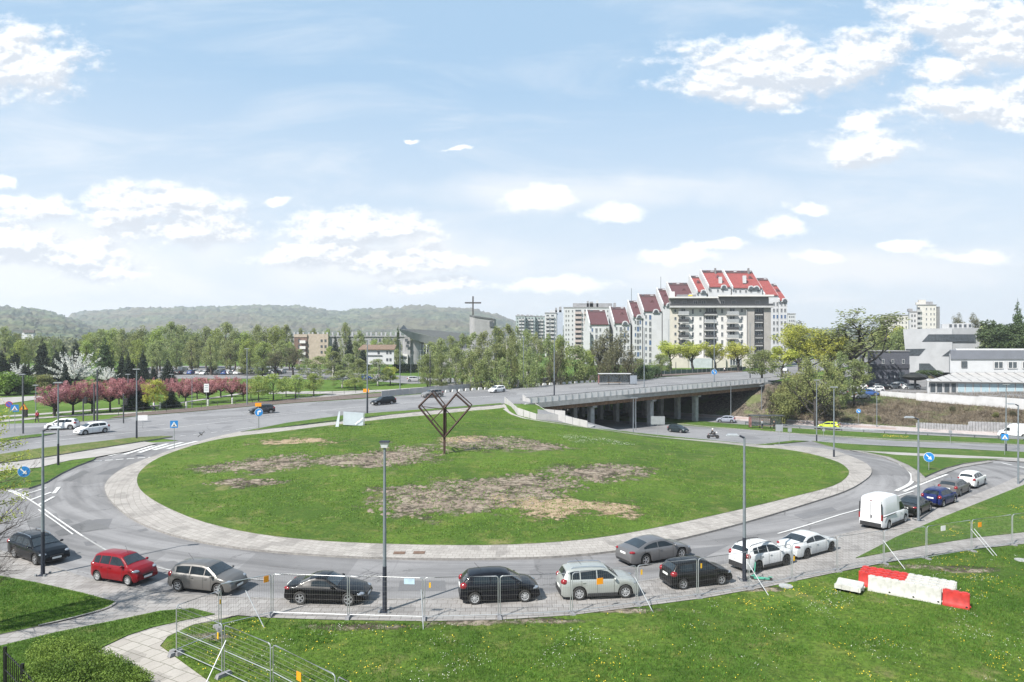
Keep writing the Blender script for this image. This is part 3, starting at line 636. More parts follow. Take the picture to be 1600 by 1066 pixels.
along(0, BL, 3.6, 4.2, -1.7, -.9).build('girder', RUST, bridge)
along(-1, BL+3, -.36, -.28, 1.10, 1.16).build('handrail', DGREY, bridge)
npan = 44; i = 0
pr_ = None
for k in range(npan):
    t0 = (BL+2)*k/npan; t1 = (BL+2)*(k+1)/npan-.09; z0, z1 = dz(t0), dz(t1)
    m = MB().prism([bpt(t0, -.37, z0+.13), bpt(t1, -.37, z1+.13), bpt(t1, -.37, z1+1.08), bpt(t0, -.37, z0+1.08)], (BP.x*.05, BP.y*.05, 0))
    m.build('parapet_panel', PANEL, bridge)
    c_ = bpt(t0-.045, -.40, (z0+dz(t0-.045))/2+.62); MB().box(c_, (.05, .08, 1.0), math.atan2(BD.y, BD.x)).build('post', GALV, bridge)
# abutments
m = MB(); m.prism([bpt(-.5, .3, -4.2), bpt(-.5, .3, dz(0)-.7), bpt(-.5, BW, dz(0, BW)-1.2), bpt(-.5, BW, -4.2)], (BD.x*.6, BD.y*.6, 0)); m.build('abutment', CONC, bridge)
m = MB(); m.prism([bpt(BL-2, .5, dz(BL)-3.2), bpt(BL-2, .5, dz(BL)-.74), bpt(BL-2, BW, dz(BL, BW)-1.2), bpt(BL-2, BW, dz(BL, BW)-3.2)], (BD.x*3, BD.y*3, 0)); m.build('abutment', CONC, bridge)
def tpx(px):   # t along the near parapet seen at a photo column
    k = (px-800)/F; return (k*N0.y-N0.x)/(BD.x-k*BD.y)
for px in (925, 1019, 1090):
    t = tpx(px)+1.2
    capm = MB(); c = bpt(t, BW/2-.3, dz(t)-1.62); capm.box(c, (1.1, BW-1.5, .55), math.atan2(BD.y, BD.x)); capm.build('pier_cap', CONCD, bridge)
    for s in (1.6, 6.4, 11.2, 16, 22, 28):
        p = N0+BD*t+BP*s; z0 = zT(p.x, p.y)-.3; z1 = dz(t)-1.85
        MB().box((p.x, p.y, (z0+z1)/2), (.95, .95, z1-z0), math.atan2(BD.y, BD.x)).build('column', CONCD, bridge)
# stairway down to the lower road with panelled parapets
ST = thing('bridge_stairs', 'stairs with white panelled parapets going down beside the bridge', 'stairs')
def wallrun(pts, h, name, mat, parent, base=.15, seg=1.5, gap=.07):
    """panelled parapet along points given as (px, py) on the terrain or world vectors"""
    P = [Vector(p) for p in pts]
    for a, b in zip(P, P[1:]):
        n = max(1, round((b-a).length/seg)); d = (b-a); nrm = Vector((-d.y, d.x, 0)).normalized()*.05
        for k in range(n):
            g = gap/d.length; q0, q1 = a+d*(k/n+g/2), a+d*((k+1)/n-g/2)
            MB().prism([q0+Vector((0, 0, base)), q1+Vector((0, 0, base)), q1+Vector((0, 0, h)), q0+Vector((0, 0, h))], nrm).build(name, mat, parent)
pA = GU(788, 630.5); pB = G(808, 648); pC = G(838, 656); pD = G(872, 657.5); pE = G(918, 669.5)
pB.z = max(pB.z, .9); pC.z = .35; pD.z = .2; pE.z = zT(pE.x, pE.y)
for q in (pB, pC, pD): pass
wallrun([pA, pB, pC, pD, pE], 1.15, 'parapet_panel', PANELB, ST, base=-.1)
iA = pA+Vector((3.2, 4., .1)); iB = pC+Vector((1.5, 6.5, 0)); iB.z = .5; iC = pD+Vector((1.5, 4.5, 0)); iC.z = .3
wallrun([iA, iB, iC], 1.15, 'parapet_panel', PANELB, ST, base=0)
m = MB()
nst = 14
for k in range(nst):
    a = pA.lerp(pC, k/nst); b = pA.lerp(pC, (k+1)/nst); a2 = iA.lerp(iB, k/nst); b2 = iA.lerp(iB, (k+1)/nst); z = pA.z+(.4-pA.z)*(k+.5)/nst
    m.prism([(a.x, a.y, z), (b.x, b.y, z), (b2.x, b2.y, z), (a2.x, a2.y, z)], (0, 0, -.5))
m.build('upper_flight', CONC, ST)
m = MB()
for k in range(20):
    a = pD.lerp(pE, k/20); b = pD.lerp(pE, (k+1)/20); o = Vector((1.6, 3.6, 0)); z = pD.z+(pE.z-pD.z)*(k+.5)/20
    m.prism([(a.x, a.y, z), (b.x, b.y, z), (b.x+o.x, b.y+o.y, z), (a.x+o.x, a.y+o.y, z)], (0, 0, -1.5))
m.build('lower_flight', CONC, ST)
m = MB().prism([pC+Vector((0, 0, .02)), pD+Vector((0, 0, .02)), iC, iB], (0, 0, -2.)); m.build('landing', CONC, ST)
MB().prism([pB+Vector((0,.1,-1.2)), pC+Vector((0,.1,-1.2)), pD+Vector((0,.1,-1.2)), pD+Vector((0,.1,0)), pC+Vector((0,.1,0)), pB+Vector((0,.1,0))], (0, .3, 0)).build('side_wall', CONC, ST)
# far parapet beyond the tram track, low white kerb blocks and railings along the main road
FP = thing('panel_fence', 'long white panelled fence beyond the tram track, left of the bridge', 'fence')
wallrun([GU(*p) for p in ((596,622),(640,617.5),(700,612.5),(760,607),(820,601.5),(880,597),(940,593.5),(978,591))], 1.35, 'fence_panel', PANELB, FP, base=.15, seg=1.75)
EB = [GU(*p) for p in ((688,614.5),(760,609),(830,604),(900,599.5),(960,595.5))]
gb = 'white concrete blocks between road and tram track'
bm_ = MB().box((0, 0, .3), (1.05, .35, .5), taper=.8).mesh('kerb_block', pm('white_concrete', (.62, .62, .6), .8, 0, .1, 3))
tot = 0; kk = 0
for a, b in zip(EB, EB[1:]):
    n = int((b-a).length/1.75)
    for k in range(n):
        p = a.lerp(b, k/n); o = link('concrete_block', bm_, None, None, (p.x, p.y, p.z+.03), (0, 0, math.atan2((b-a).y, (b-a).x))); kk += 1
        tag(o, 'white concrete block between road and tram track, %s in the row from the left' % ORD[kk-1], 'concrete block', gb)
# green mesh fence on the bridge end
GF = thing('mesh_fence', 'dark green mesh fence along the far side of the bridge road', 'fence')
gp = [GU(*p) for p in ((962,589.5),(1020,586.5),(1090,583),(1166,578.5))]; GM = pm('green_mesh', (.045, .085, .07), .7, 0, .2, 3)
for a, b in zip(gp, gp[1:]):
    n = max(2, int((b-a).length/2.6)); d = (b-a)/n
    for k in range(n):
        q = a+d*k; MB().prism([q+d*.03+Vector((0, 0, .1)), q+d*.97+Vector((0, 0, .1)), q+d*.97+Vector((0, 0, 1.25)), q+d*.03+Vector((0, 0, 1.25))], (.02, .04, 0)).build('mesh_panel', GM, GF)
        MB().box((q.x, q.y, q.z+.7), (.09, .09, 1.4)).build('post', GALV, GF)
# railings
def railing(name, label, pts, Z, h, mat, post=2., rails=(1., .5), bar=.03, cat='railing', group=None):
    R_ = thing(name, label, cat, group=group); P = [G(p[0], p[1], Z) for p in pts]
    for f in rails: MB().tube([p+Vector((0, 0, h*f)) for p in P], bar, 5).build('rail', mat, R_)
    m = MB(); cnt_ = 0
    for a, b in zip(P, P[1:]):
        n = max(1, round((b-a).length/post))
        for k in range(n):
            q = a.lerp(b, k/n); cnt_ += 1
            if cnt_ < 100: MB().box((q.x, q.y, q.z+h/2), (bar*2, bar*2, h)).build('post', mat, R_)
    return R_
railing('railing', 'low metal railing along the park path left of the tram track', [(185,650),(260,644),(340,635.5),(420,628),(500,620),(590,612)], ZU, 1.0, DGREY, 3., (1., .55), .025)
railing('railing', 'thin railing between the tram track and the bridge road', [(690,608.5),(760,603.5),(860,597),(960,590)], ZU, 1.1, DGREY, 2.5, (1., .5), .025)
GRL = pm('guard_rail', (.12, .135, .15), .5, .5, .15, 3)
gr_ = thing('guard_rail', 'long steel guard rail along the verge of the lower road', 'guard rail')
P = [G(*p) for p in ((1165,664.5),(1250,671),(1350,676.5),(1450,682),(1600,690),(1800,699))]
m = MB(); m.grid([[p+Vector((0, 0, .45)), p+Vector((0, -.05, .52)), p+Vector((0, 0, .6)), p+Vector((0, -.05, .68)), p+Vector((0, 0, .78))] for p in crm(P, 6, False)]); m.build('rail', GRL, gr_)
for a, b in zip(P, P[1:]):
    for k in range(max(1, int((b-a).length/3))): q = a.lerp(b, k/max(1, int((b-a).length/3))); MB().box((q.x, q.y+.08, q.z+.35), (.1, .1, .75)).build('post', GRL, gr_)
# ribbed retaining wall at the foot of the bank, parapet wall of the yard above
rw = thing('retaining_wall', 'low grey ribbed retaining wall at the foot of the brown bank', 'wall')
RB = pm('ribbed_concrete', (.33, .33, .34), .85, 0, .2, 2, .2)
P = [G(*p)+Vector((0, .6, 0)) for p in ((1436,671),(1480,673.5),(1518,675.5),(1560,677),(1620,680),(1800,688))]
hs = [1.1, 1.2, 1.25, 1.9, 1.9, 1.9]
for k, (a, b) in enumerate(zip(P, P[1:])):
    n = int((b-a).length/.45); hh = 1.25 if k < 2 else 1.9; m = MB()
    for i in range(n):
        q = a.lerp(b, (i+.5)/n); m.box((q.x, q.y, q.z+hh/2-.2), (.3, .3, hh+.4))
    q = a.lerp(b, .5); m.box((q.x, q.y+.25, q.z+hh/2-.3), ((b-a).length+.1, .2, hh+.3), math.atan2((b-a).y, (b-a).x)); m.build('wall_section', RB, rw)
yw = thing('parapet_wall', 'long white parapet wall on top of the brown bank below the showroom', 'wall')
YW = pm('white_render_wall', (.50, .50, .51), .8, 0, .07, .7, .1, stain=.3)
for a, b, hh in (((1376,618.5),(1432,624),1.15),((1432,625.5),(1530,634),1.7),((1530,634),(1620,642),2.0),((1620,642),(1760,655),2.)):
    A_, B_ = G(*a), G(*b); d = B_-A_; MB().box(((A_.x+B_.x)/2, (A_.y+B_.y)/2, (A_.z+B_.z)/2+hh/2-.5), (d.to_2d().length-.02, .3, hh+1), math.atan2(d.y, d.x)).build('wall_section', YW, yw)
# ---------------------------------------------------------------- vehicles
TYRE = pm('tyre_rubber', (.02, .02, .02), .8, 0, .2, 8); ALLOY = pm('alloy', (.55, .56, .58), .3, .8, .06, 4); STEELR = pm('hubcap', (.42, .43, .44), .45, .3, .1, 4); DARKRIM = pm('dark_rim', (.03, .03, .032), .4, .4, .1, 4)
TOPGL = pm('windscreen_glass', (.015, .02, .024), .04, 0, .25, 2., spec=.9); CARGL = glassy('car_glass', (.012, .017, .021), .04); BLKP = pm('black_plastic', (.022, .022, .024), .6, 0, .15, 5); HLG = pm('headlamp_lens', (.33, .36, .4), .05, .5, .2, 9, spec=.8)
TLR = pm('tail_lamp_lens', (.22, .008, .012), .12, 0, .2, 9, spec=.7); PLATE = pm('plate_white', (.75, .76, .74), .5, 0, .05, 5); CHR = pm('chrome', (.7, .7, .72), .12, 1., .03, 3); AMB = pm('amber_lens', (.7, .25, .03), .2)
UNDER = pm('underbody', (.012, .012, .012), .9)
def prof(pts, x):
    for (a, za), (b, zb) in zip(pts, pts[1:]):
        if a <= x <= b: return za+(zb-za)*(x-a)/(b-a) if b > a else zb
    return pts[0][1] if x < pts[0][0] else pts[-1][1]
CARS = {
 # L, W, wheelbase, front axle x, wheel r, belt (rear, front), sill; top profile rear->front; cabin: rear glass (x0,x1) roof end, windscreen (x0,x1); side glass spans
 'hatch': dict(L=4.0, W=1.73, wb=2.51, fx=1.22, r=.31, belt=(.99, .90), top=[(-2.0,.56),(-1.97,.80),(-1.90,1.02),(-1.60,1.39),(-1.2,1.46),(-.5,1.49),(.1,1.47),(.42,1.40),(1.12,.99),(1.55,.90),(1.82,.78),(1.97,.62),(2.0,.5)], rg=(-1.87,-1.62), ws=(.46,1.10), win=[(-1.45,-.62),(-.56,.30),(.34,.86)]),
 'hatch3': dict(L=4.0, W=1.73, wb=2.51, fx=1.22, r=.31, belt=(1.02, .90), top=[(-2.0,.56),(-1.97,.80),(-1.88,1.04),(-1.55,1.38),(-1.1,1.45),(-.5,1.48),(.1,1.46),(.42,1.39),(1.12,.98),(1.55,.90),(1.82,.78),(1.97,.62),(2.0,.5)], rg=(-1.85,-1.58), ws=(.46,1.10), win=[(-1.36,-.52),(-.46,.74)]),
 'mini': dict(L=3.55, W=1.6, wb=2.3, fx=1.10, r=.28, belt=(1.0, .95), top=[(-1.77,.6),(-1.75,.9),(-1.70,1.05),(-1.58,1.44),(-1.3,1.52),(-.5,1.55),(.1,1.54),(.38,1.48),(1.0,1.06),(1.40,.97),(1.62,.84),(1.74,.66),(1.77,.5)], rg=(-1.69,-1.59), ws=(.42,.98), win=[(-1.52,-1.08),(-1.02,-.36),(-.30,.78)]),
 'suv': dict(L=4.42, W=1.81, wb=2.6, fx=1.38, r=.36, belt=(1.11, 1.05), top=[(-2.21,.7),(-2.19,.98),(-2.10,1.15),(-1.86,1.58),(-1.5,1.66),(-.5,1.69),(.1,1.67),(.42,1.60),(1.02,1.17),(1.6,1.08),(1.98,.95),(2.17,.74),(2.21,.6)], rg=(-2.08,-1.88), ws=(.46,1.0), win=[(-1.72,-1.18),(-1.12,-.24),(-.18,.80)]),
 'suvs': dict(L=4.28, W=1.78, wb=2.56, fx=1.36, r=.35, belt=(1.14, 1.0), top=[(-2.14,.7),(-2.11,.98),(-2.02,1.16),(-1.72,1.52),(-1.4,1.61),(-.5,1.65),(.1,1.63),(.42,1.55),(1.05,1.12),(1.55,1.03),(1.92,.92),(2.1,.7),(2.14,.58)], rg=(-1.99,-1.74), ws=(.46,1.03), win=[(-1.52,-1.12),(-1.06,-.28),(-.22,.80)]),
 'sedan': dict(L=4.7, W=1.81, wb=2.75, fx=1.42, r=.33, belt=(.98, .90), top=[(-2.35,.6),(-2.32,.85),(-2.22,1.0),(-1.72,1.05),(-1.05,1.35),(-.6,1.42),(0,1.44),(.35,1.38),(1.08,.98),(1.7,.89),(2.1,.77),(2.3,.6),(2.35,.48)], rg=(-1.66,-1.02), ws=(.4,1.05), win=[(-1.3,-.42),(-.36,.80)]),
 'fastback': dict(L=4.95, W=1.87, wb=2.9, fx=1.55, r=.36, belt=(1.02, .90), top=[(-2.47,.62),(-2.44,.86),(-2.36,1.02),(-1.95,1.09),(-1.1,1.36),(-.6,1.43),(0,1.44),(.35,1.39),(1.2,.98),(1.8,.88),(2.2,.77),(2.42,.6),(2.47,.48)], rg=(-1.85,-1.05), ws=(.42,1.16), win=[(-1.45,-.36),(-.30,.88)]),
 'wagon': dict(L=4.65, W=1.79, wb=2.68, fx=1.45, r=.33, belt=(1.0, .92), top=[(-2.32,.6),(-2.29,.85),(-2.22,1.03),(-1.86,1.40),(-1.5,1.46),(-.5,1.49),(.1,1.47),(.42,1.40),(1.12,1.0),(1.75,.92),(2.1,.8),(2.29,.62),(2.32,.5)], rg=(-2.19,-1.89), ws=(.46,1.10), win=[(-1.8,-1.18),(-1.12,-.30),(-.24,.84)]),
 'roadster': dict(L=4.08, W=1.79, wb=2.43, fx=1.22, r=.33, belt=(.90, .84), top=[(-2.04,.58),(-2.0,.82),(-1.88,.93),(-1.35,.97),(-.80,1.22),(-.45,1.29),(0,1.27),(.68,.93),(1.3,.82),(1.75,.7),(1.98,.54),(2.04,.45)], rg=(-1.28,-.78), ws=(.04,.66), win=[(-.66,.42)]),
 'mpv': dict(L=4.4, W=1.76, wb=2.6, fx=1.38, r=.32, belt=(1.02, .98), top=[(-2.2,.6),(-2.18,.95),(-2.12,1.06),(-1.92,1.5),(-1.5,1.58),(-.5,1.61),(.1,1.58),(.4,1.5),(1.2,1.05),(1.7,.95),(2.0,.8),(2.17,.62),(2.2,.5)], rg=(-2.1,-1.94), ws=(.44,1.18), win=[(-1.84,-1.1),(-1.04,-.16),(-.1,.9)]),
 'van': dict(L=5.0, W=1.95, wb=3.1, fx=1.65, r=.34, belt=(1.15, 1.1), top=[(-2.5,.9),(-2.49,1.7),(-2.45,2.25),(-2.3,2.42),(-1.0,2.46),(.2,2.43),(.62,2.25),(.95,1.98),(1.75,1.18),(2.15,1.02),(2.4,.82),(2.48,.65),(2.5,.5)], rg=None, ws=(1.0,1.70), win=[(.62,1.46)], tumble=.06),
}
def make_car(kind, name, label, mat, cat='car', rim=None, lod=0, rails=False, lower=None, group=None, rearglass=None, trim=None, wheelmat=None, roofbars=False, antenna=True, side_label=None):
    p = CARS[kind]; L, W, wb, fx, r = p['L'], p['W'], p['wb'], p['fx'], p['r']; hw = W/2; rx = fx-wb
    top = p['top']; b0, b1 = p['belt']; tumb = p.get('tumble', .42); sill = .2
    belt = lambda x: b0+(b1-b0)*(x+L/2)/L
    wid = lambda x: hw*(1-.15*max(0, (abs(x)-L*.33)/(L*.17))**2.4-.02*max(0, 1-abs(x)/(L*.5)*1))
    def sec(x):
        zt = prof(top, x); zt = (prof(top, x-.04)+2*zt+prof(top, x+.04))/4 if abs(x) < L/2-.15 else zt
        wv = wid(x); e = max(0, (abs(x)-(L/2-.22))/.22); zb = sill+.1*e*e
        for wx in (fx, rx):
            d = abs(x-wx); R_ = r+.065
            if d < R_: zb = max(zb, r+math.sqrt(R_*R_-d*d)-.0)
        be = min(belt(x), zt-.05); cab = max(0, zt-.05-be)
        y5 = wv-.075 if cab > .02 else wv-.10
        ysl = lambda z: y5-(z-be)*tumb*min(1, cab/.15+.0) if cab > 0 else y5
        z6 = max(be+.012, zt-.09); y6 = ysl(z6)
        z1 = max(.30, zb+.012); z2 = max(.52, zb+.05); z2 = min(z2, be-.09); z1 = min(z1, z2-.01); zb = min(zb, z1-.005)
        return [(wv-.05, zb), (wv-.015, z1), (wv, z2), (wv-.012, be-.075), (wv-.05, be-.012), (y5, be+.008), (y6, z6), (y6-.05, zt-.03), (y6*.8-.03, zt-.005), (y6*.4, zt+.018), (0, zt+.022)], ysl, be, zt
    n = 64 if lod == 0 else 34
    xs = [-L/2+L*i/n for i in range(n+1)]
    for wx in (fx, rx):
        for k in range(-6, 7): xs.append(wx+(r+.064)*math.sin(k/6*PI/2))
    xs += [t[0] for t in top if abs(t[0]) < L/2-.01]+[-L/2+.012, L/2-.012, -L/2+.05, L/2-.05]
    xs = sorted(set(round(x, 3) for x in xs)); mb = MB(); rows = []
    for x in xs:
        s, _, _, _ = sec(x)
        rows.append([(x, y, z) for y, z in s]+[(x, -y, z) for y, z in s[-2::-1]])
    mb.grid(rows); mb.poly(rows[0][::-1]); mb.poly(rows[-1])
    root = thing(name, label, cat, group=group)
    body = mb.build('body', mat, root, smooth=38)
    # underbody block closes the wheel wells
    ub = MB().box((0, 0, .38), (L-.5, W-.62, .4)); ub.box((fx-wb/2, 0, .33), (wb-2*r-.16, W-.16, .26))
    ub.build('underbody', UNDER, root)
    def ypt(x, z, off=.008):
        s, ysl, be, zt = sec(x); return ysl(z)+off
    def top_pts(x0, x1, k=7):
        return [x0+(x1-x0)*i/k for i in range(k+1)]
    def topglass(nm, x0, x1, marg, out):
        rows = []
        for x in top_pts(x0, x1):
            s, ysl, be, zt = sec(x); ym = s[6][0]-marg
            row = []
            for j in range(9):
                y = -ym+2*ym*j/8; a = abs(y)
                ps = [(s[10][0], s[10][1]), (s[9][0], s[9][1]), (s[8][0], s[8][1]), (s[7][0], s[7][1]), (s[6][0], s[6][1])]
                z = ps[-1][1]
                for (ya, za), (yb, zb) in zip(ps, ps[1:]):
                    if ya <= a <= yb: z = za+(zb-za)*(a-ya)/max(1e-6, yb-ya); break
                row.append((x+out[0], y, z+out[1]))
            rows.append(row)
        return MB().grid(rows).build(nm, TOPGL, root, smooth=60)
    topglass('windscreen', p['ws'][0]+.03, p['ws'][1]-.03, .085, (.007, .010))
    if p['rg']: topglass('rear_window', p['rg'][0]+.02, p['rg'][1]-.02, .10, (-.009, .008))
    for sgn in (1, -1):
        for (xa, xb) in p['win']:
            rows = []
            for i in range(9):
                x = xa+(xb-xa)*i/8; s, ysl, be, zt = sec(x)
                zl = be+.035; zh = min(zt-.125, s[6][1]-.02)
                if kind == 'van': zh = min(zh, 1.78)
                if zh < zl+.01: zh = zl+.01
                rows.append([(x, sgn*(ysl(zl+(zh-zl)*j/3)+.009), zl+(zh-zl)*j/3) for j in range(4)])
            MB().grid(rows).build('side_window', CARGL, root, smooth=50)
    # wheels
    rimm = rim or ALLOY
    key = ('wheel', round(r, 2), rimm.name)
    if key not in CCACHE:
        a = MB(); seg = 22
        pr = [(r*.60, -.1), (r*.9, -.105), (r, -.08), (r, .08), (r*.9, .105), (r*.66, .095)]
        for i in range(seg):
            t0, t1 = 2*PI*i/seg, 2*PI*(i+1)/seg
            for (ra, ya), (rb_, yb) in zip(pr, pr[1:]):
                a.poly([(ra*math.cos(t0), ya, ra*math.sin(t0)), (rb_*math.cos(t0), yb, rb_*math.sin(t0)), (rb_*math.cos(t1), yb, rb_*math.sin(t1)), (ra*math.cos(t1), ya, ra*math.sin(t1))])
        b = MB(); R2 = r*.66; ns = 5 if rimm is not STEELR else 8
        for i in range(seg):
            t0, t1 = 2*PI*i/seg, 2*PI*(i+1)/seg; P_ = lambda rr, t, y: (rr*math.cos(t), y, rr*math.sin(t))
            b.poly([P_(R2, t0, .095), P_(R2, t1, .095), P_(R2*.86, t1, .088), P_(R2*.86, t0, .088)]); b.poly([P_(R2*.86, t0, .088), P_(R2*.86, t1, .088), P_(R2*.84, t1, .03), P_(R2*.84, t0, .03)])
        for k in range(ns):
            t = 2*PI*k/ns; hwid = .17 if ns == 5 else .13
            b.poly([(R2*.2*math.cos(t-1), .095, R2*.2*math.sin(t-1)), (R2*.88*math.cos(t-hwid), .08, R2*.88*math.sin(t-hwid)), (R2*.88*math.cos(t+hwid), .08, R2*.88*math.sin(t+hwid)), (R2*.2*math.cos(t+1), .095, R2*.2*math.sin(t+1))])
        b.ell((0, .09, 0), (R2*.24, .012, R2*.24), 10, 4)
        b.mi = 1; b.poly([(R2*.85*math.cos(2*PI*i/16), .028, R2*.85*math.sin(2*PI*i/16)) for i in range(16)])
        CCACHE[key] = (a.mesh('tyre', TYRE, 40), b.mesh('rim', [rimm, UNDER], 40))
    tm, rm = CCACHE[key]
    for wx in (fx, rx):
        for sgn in (1, -1):
            wo_ = link('wheel', tm, None, root, (wx, sgn*(hw-.135), r), (0, 0, 0 if sgn > 0 else PI)); link('rim', rm, None, wo_)
    # lamps, plates, mirrors, grille
    for sgn in (1, -1):
        fz = prof(top, L/2-.28)-.13; s = sec(L/2-.26)[0]
        MB().ell((L/2-.27, sgn*(s[3][0]-.15), fz), (.24, .17, .085), 12, 8, rz=-sgn*.45).build('headlight', HLG, root, smooth=60)
        bx = -L/2+(.10 if p['rg'] is None else .13); s2 = sec(bx+.06)[0]; tz = (min(belt(-L/2), prof(top, bx+.1))-.12)
        if kind == 'van':
            MB().box((-L/2+.05, sgn*(hw-.155), 1.0), (.16, .1, .42)).build('taillight', TLR, root); MB().box((-L/2+.02, sgn*(hw-.165), 1.62), (.09, .06, .8), 0, 1, sgn*.03).build('door_edge_trim', BLKP, root)
            MB().box((-1.0+.4*sgn, sgn*(hw-.0), 1.08), (2.3, .03, .05)).build('sliding_rail', BLKP, root)
            if sgn > 0: MB().box((-L/2-.003, 0, 1.35), (.02, .018, 1.5)).build('door_seam', UNDER, root); MB().box((-L/2-.01, -.05, 1.0), (.05, .09, .22)).build('door_handle', BLKP, root); MB().box((-L/2+.03, 0, 2.22), (.05, .2, .05)).build('brake_light', TLR, root)
        else: MB().ell((bx+.05, sgn*(s2[3][0]-.11), tz+.01), (.21, .15, .085 if kind in ('sedan', 'fastback', 'roadster') else .17), 12, 8, rz=sgn*.35).build('taillight', TLR, root, smooth=60)
        mx = p['ws'][1]-.22; ms = sec(mx); MB().ell((mx, sgn*(hw+.06), ms[2]+.07), (.09, .11, .07), 8, 6).box((mx, sgn*(hw-.05), ms[2]+.04), (.08, .16, .03)).build('wing_mirror', mat if lod == 0 and kind != 'van' else BLKP, root, smooth=50)
    g = MB().box((L/2-.012, 0, .52), (.05, W*.42, .11)); g.box((L/2-.03, 0, .31), (.05, W*.62, .13)).build('grille', BLKP, root)
    MB().box((L/2+.012, 0, .42), (.03, .52, .11)).build('number_plate', PLATE, root)
    pz = .78 if kind not in ('suv', 'van') else .62
    pxr = min((x for x in [-L/2+.0] ), default=-L/2); MB().box((-L/2-.004+(0.0 if pz < top[1][1] else .02), 0, pz if pz < top[1][1]+.05 else top[0][1]), (.04, .52, .11)).build('number_plate', PLATE, root)
    bl = lower or BLKP
    MB().box((-L/2+.06, 0, .3), (.16, W*.72, .13)).build('bumper_trim', BLKP, root)
    if lower or kind in ('suv', 'suvs', 'van'):
        for sgn in (1, -1): MB().box((fx-wb/2, sgn*(hw-.012), .29), (wb-2*r-.2, .045, .17)).build('side_cladding', BLKP, root)
        MB().box((-L/2+.03, 0, .40), (.12, W*.8, .3)).build('bumper', BLKP, root); MB().box((L/2-.05, 0, .34), (.1, W*.76, .2)).build('bumper', BLKP, root)
    if lod == 0:
        doors = [q for w_ in p['win'][-2 if len(p['win']) > 1 and kind not in ('hatch3',) else -1:] for q in w_]
        seams = [p['win'][-1][1]-.06, p['win'][-1][0]-.03]+([p['win'][-2][0]-.0+.03] if len(p['win']) > 1 and kind != 'hatch3' else [])
        for sx in seams:
            for sgn in (1, -1):
                s = sec(sx)[0]; pts = [(s[k][0]+.004, s[k][1]) for k in (1, 2, 3, 4)]
                MB().grid([[(sx-.008, sgn*y_, z_), (sx+.008, sgn*y_, z_)] for y_, z_ in pts]).build('door_seam', UNDER, root)
        for sx in seams[1:]:
            for sgn in (1, -1): MB().box((sx+.14, sgn*(wid(sx)+.008), belt(sx)-.13), (.17, .035, .03)).build('door_handle', mat if trim is None else trim, root)
        if antenna and kind not in ('roadster', 'van', 'fastback', 'sedan'): MB().tube([(-.9 if kind != 'mini' else .3, .0, prof(top, -.9)), (-1.25 if kind != 'mini' else .1, 0, prof(top, -.9)+.38)], .008, 5).build('antenna', BLKP, root)
        MB().box((p['ws'][1]-.16, 0, prof(top, p['ws'][1]-.04)+.05), (.03, .9, .015), rz=.12).build('wiper', BLKP, root)
    if rails:
        for sgn in (1, -1):
            rr = MB(); yy_ = sec(-.5)[0][7][0]-.02; rr.tube([(-1.6, sgn*yy_, prof(top, -1.6)-.01), (-1.5, sgn*yy_, prof(top, -1.5)+.06), (-.5, sgn*yy_, prof(top, -.5)+.06), (.2, sgn*yy_, prof(top, .2)+.05), (.32, sgn*yy_, prof(top, .3)-.01)], .02, 6)
            rr.build('roof_rail', rails, root)
    return root
CCACHE = {}
ZN = {}
def car(kind, label, col, A, B, up=.055, Z='T', s=None, **kw):
    mat = kw.pop('mat', None) or paint('car_paint_%02d' % (len(ZN)+1), col, kw.pop('metal', 0.))
    ZN[len(ZN)] = 1
    r_ = make_car(kind, kw.pop('name', 'parked_car'), label, mat, **kw)
    kd = CARS[kind]; Zz = ZT if Z == 'T' else ZU
    a, b = (G(*A, Zz), G(*B, Zz)); mid = (a+b)/2; d = (b-a).to_2d().normalized(); hw = kd['W']/2-.05
    n = Vector((-d.y, d.x))
    if n.dot(mid.to_2d()) < 0: n = -n
    off = kd['fx']-kd['wb']/2; pos = mid.to_2d()+n*hw-d*off
    za = interp(Zz, pos.x+d.x*1.3, pos.y+d.y*1.3); zb = interp(Zz, pos.x-d.x*1.3, pos.y-d.y*1.3)
    r_.location = (pos.x, pos.y, (za+zb)/2+up); r_.rotation_euler = (0, -math.atan2(za-zb, 2.6), math.atan2(d.y, d.x))
    s = s or {'suv': .94, 'suvs': .94, 'fastback': .93, 'roadster': 1., 'hatch3': 1.}.get(kind, .96); r_.scale = (s, s, s)
    return r_
PK = 'cars parked along the near pavement'
car('roadster', 'low black two-seat coupe parked beside the foreground lamp post', (.006,.006,.008), (466,947), (546,949), group=PK)
car('hatch3', 'small black three-door hatchback with silver wheels right of the foreground lamp post', (.008,.009,.014), (741,947), (821,943), group=PK, rim=STEELR)
car('suv', 'pale silver suv with roof rails parked behind the wire fence', (.40,.42,.40), (904,941), (980,937.5), s=.92, group=PK, rails=CHR, rim=STEELR, metal=.4)
car('hatch', 'black five-door hatchback parked between the silver suv and the white suv', (.014,.014,.015), (1068,924), (1130,916.5), s=.92, group=PK)
car('fastback', 'grey executive saloon driving on the roundabout behind the parked black hatchback', (.16,.16,.165), (1008,886), (1069,874), up=.03, metal=.4, name='moving_car')
car('suvs', 'white compact suv with black wheels parked behind the green scooter', (.60,.61,.62), (1187,896), (1231,886), s=.9, group=PK, rails=BLKP, rim=DARKRIM)
car('sedan', 'white saloon with dark rear window at the end of the pavement row', (.50,.52,.53), (1264,875), (1301,864.5), s=.9, group=PK, rim=DARKRIM)
car('van', 'white high-roof delivery van parked by the roundabout exit', (.62,.63,.65), (1392,828), (1416,818), up=.03, s=.91, name='delivery_van', cat='van', rim=STEELR)
car('sedan', 'black saloon parked right behind the white van', (.012,.014,.013), (1440,809), (1456,800.5), s=.88, group=PK)
car('hatch', 'dark blue hatchback in the row right of the white van', (.012,.02,.09), (1476.5,794), (1494,787.5), s=.9, group=PK)
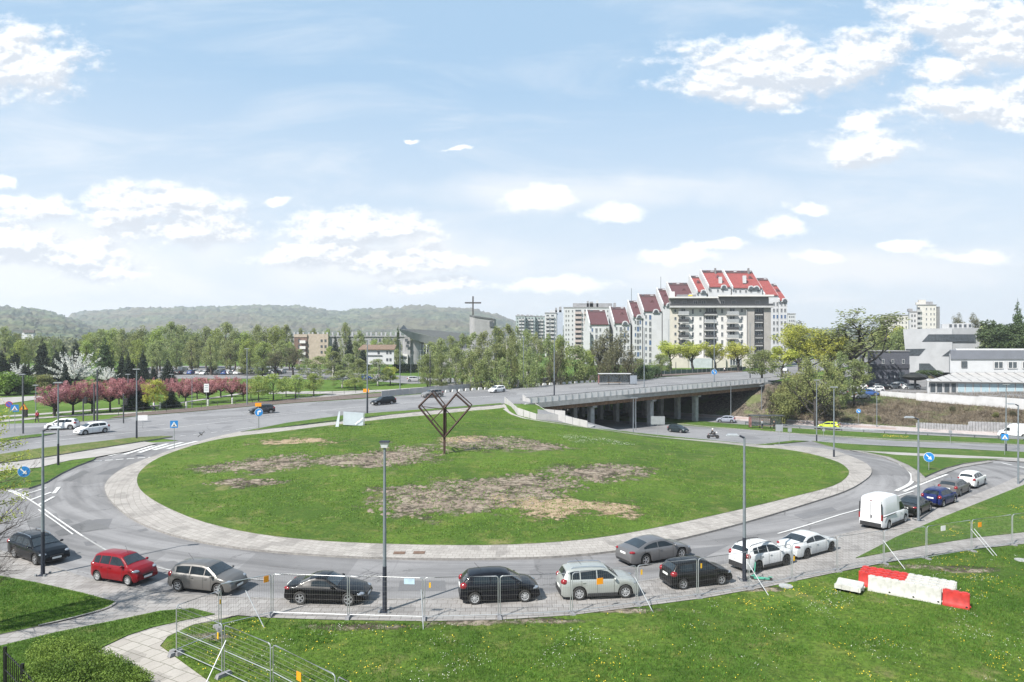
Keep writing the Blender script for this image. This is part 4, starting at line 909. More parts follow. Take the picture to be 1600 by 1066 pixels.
car('wagon', 'brown-grey estate car in the row behind the blue hatchback', (.11,.105,.105), (1503,777), (1517,770.5), s=.88, group=PK)
car('mpv', 'white family car at the far end of the parked row on the right', (.62,.63,.63), (1529,764.5), (1543,758), s=.85, group=PK, rim=STEELR)
car('mini', 'small bright red city car parked on the left pavement', (.19,.006,.012), (148,909.5), (201,918), group=PK, rim=STEELR)
car('hatch', 'warm grey hatchback parked right of the red city car', (.15,.145,.14), (275,926), (341,933), group=PK, metal=.35)
car('wagon', 'dark estate car behind the lamp post at the left edge', (.006,.008,.012), (18,872.5), (56,886), group=PK, rails=CHR, up=.04)
# cars on the main road
MR = 'cars driving on the main road'
car('hatch', 'white hatchback nearest on the main road, left of the tall lamp', (.72,.73,.74), (168,676.5), (130,681), up=.05, Z='U', name='moving_car', group=MR, rim=STEELR)
car('hatch', 'white hatchback just behind the other white car on the main road', (.70,.71,.72), (109.5,672), (78,673), up=.05, Z='U', name='moving_car', group=MR)
car('hatch', 'dark hatchback with reddish nose beside the blue arrow sign', (.035,.038,.045), (423,646.5), (399,648), up=.05, Z='U', name='moving_car', group=MR)
car('wagon', 'black taxi estate with red and yellow door stickers on the main road', (.015,.015,.016), (613,632.2), (592,634.2), up=.05, Z='U', name='taxi', cat='taxi', group=MR, rails=CHR)
car('suv', 'grey suv behind the heart sculpture on the main road', (.17,.17,.17), (689,621), (667,622.5), up=.05, Z='U', name='moving_car', group=MR)
car('hatch', 'white hatchback alone on the main road before the bridge', (.72,.73,.74), (789,613), (773.5,614.5), up=.05, Z='U', name='moving_car', group=MR)
# lower road
car('hatch', 'dark car coming out from under the bridge on the lower road', (.02,.03,.035), (1045,675.5), (1065,677.5), up=.06, name='moving_car')
car('hatch', 'silver blue car on the far lane of the lower road by the bus shelter', (.25,.27,.33), (1148,662), (1120,660.5), up=.06, name='moving_car')
car('hatch3', 'bright yellow-green car on the far lane of the lower road', (.42,.5,.05), (1306,672.5), (1282,671.5), up=.06, name='moving_car')
car('van', 'white delivery van on the far lane at the right edge of the photo', (.72,.73,.75), (1601,686.5), (1566,684), up=.06, name='delivery_van', cat='van')
car('hatch', 'white car far off on the side street right of the bridge', (.70,.71,.72), (1236,580), (1226,582), up=.1, Z='U', name='moving_car', lod=1)
# cars in distant car parks: one simple body each, copied
tints = [('white', (.65,.66,.66)), ('silver', (.35,.36,.37)), ('black', (.02,.02,.022)), ('dark red', (.22,.02,.02)), ('blue', (.04,.09,.25)), ('grey', (.14,.145,.15))]
pro = {}
def far_car(px, D, rz, tint, label, group, kind='hatch', Z=None):
    k = (tint, kind)
    if k not in pro:
        pro[k] = make_car(kind, 'parked_car', label, paint('far_paint_'+tint.replace(' ', '_'), dict(tints)[tint]), lod=1, group=group); r_ = pro[k]
    else: r_ = copy_tree(pro[k])
    r_['label'] = label; r_['group'] = group; r_['category'] = 'van' if kind == 'van' else 'car'
    x = (px-800)/F*D; r_.location = (x, D, (zU(x, D) if Z else zT(x, D))+.06); r_.rotation_euler = (0, 0, rz)
    if kind == 'van': r_.name = 'parked_van'
    return r_
rc = random.Random(5); cnt = {}
def ordn(nm, k):
    cnt[(nm, k)] = cnt.get((nm, k), 0)+1; return '%s %s from the left' % (ORD[cnt[(nm, k)]-1], nm)
for i in range(28):
    px = 268+i*6.4; t = ['white', 'silver', 'black', 'white', 'grey', 'blue', 'white', 'silver'][i % 8]
    far_car(px, 232+rc.uniform(-2, 2)+(8 if i % 3 == 0 else 0), PI/2+rc.uniform(-.1, .1)+(PI if i % 4 == 0 else 0), t, '%s parked in the distant car park below the poplars' % ordn('white van' if i % 7 == 3 else t+' car', 'a'), 'vehicles in the car park below the poplars', 'van' if i % 7 == 3 else ('wagon' if i % 5 == 2 else 'hatch'), 1)
for i, (px, D, t) in enumerate(sorted(((1345,128,'silver'),(1358,131,'blue'),(1330,132,'grey'),(1368,136,'white'),(1380,140,'black'),(1312,134,'silver'),(1342,141,'white'),(1395,143,'silver'),(1356,150,'grey'),(1408,146,'white'),(1424,140,'white'),(1325,146,'white')))):
    D = D*1.24; far_car(px, D, rc.uniform(-.4, .4)+(PI if i % 2 else 0), t, '%s parked in the yard above the brown bank' % ordn(t+' car', 'b'), 'cars parked above the bank')
for i, (px, D, t, lb) in enumerate(((1073,285,'white','white car parked before the grey flats, left of the pair'),(1090,283,'dark red','red and white car parked before the grey flats, right of the pair'),(571,196,'blue','blue car parked below the small white house'),(648,186,'silver','silver car parked beside the church lawn'),(604,200,'grey','grey car on the street below the small white house'))):
    far_car(px, D, 0.1, t, lb, None, 'hatch', 1)
CHC = pm('church_concrete', (.29, .29, .295), .85, 0, .1, .6, .15, stain=.3)
# ---------------------------------------------------------------- buildings
def FX(px, D): return (px-800)/F*D
def FZ(py, D): return H+(533-py)*D/F
WGL = glassy('window_glass', (.06, .07, .08), .08); WGB = glassy('blue_window_glass', (.05, .09, .17), .08); FRW = pm('window_frame_white', (.6, .6, .6), .6, 0, .05, 2); FRD = pm('window_frame_dark', (.08, .085, .09), .6, 0, .1, 2)
def win_mesh(nm, glass, frame, mull=1, b=.07):
    m = MB(); m.mi = 0; m.box((0, -.03, 0), (1, .06, 1)); m.mi = 1
    t = b
    for x, z, w_, h_ in ((0, .5-t/2, 1, t), (0, -.5+t/2, 1, t), (-.5+t/2, 0, t, 1-2*t), (.5-t/2, 0, t, 1-2*t)): m.box((x, -.045, z), (w_, .09, h_))
    for k in range(1, mull+1): m.box((-.5+k/(mull+1), -.045, 0), (t*.8, .09, 1-2*t))
    return m.mesh(nm, [glass, frame])
WM = {'plain': win_mesh('window', WGL, FRW, 1), 'single': win_mesh('window', WGL, FRW, 0, .06), 'dark': win_mesh('window', WGL, FRD, 1, .05), 'blue': win_mesh('window', WGB, FRW, 0, .06), 'wide': win_mesh('window', WGL, FRW, 3, .05)}
def window(root, px0, px1, py0, py1, D, k='plain', dy=0., name='window'):
    x0, x1, z0, z1 = FX(px0, D), FX(px1, D), FZ(py1, D), FZ(py0, D)
    return link(name, WM[k], None, root, ((x0+x1)/2, D-.02+dy, (z0+z1)/2), None, (x1-x0, 1, z1-z0))
def blk(px0, px1, py0, py1, D, dep, mb=None, dy=0.):
    mb = mb or MB(); x0, x1, z0, z1 = FX(px0, D), FX(px1, D), FZ(py1, D), FZ(py0, D)
    y0 = D+dy; y1 = y0+dep; a = x0; b = x1
    if dep > 3:      # flank walls run back along the street, square to the curved frontage
        if px0 > 820: a = max(x0, x0*y1/y0*.997+.05); b = max(b, a+.5)
        if px1 < 780: b = min(x1, x1*y1/y0*.997-.05)
    mb.prism([(x0, y0, z0), (x1, y0, z0), (b, y1, z0), (a, y1, z0)], (0, 0, z1-z0)); return mb
def room(root, nm, mat, *a, **k): return blk(*a, **k).build(nm, mat, root)
R_BEI = pm('beige_render', (.52, .49, .43), .85, 0, .06, .4, .05, stain=.2); R_LG = pm('light_grey_render', (.60, .59, .58), .85, 0, .05, .4, .05, stain=.2); R_TAU = pm('taupe_shade_render', (.31, .295, .28), .85, 0, .08, .4, .05, stain=.2)  # taupe: render colour with the shade of a turned face put in
R_DG = pm('dark_grey_render', (.2, .2, .205), .8, 0, .06, .4); R_WH = pm('white_render', (.50, .51, .525), .85, 0, .05, .3, .05, stain=.15); RED = pm('red_roof_tiles', (.23, .05, .045), .75, 0, .3, 2., .3); DRED = pm('dark_red_roof', (.085, .03, .034), .75, 0, .25, 2., .3)
BALC = pm('balcony_slab', (.42, .42, .42), .8, 0, .08, 1); RAILD = pm('balcony_rail_dark', (.07, .07, .075), .5, .3, .1, 3); RAILL = pm('balcony_rail_light', (.4, .41, .42), .4, .3, .1, 3); ROOFG = pm('roof_membrane', (.27, .27, .28), .85, 0, .15, .5)
# grey apartment block with overhanging top floor
D = 268
gb_ = thing('apartment_block', 'light grey apartment block with a dark overhanging top floor before the red roofs', 'building')
room(gb_, 'wall', R_BEI, 1047, 1061, 482, 583, D, 16); room(gb_, 'wall', R_LG, 1061.2, 1100, 481, 583, D, 16, dy=.6); room(gb_, 'wall', R_LG, 1100.2, 1120, 481, 583, D, 16, dy=1.2)
room(gb_, 'wall', R_LG, 1120.2, 1167, 481, 583, D, 16, dy=.4); room(gb_, 'wall', R_TAU, 1167.2, 1178, 481, 583, D, 17, dy=-.6); room(gb_, 'wall', R_DG, 1178.2, 1193, 481, 583, D, 15, dy=1.); room(gb_, 'wall', R_TAU, 1193.2, 1204, 480, 583, D, 17, dy=-.4)  # taupe and dark end walls carry a turned face's shade in their colour
room(gb_, 'top_floor', R_DG, 1048, 1204, 466, 478, D, 14, dy=1.8); room(gb_, 'terrace_slab', BALC, 1045, 1207, 478.2, 481, D, 18, dy=-1.6)
room(gb_, 'roof', R_LG, 1044, 1121, 464, 466.2, D, 19, dy=-1.4); room(gb_, 'roof', R_LG, 1120, 1207, 461, 463.6, D, 19, dy=-1.6); room(gb_, 'attic', R_DG, 1121, 1204, 463.6, 466, D, 14, dy=2)
room(gb_, 'ground_floor', R_BEI, 1043, 1128, 559, 584, D, 5, dy=-5); room(gb_, 'ground_floor', R_BEI, 1128.5, 1172, 556, 584, D, 5, dy=-4)
window(gb_, 1140, 1158, 560, 571, D-4.3, 'wide'); room(gb_, 'shop_front', pm('pale_shop_front', (.42, .46, .48), .6, 0, .1, 1), 1078, 1113, 560, 578, D-5.4, .3)
rows = [482.5+12*k for k in range(7)]
for r_ in range(6):
    y = 483.2+12.1*r_
    window(gb_, 1053.5, 1056.8, y, y+5, D, 'single'); window(gb_, 1092.5, 1096, y, y+5, D+.6, 'plain'); window(gb_, 1081, 1084, y-.5, y+8, D+.6, 'single')
    window(gb_, 1102, 1119.5, y-1.5, y+6.5, D+1.2, 'wide'); window(gb_, 1126.5, 1130, y-.5, y+7, D+.4); window(gb_, 1157, 1161, y-1, y+5, D+.4); window(gb_, 1139.5, 1148.5, y-1.5, y+7, D+.4, 'plain')
    window(gb_, 1064, 1071, y-1, y+7, D+.6, 'plain'); window(gb_, 1179.5, 1190.5, y-1.5, y+7, D+1, 'wide')
    for (a, b_, c, dk) in ((1058.5, 1075, .4, 1), (1134, 1152.5, .2, r_ in (2,))):
        root = room(gb_, 'balcony', BALC, a, b_, y+8, y+9.4, D, 1.6, dy=-1.6)
        blk(a, b_, y+3.6, y+8, D, .08, dy=-1.62).build('balcony_rail', RAILD if dk and r_ != 0 else RAILL, root)
    rt = room(gb_, 'balcony', BALC, 1101, 1120.5, y+8, y+9.6, D, 1.2, dy=-.2); blk(1101.5, 1120, y+4, y+8, D, .08, dy=-.2).build('balcony_rail', RAILD if r_ != 1 else RAILL, rt)
    rt = room(gb_, 'balcony', BALC, 1179, 1192, y+8, y+9.4, D, 1.2, dy=-.1); blk(1179, 1192, y+4, y+8, D, .08, dy=-.12).build('balcony_rail', RAILD, rt)
for px in (1053, 1066, 1083, 1096, 1125, 1143, 1180): window(gb_, px, px+(7 if px != 1053 else 3), 470, 477.5, D+1.8, 'wide' if px in (1066, 1143, 1180) else 'plain')
blk(1046, 1206, 474.8, 478.2, D, .08, dy=-1.5).build('terrace_rail', RAILD, gb_)
for a, b_, c in ((1052, 1060, 454), (1064, 1095, 458.5), (1085, 1094, 457)): room(gb_, 'roof_unit', R_LG if a != 1064 else R_DG, a, b_, c, 465, D, 5, dy=6+(a-1050)*.05)
for k in range(4): tag(blk(1077+k*1.0, 1083-k*.6, 460.5, 462.5, D, .6, dy=1).build('parasol_awning', pm('yellow_cloth', (.6, .5, .05), .8), gb_)) if k == 0 else None
# red-roofed stepped block: narrow units, each a facade under a steep tiled slope rising away from us, with white party walls
D = 312
rr_ = thing('stepped_block', 'white stepped apartment block with steep red roofs behind the grey flats', 'building')
units = [(921,952,506.5,505,1),(959,985,504.5,481.5,1),(988.5,1003.5,494.5,471.5,1),(1005,1034,486,461.5,1),(1035.5,1050,476,452.5,1),(1052,1086,467,443.5,1),(1088.5,1104,455.5,432.5,0),(1106.5,1142,448,424,0),(1144,1191,449.5,424.5,0),(1194,1216,461,436,0),(1216.5,1230,469,445,0)]
dep = 13.
nwin = 0
for i, (a, b_, ye, yr, front) in enumerate(units):
    x0, x1 = FX(a, D), FX(b_, D); ze = FZ(ye, D); ysh = D+dep; zr = FZ(yr, ysh)
    if i == 0: zr = FZ(486, ysh)
    m = MB(); x0b = x0; 
    m.prism([(x0, D, 1), (x0, D, ze), (x0, ysh, zr), (x0, ysh+9, ze), (x0, ysh+9, 1)], (x1-x0, 0, 0)); m.build('wall', R_WH, rr_)
    rf = MB().prism([(x0+.35, D-.5, ze-.35), (x0+.35, ysh, zr+.12), (x0+.35, ysh, zr+.42), (x0+.35, D-.5, ze)], (x1-x0-.7, 0, 0)).build('roof', RED if i > 5 else DRED, rr_)
    MB().prism([(x0+.35, ysh+.01, zr+.4), (x0+.35, ysh+9.3, ze-.2), (x0+.35, ysh+9.3, ze-.5), (x0+.35, ysh+.01, zr+.1)], (x1-x0-.7, 0, 0)).build('roof', RED, rr_)
    # dark ridge band with small lights, party wall coping
    L_ = Vector((0, ysh-D, zr-ze)); n_ = Vector((0, -(zr-ze), ysh-D)).normalized()
    MB().prism([Vector((x0+.4, D, ze))+L_*.84+n_*.12, Vector((x0+.4, D, ze))+L_*1.0+n_*.12, Vector((x0+.4, D, ze))+L_*1.0+n_*.5, Vector((x0+.4, D, ze))+L_*.84+n_*.5], (x1-x0-.8, 0, 0)).build('ridge_band', pm('dark_ridge_band', (.07, .035, .035), .7), rr_)
    nw = max(2, int((x1-x0)/3))
    for k in range(nw):
        c = Vector((x0+(x1-x0)*(k+.5)/nw, D, ze))+L_*.92+n_*.52; MB().box(c, (1.3, .5, .35), rx=math.atan2(zr-ze, ysh-D)).build('skylight', R_WH if k % 2 else WGL, rr_)
    MB().prism([(x0-.25, D-.8, ze-.9), (x0-.25, D-.8, ze+.5), (x0-.25, ysh, zr+.9), (x0-.25, ysh+.6, zr-1)], (.5, 0, 0)).build('party_wall', R_WH, rr_)
    # dormer arch
    if i > 0 and i != 9:
        for dxk in ((.68,) if x1-x0 < 11 else (.62, .8) if i in (7, 8) else (.75,)):
            cx = x0+(x1-x0)*dxk; R2 = 1.5
            pts = [(cx+R2*math.cos(t), D-.65, ze-.9+R2*1.2*math.sin(t)) for t in [PI*q/8 for q in range(9)]]
            MB().prism(pts, (0, 2.2, 0)).build('dormer', R_WH, rr_); MB().prism([(cx+(p[0]-cx)*.72, D-.68, ze-.9+(p[2]-ze+.9)*.75) for p in pts], (0, .06, 0)).build('dormer_window', WGL, rr_)
            c2 = Vector((cx-.3, D, ze))+L_*.5+n_*.1; MB().prism([c2+Vector((-1.5, -.2, -.3)), c2+Vector((1.5, -.2, -.3)), c2+Vector((0, -.2, 1.3))], (0, 2., .6)).build('roof_dormer', DRED, rr_)
    if 1050 < a < 1140 and i not in (7,): continue
    # window columns
    step = 9.85; n0 = ye+6; wcols = [(x, 2.6) for x in ([a+3, a+(b_-a)*.5-1, b_-4.5] if b_-a < 20 else [a+3, a+9, a+15.5, b_-5])]
    if b_-a > 40: wcols = [(a+6, 2.6), (a+14, 2.6), (a+25, 2.6), (a+36, 2.6)]
    for ci, (wx, ww) in enumerate(wcols):
        for r2 in range(9):
            y = n0+r2*step
            if y > 572 or nwin > 97 or (1040 < a < 1192 and y > 460): continue
            nwin += 1; window(rr_, wx, wx+ww+(1.2 if ci % 3 == 1 else 0), y, y+(6.4 if ci % 3 != 1 else 8.3), D, 'blue' if (ci+r2+i) % 4 == 0 else 'plain')
for a, yt in ((1125, 441), (1163, 439)): room(rr_, 'roof_glazing', R_WH, a, a+5.5, yt-9, yt+3, D, 5, dy=2.)
for a in (1117, 1169): room(rr_, 'chimney', R_DG, a, a+2.2, 419, 428, D+10, 1.2)
MB().tube([(FX(1043, D), D+14, FZ(452, D)), (FX(1043, D), D+14, FZ(428, D))], .1, 5).build('antenna_mast', DGREY, rr_); MB().tube([(FX(995, D), D+14, FZ(470, D)), (FX(995, D), D+14, FZ(447, D))], .1, 5).build('antenna_mast', DGREY, rr_)
for a, b_, y in ((1108,1112,452),(1120,1123,452),(1128,1131,452),(1148,1151,453),(1155,1158,453),(1164,1167,453),(1172,1175,453),(1183,1187,453)): window(rr_, a, b_, y, y+4.5, D-.02, 'plain')
for r2 in range(10):
    for a in (1207.5, 1213, 1219.5, 1225): (window(rr_, a, a+3.2, 472+r2*9.85, 478.5+r2*9.85, D, 'blue' if (r2+int(a)) % 3 == 0 else 'plain') if nwin < 200 and r2 < 9 else None)
# small white conservatory front
room(rr_, 'bay', R_WH, 911, 921, 517, 560, D, 6, dy=-2)
# long slab blocks behind
def slab_block(label, px0, px1, ytop, D, mat, rowh, cols, balc=None, ybase=575, dep=12, top=None, side=None, name='apartment_block'):
    r_ = thing(name, label, 'building'); room(r_, 'wall', mat, px0, px1, ytop, ybase, D, dep)
    nwin = 0; y = ytop+rowh*.5
    while y < min(ybase-8, 560):
        for c in cols:
            if nwin < 98: window(r_, c, c+(1.9 if D < 480 else 1.6), y, y+rowh*.48, D, 'dark' if D > 440 else 'plain'); nwin += 1
        if balc:
            for (a, b2) in balc:
                q = room(r_, 'balcony', pm('pink_balcony', (.43, .36, .34), .8) if D < 440 else BALC, a, b2, y+rowh*.35, y+rowh*.85, D, 1.2, dy=-1.2)
                window(r_, a+.6, b2-.6, y-rowh*.08, y+rowh*.34, D, 'dark', name='balcony_window')
        y += rowh
    blk(px0-.4, px1+.4, ytop-1.2, ytop+.1, D, dep+.6, dy=-.3).build('roof', ROOFG, r_)
    for (a, b2, t) in (top or []): blk(a, b2, t, ytop-1.1, D, dep*.4, dy=dep*.3).build('roof_unit', ROOFG if (a % 2 < 1) else mat, r_)
    return r_
slab_block('pinkish white eleven-storey block with balconies left of the red roofs', 881, 966, 481, 425, R_WH, 7.3, (883.5,887.5,893.5,925.5,931.5,936.5,943,948.5,955,960), ((898.5,908.5),(912.5,922.5)), top=((896,958,473.5),(918,921,470),(922.5,928,471),(933,936,469),(960,964,473)))
sb2 = slab_block('white block with a bluish end wall between the green-grey blocks and the big white block', 851.5, 869.5, 489.5, 500, R_WH, 6.1, (), ((853,858.5),(860.5,866)), top=((859.5,878,484.5),(868,871,480.5),(874,878,479)))
room(sb2, 'end_wall', pm('bluish_render', (.38, .42, .50), .85), 869.7, 879.5, 488, 575, 500, 14, dy=.5)
GRN = pm('green_grey_render', (.30, .36, .35), .85, 0, .1, .3)
for i, (a, b2, t, lb) in enumerate(((806,820,494,'leftmost of the three hazy green-grey blocks far behind the birches'),(820.4,835.5,494.5,'middle of the three hazy green-grey blocks far behind the birches'),(835.9,851,495,'rightmost of the three hazy green-grey blocks far behind the birches'))):
    slab_block(lb, a, b2, t, 640+i*6, GRN, 5.2, (a+1.6,), ((a+4.5,a+8.5),(a+9.4,a+13)), top=((a+2,a+6,t-3),(a+8,a+12,t-2.6)))
slab_block('pale hazy block seen just right of the red-roofed block', 1231, 1243, 491, 560, R_WH, 6, (1233,1236.5,1239.5), top=((1232,1237,489),))
# white stepped blocks far right
c5 = R_WH
sb6 = slab_block('tall white stepped block with roof dishes far behind the concrete building', 1434, 1463, 477, 440, pm('cream_render', (.58, .56, .52), .85, 0, .05, .4), 8, (1446.5,1453.5,1458.5), ((1433,1438),), top=((1437,1441,472),(1441,1452,468),(1452,1463,471)))
room(sb6, 'side_wing', R_DG, 1463.2, 1470, 479, 560, 440, 12, dy=1)
slab_block('white shoulder of the stepped block, one storey lower on its left', 1421, 1433.6, 487.5, 446, R_WH, 8, (1424,1428.5), top=((1424,1431,482),))
slab_block('long low cream block on the skyline left of the white stepped block', 1378, 1420.6, 493, 520, pm('cream_render', (.58, .56, .52), .85), 6.6, (1381,1385,1396,1400,1405,1409,1415), top=((1380,1384,491),(1392,1397,491.5),(1404,1408,491.5)))
# angular concrete building
CB = pm('fair_faced_concrete', (.47, .48, .495), .8, 0, .07, .35, .1, stain=.25); D = 215
cb = thing('concrete_building', 'angular bare concrete building with slanted window slots on the right', 'building')
def PG(pts, D, dep, dy=0): return MB().prism([(FX(a, D), D+dy, FZ(b2, D)) for a, b2 in pts], (dep*.556 if dep > 5 else 0, dep, 0))
PG([(1411,514.5),(1488,513),(1488,582),(1421,582),(1414,545)], D, 14).build('wall', CB, cb); PG([(1488.2,513.2),(1560,512),(1560,582),(1488.2,582)], D, 14, dy=.3).build('wall', pm('concrete_painted_shade', (.36, .37, .385), .8, 0, .07, .35, .1), cb)  # right wall: same concrete with shade mixed into its colour
PG([(1440.5,534),(1451,522.5),(1524,522.5),(1524,534)], D, .1, -.08).build('window_strip', WGL, cb); PG([(1415,545.5),(1446,545),(1436,556),(1417,556)], D, .1, -.08).build('window_strip', WGL, cb)
PG([(1472,556.5),(1486,546),(1487.6,557)], D, .1, -.08).build('window_strip', WGL, cb); PG([(1436,568),(1452,568),(1463.5,579),(1463,582),(1436,582)], D, .1, -.08).build('shop_window', WGL, cb)

PG([(1481,506),(1525,504.5),(1525,513),(1481,513)], D, 8, 3).build('roof_pavilion', CB, cb)
for k in range(5): window(cb, 1482.5+k*7.6, 1487.5+k*7.6, 506.5, 512, D+3, 'single')
# dark brick building
BR = pm('dark_brick', (.085, .09, .11), .85, 0, .35, 5, .3); D = 188
db = thing('brick_building', 'dark grey brick building with small windows beside the concrete building', 'building')
room(db, 'wall', BR, 1357, 1421, 549, 604, D, 12); blk(1356.5, 1421.5, 548, 549.2, D, 12.4, dy=-.2).build('roof', ROOFG, db); blk(1359, 1420.8, 569.5, 576, D, .2, dy=-.2).build('brick_band', pm('dark_band', (.05, .052, .065), .8), db)
for px in (1360.5, 1378, 1393, 1409.5): window(db, px, px+3.6, 561.5, 568.5, D, 'single')
for px in (1375.5, 1386, 1397): blk(px, px+1.3, 587, 591, D, .12, dy=-.12).build('wall_lamp', R_WH, db)
blk(1404, 1412.5, 581, 596, D, .2, dy=-.15).build('door', WGL, db)
room(db, 'side_wing', pm('charcoal_brick', (.06, .064, .075), .85, 0, .3, 5), 1350, 1356.3, 556, 604, D, 10, dy=2)
# white showroom with glazed front
D = 160
sh = thing('showroom', 'long white two-storey showroom with glazed ground floor and grey fascia at the right edge', 'building')
WHR = pm('white_wall', (.50, .51, .525), .8, 0, .04, .5, .05)
room(sh, 'upper_wall', WHR, 1484.5, 1660, 554, 583, D+10, 10); room(sh, 'fascia', pm('grey_fascia', (.17, .18, .21), .6, 0, .06, .5), 1484, 1660, 547.5, 561, D+10, 10.6, dy=-.3)
room(sh, 'roof', pm('white_roof', (.6, .6, .6), .7), 1494, 1660, 545.5, 547.3, D+11, 8.5)
for a, b2, k in ((1502,1511,'dark'),(1552.5,1567.5,'plain'),(1574.5,1589.5,'plain'),(1597,1612,'plain')): window(sh, a, b2, 565 if k != 'dark' else 564.5, 576 if k != 'dark' else 574.5, D+9.9, k)
x0, x1 = FX(1446, D), FX(1680, D); z0, z1 = FZ(595, D), FZ(582.5, D+9.9)
MB().prism([(x0+.0, D-.6, z0), (x1, D-.6, z0-.5), (x1, D+9.8, z1), (FX(1490, D+9.8), D+9.8, z1)], (0, 0, -.18)).build('canopy_roof', pm('pale_canopy', (.45, .44, .43), .6, .2, .1, .8, stain=.2), sh)
for k in range(14):
    xa = x0+1+k*2.3; MB().tube([(xa, D-.5, z0+.06-.5*(xa-x0)/(x1-x0)), (min(xa+2.2+(x1-x0)*.02, x1), D+9.6, z1+.08)], .05, 4).build('canopy_rib', DGREY, sh)
room(sh, 'lower_wall', WHR, 1449, 1680, 596, 634, D+.3, 9.4)
xs_ = [1452.5, 1463, 1474.5, 1485.5]; 
for a in xs_: window(sh, a, a+(9.5 if a != 1485.5 else 8.5), 598, 614.5, D+.25, 'single', name='glazed_bay')
a = 1497
while a < 1670: w_ = 12.2 if a > 1533 else 11.2; link('blue_glazing', WM['blue2'] if 'blue2' in WM else WM.setdefault('blue2', win_mesh('window', pm('frosted_blue_glass', (.30, .39, .43), .25, 0, .06, 1), FRW, 0, .05)), None, sh, ((FX(a, D)+FX(a+w_, D))/2, D+.24, (FZ(599, D)+FZ(617, D))/2), None, (FX(a+w_, D)-FX(a, D), 1, FZ(599, D)-FZ(617, D))); a += w_+1.2
# dark hedge-like green canopy by the yard and a parasol-like dark awning
# church with sweeping roof, round stair tower and tower with a cross
CHR_ = pm('church_roof', (.085, .09, .085), .8, 0, .25, .8, .2); D = 255
ch = thing('church', 'concrete church with a dark prow-shaped roof, left of the tower with the cross', 'church')
rim0 = [(624,515.5,0),(628,520,2),(637,526,6),(648,531.5,9),(660,535,11),(680,539,13),(706,544,16),(728,548,20)]
rimt = [(624,514.5,0),(640,518,6),(655,522,9),(672,525,11),(690,528,13),(712,531.5,16),(728,532,20)]
def C3(px, py, dy): return Vector((FX(px, D+dy), D+dy, FZ(py, D+dy)))
lo = [C3(*p) for p in rim0]; hi = [C3(624, 514.5, 0), C3(629, 516, 2), C3(638, 517.5, 6), C3(650, 520.5, 9), C3(663, 523.5, 11), C3(682, 528, 13), C3(708, 532.5, 16), C3(728, 534, 20)]
MB().grid([lo, hi]).build('roof_rim', CHC, ch, smooth=40)
farr = [C3(624.2, 514.2, 1), C3(634, 514.4, 6), C3(650, 514.8, 16), C3(668, 515.6, 30), C3(686, 517, 34), C3(700, 518.5, 36), C3(716, 520, 38), C3(728, 521, 40)]
MB().grid([[p+Vector((0, 0, .1)) for p in hi], farr]).build('roof', CHR_, ch, smooth=40)
MB().grid([lo, [p+Vector((0, 10, 2)) for p in lo]]).build('soffit', CHC, ch)
m = MB(); cx, cy = FX(646, D+14), D+14
m.tube([(cx, cy, 1), (cx, cy, FZ(532, D+14))], [4.0, 4.0], 20); m.build('round_wall', CHC, ch, smooth=40)
room(ch, 'wall', CHC, 660, 735, 545, 585, D+16, 18); room(ch, 'dark_glazing', WGL, 655.5, 674, 539, 571, D+12, 2)
for px in (656.5, 660.5, 665.5): room(ch, 'mullion', R_WH, px, px+1.4, 538, 571, D+11.5, .6)
room(ch, 'annex', R_LG, 614, 637, 553.5, 569.5, D+8, 10)
for px in (616.5, 622, 626.5, 631.5): window(ch, px, px+4, 557, 561, D+8, 'dark')
for px, py in ((633,529.5),(634.5,538.5)): window(ch, px, px+4.4, py, py+4.6, D+8.5, 'dark')
room(ch, 'stair_wall', CHC, 632, 641, 527, 560, D+9, 6)
tw = thing('church_tower', 'pale curved tower carrying a tall dark cross above the birches', 'church tower')
DT = 275; pts = []
cx0, cx1 = FX(733, DT), FX(772, DT)
outl = [(cx0+2.2-2.2*math.cos(t), DT+3-3*math.sin(t)) for t in [PI/2*k/6 for k in range(7)]] + [(cx1, DT+.8), (cx1+.6, DT+9), (cx0+2, DT+9), (cx0, DT+6)]
zt0, zt1 = FZ(492.5, DT), FZ(498, DT)
m = MB(); n = len(outl); bot = [(x, y, 1) for x, y in outl]; top_ = [(x, y, zt0+(zt1-zt0)*(x-cx0)/(cx1-cx0)) for x, y in outl]
for k in range(n): k2 = (k+1) % n; m.poly([bot[k], bot[k2], top_[k2], top_[k]])
m.poly(top_); m.build('tower_wall', CHC, tw)
m = MB(); m.poly([Vector(p)+Vector((0, -.2, .05)) for p in top_])
for k in range(n): k2 = (k+1) % n; m.poly([Vector(top_[k])+Vector((0, -.2, .05)), Vector(top_[k2])+Vector((0, -.2, .05)), Vector(top_[k2])+Vector((0, -.25, -.5)), Vector(top_[k])+Vector((0, -.25, -.5))])
m.build('roof_edge', FRD, tw)
window(tw, 765, 771, 502, 511, DT+.5, 'dark', dy=-.1); xc = FX(738.5, DT); yc = DT+2.5
m = MB().box((xc, yc, (FZ(463, DT)+FZ(492, DT))/2), (.55, .55, FZ(463, DT)-FZ(493, DT))).box((xc, yc-.0, FZ(472.8, DT)), (FX(751, DT)-FX(725.5, DT), .5, .55)); m.build('cross', pm('dark_steel_cross', (.05, .045, .045), .6), tw)
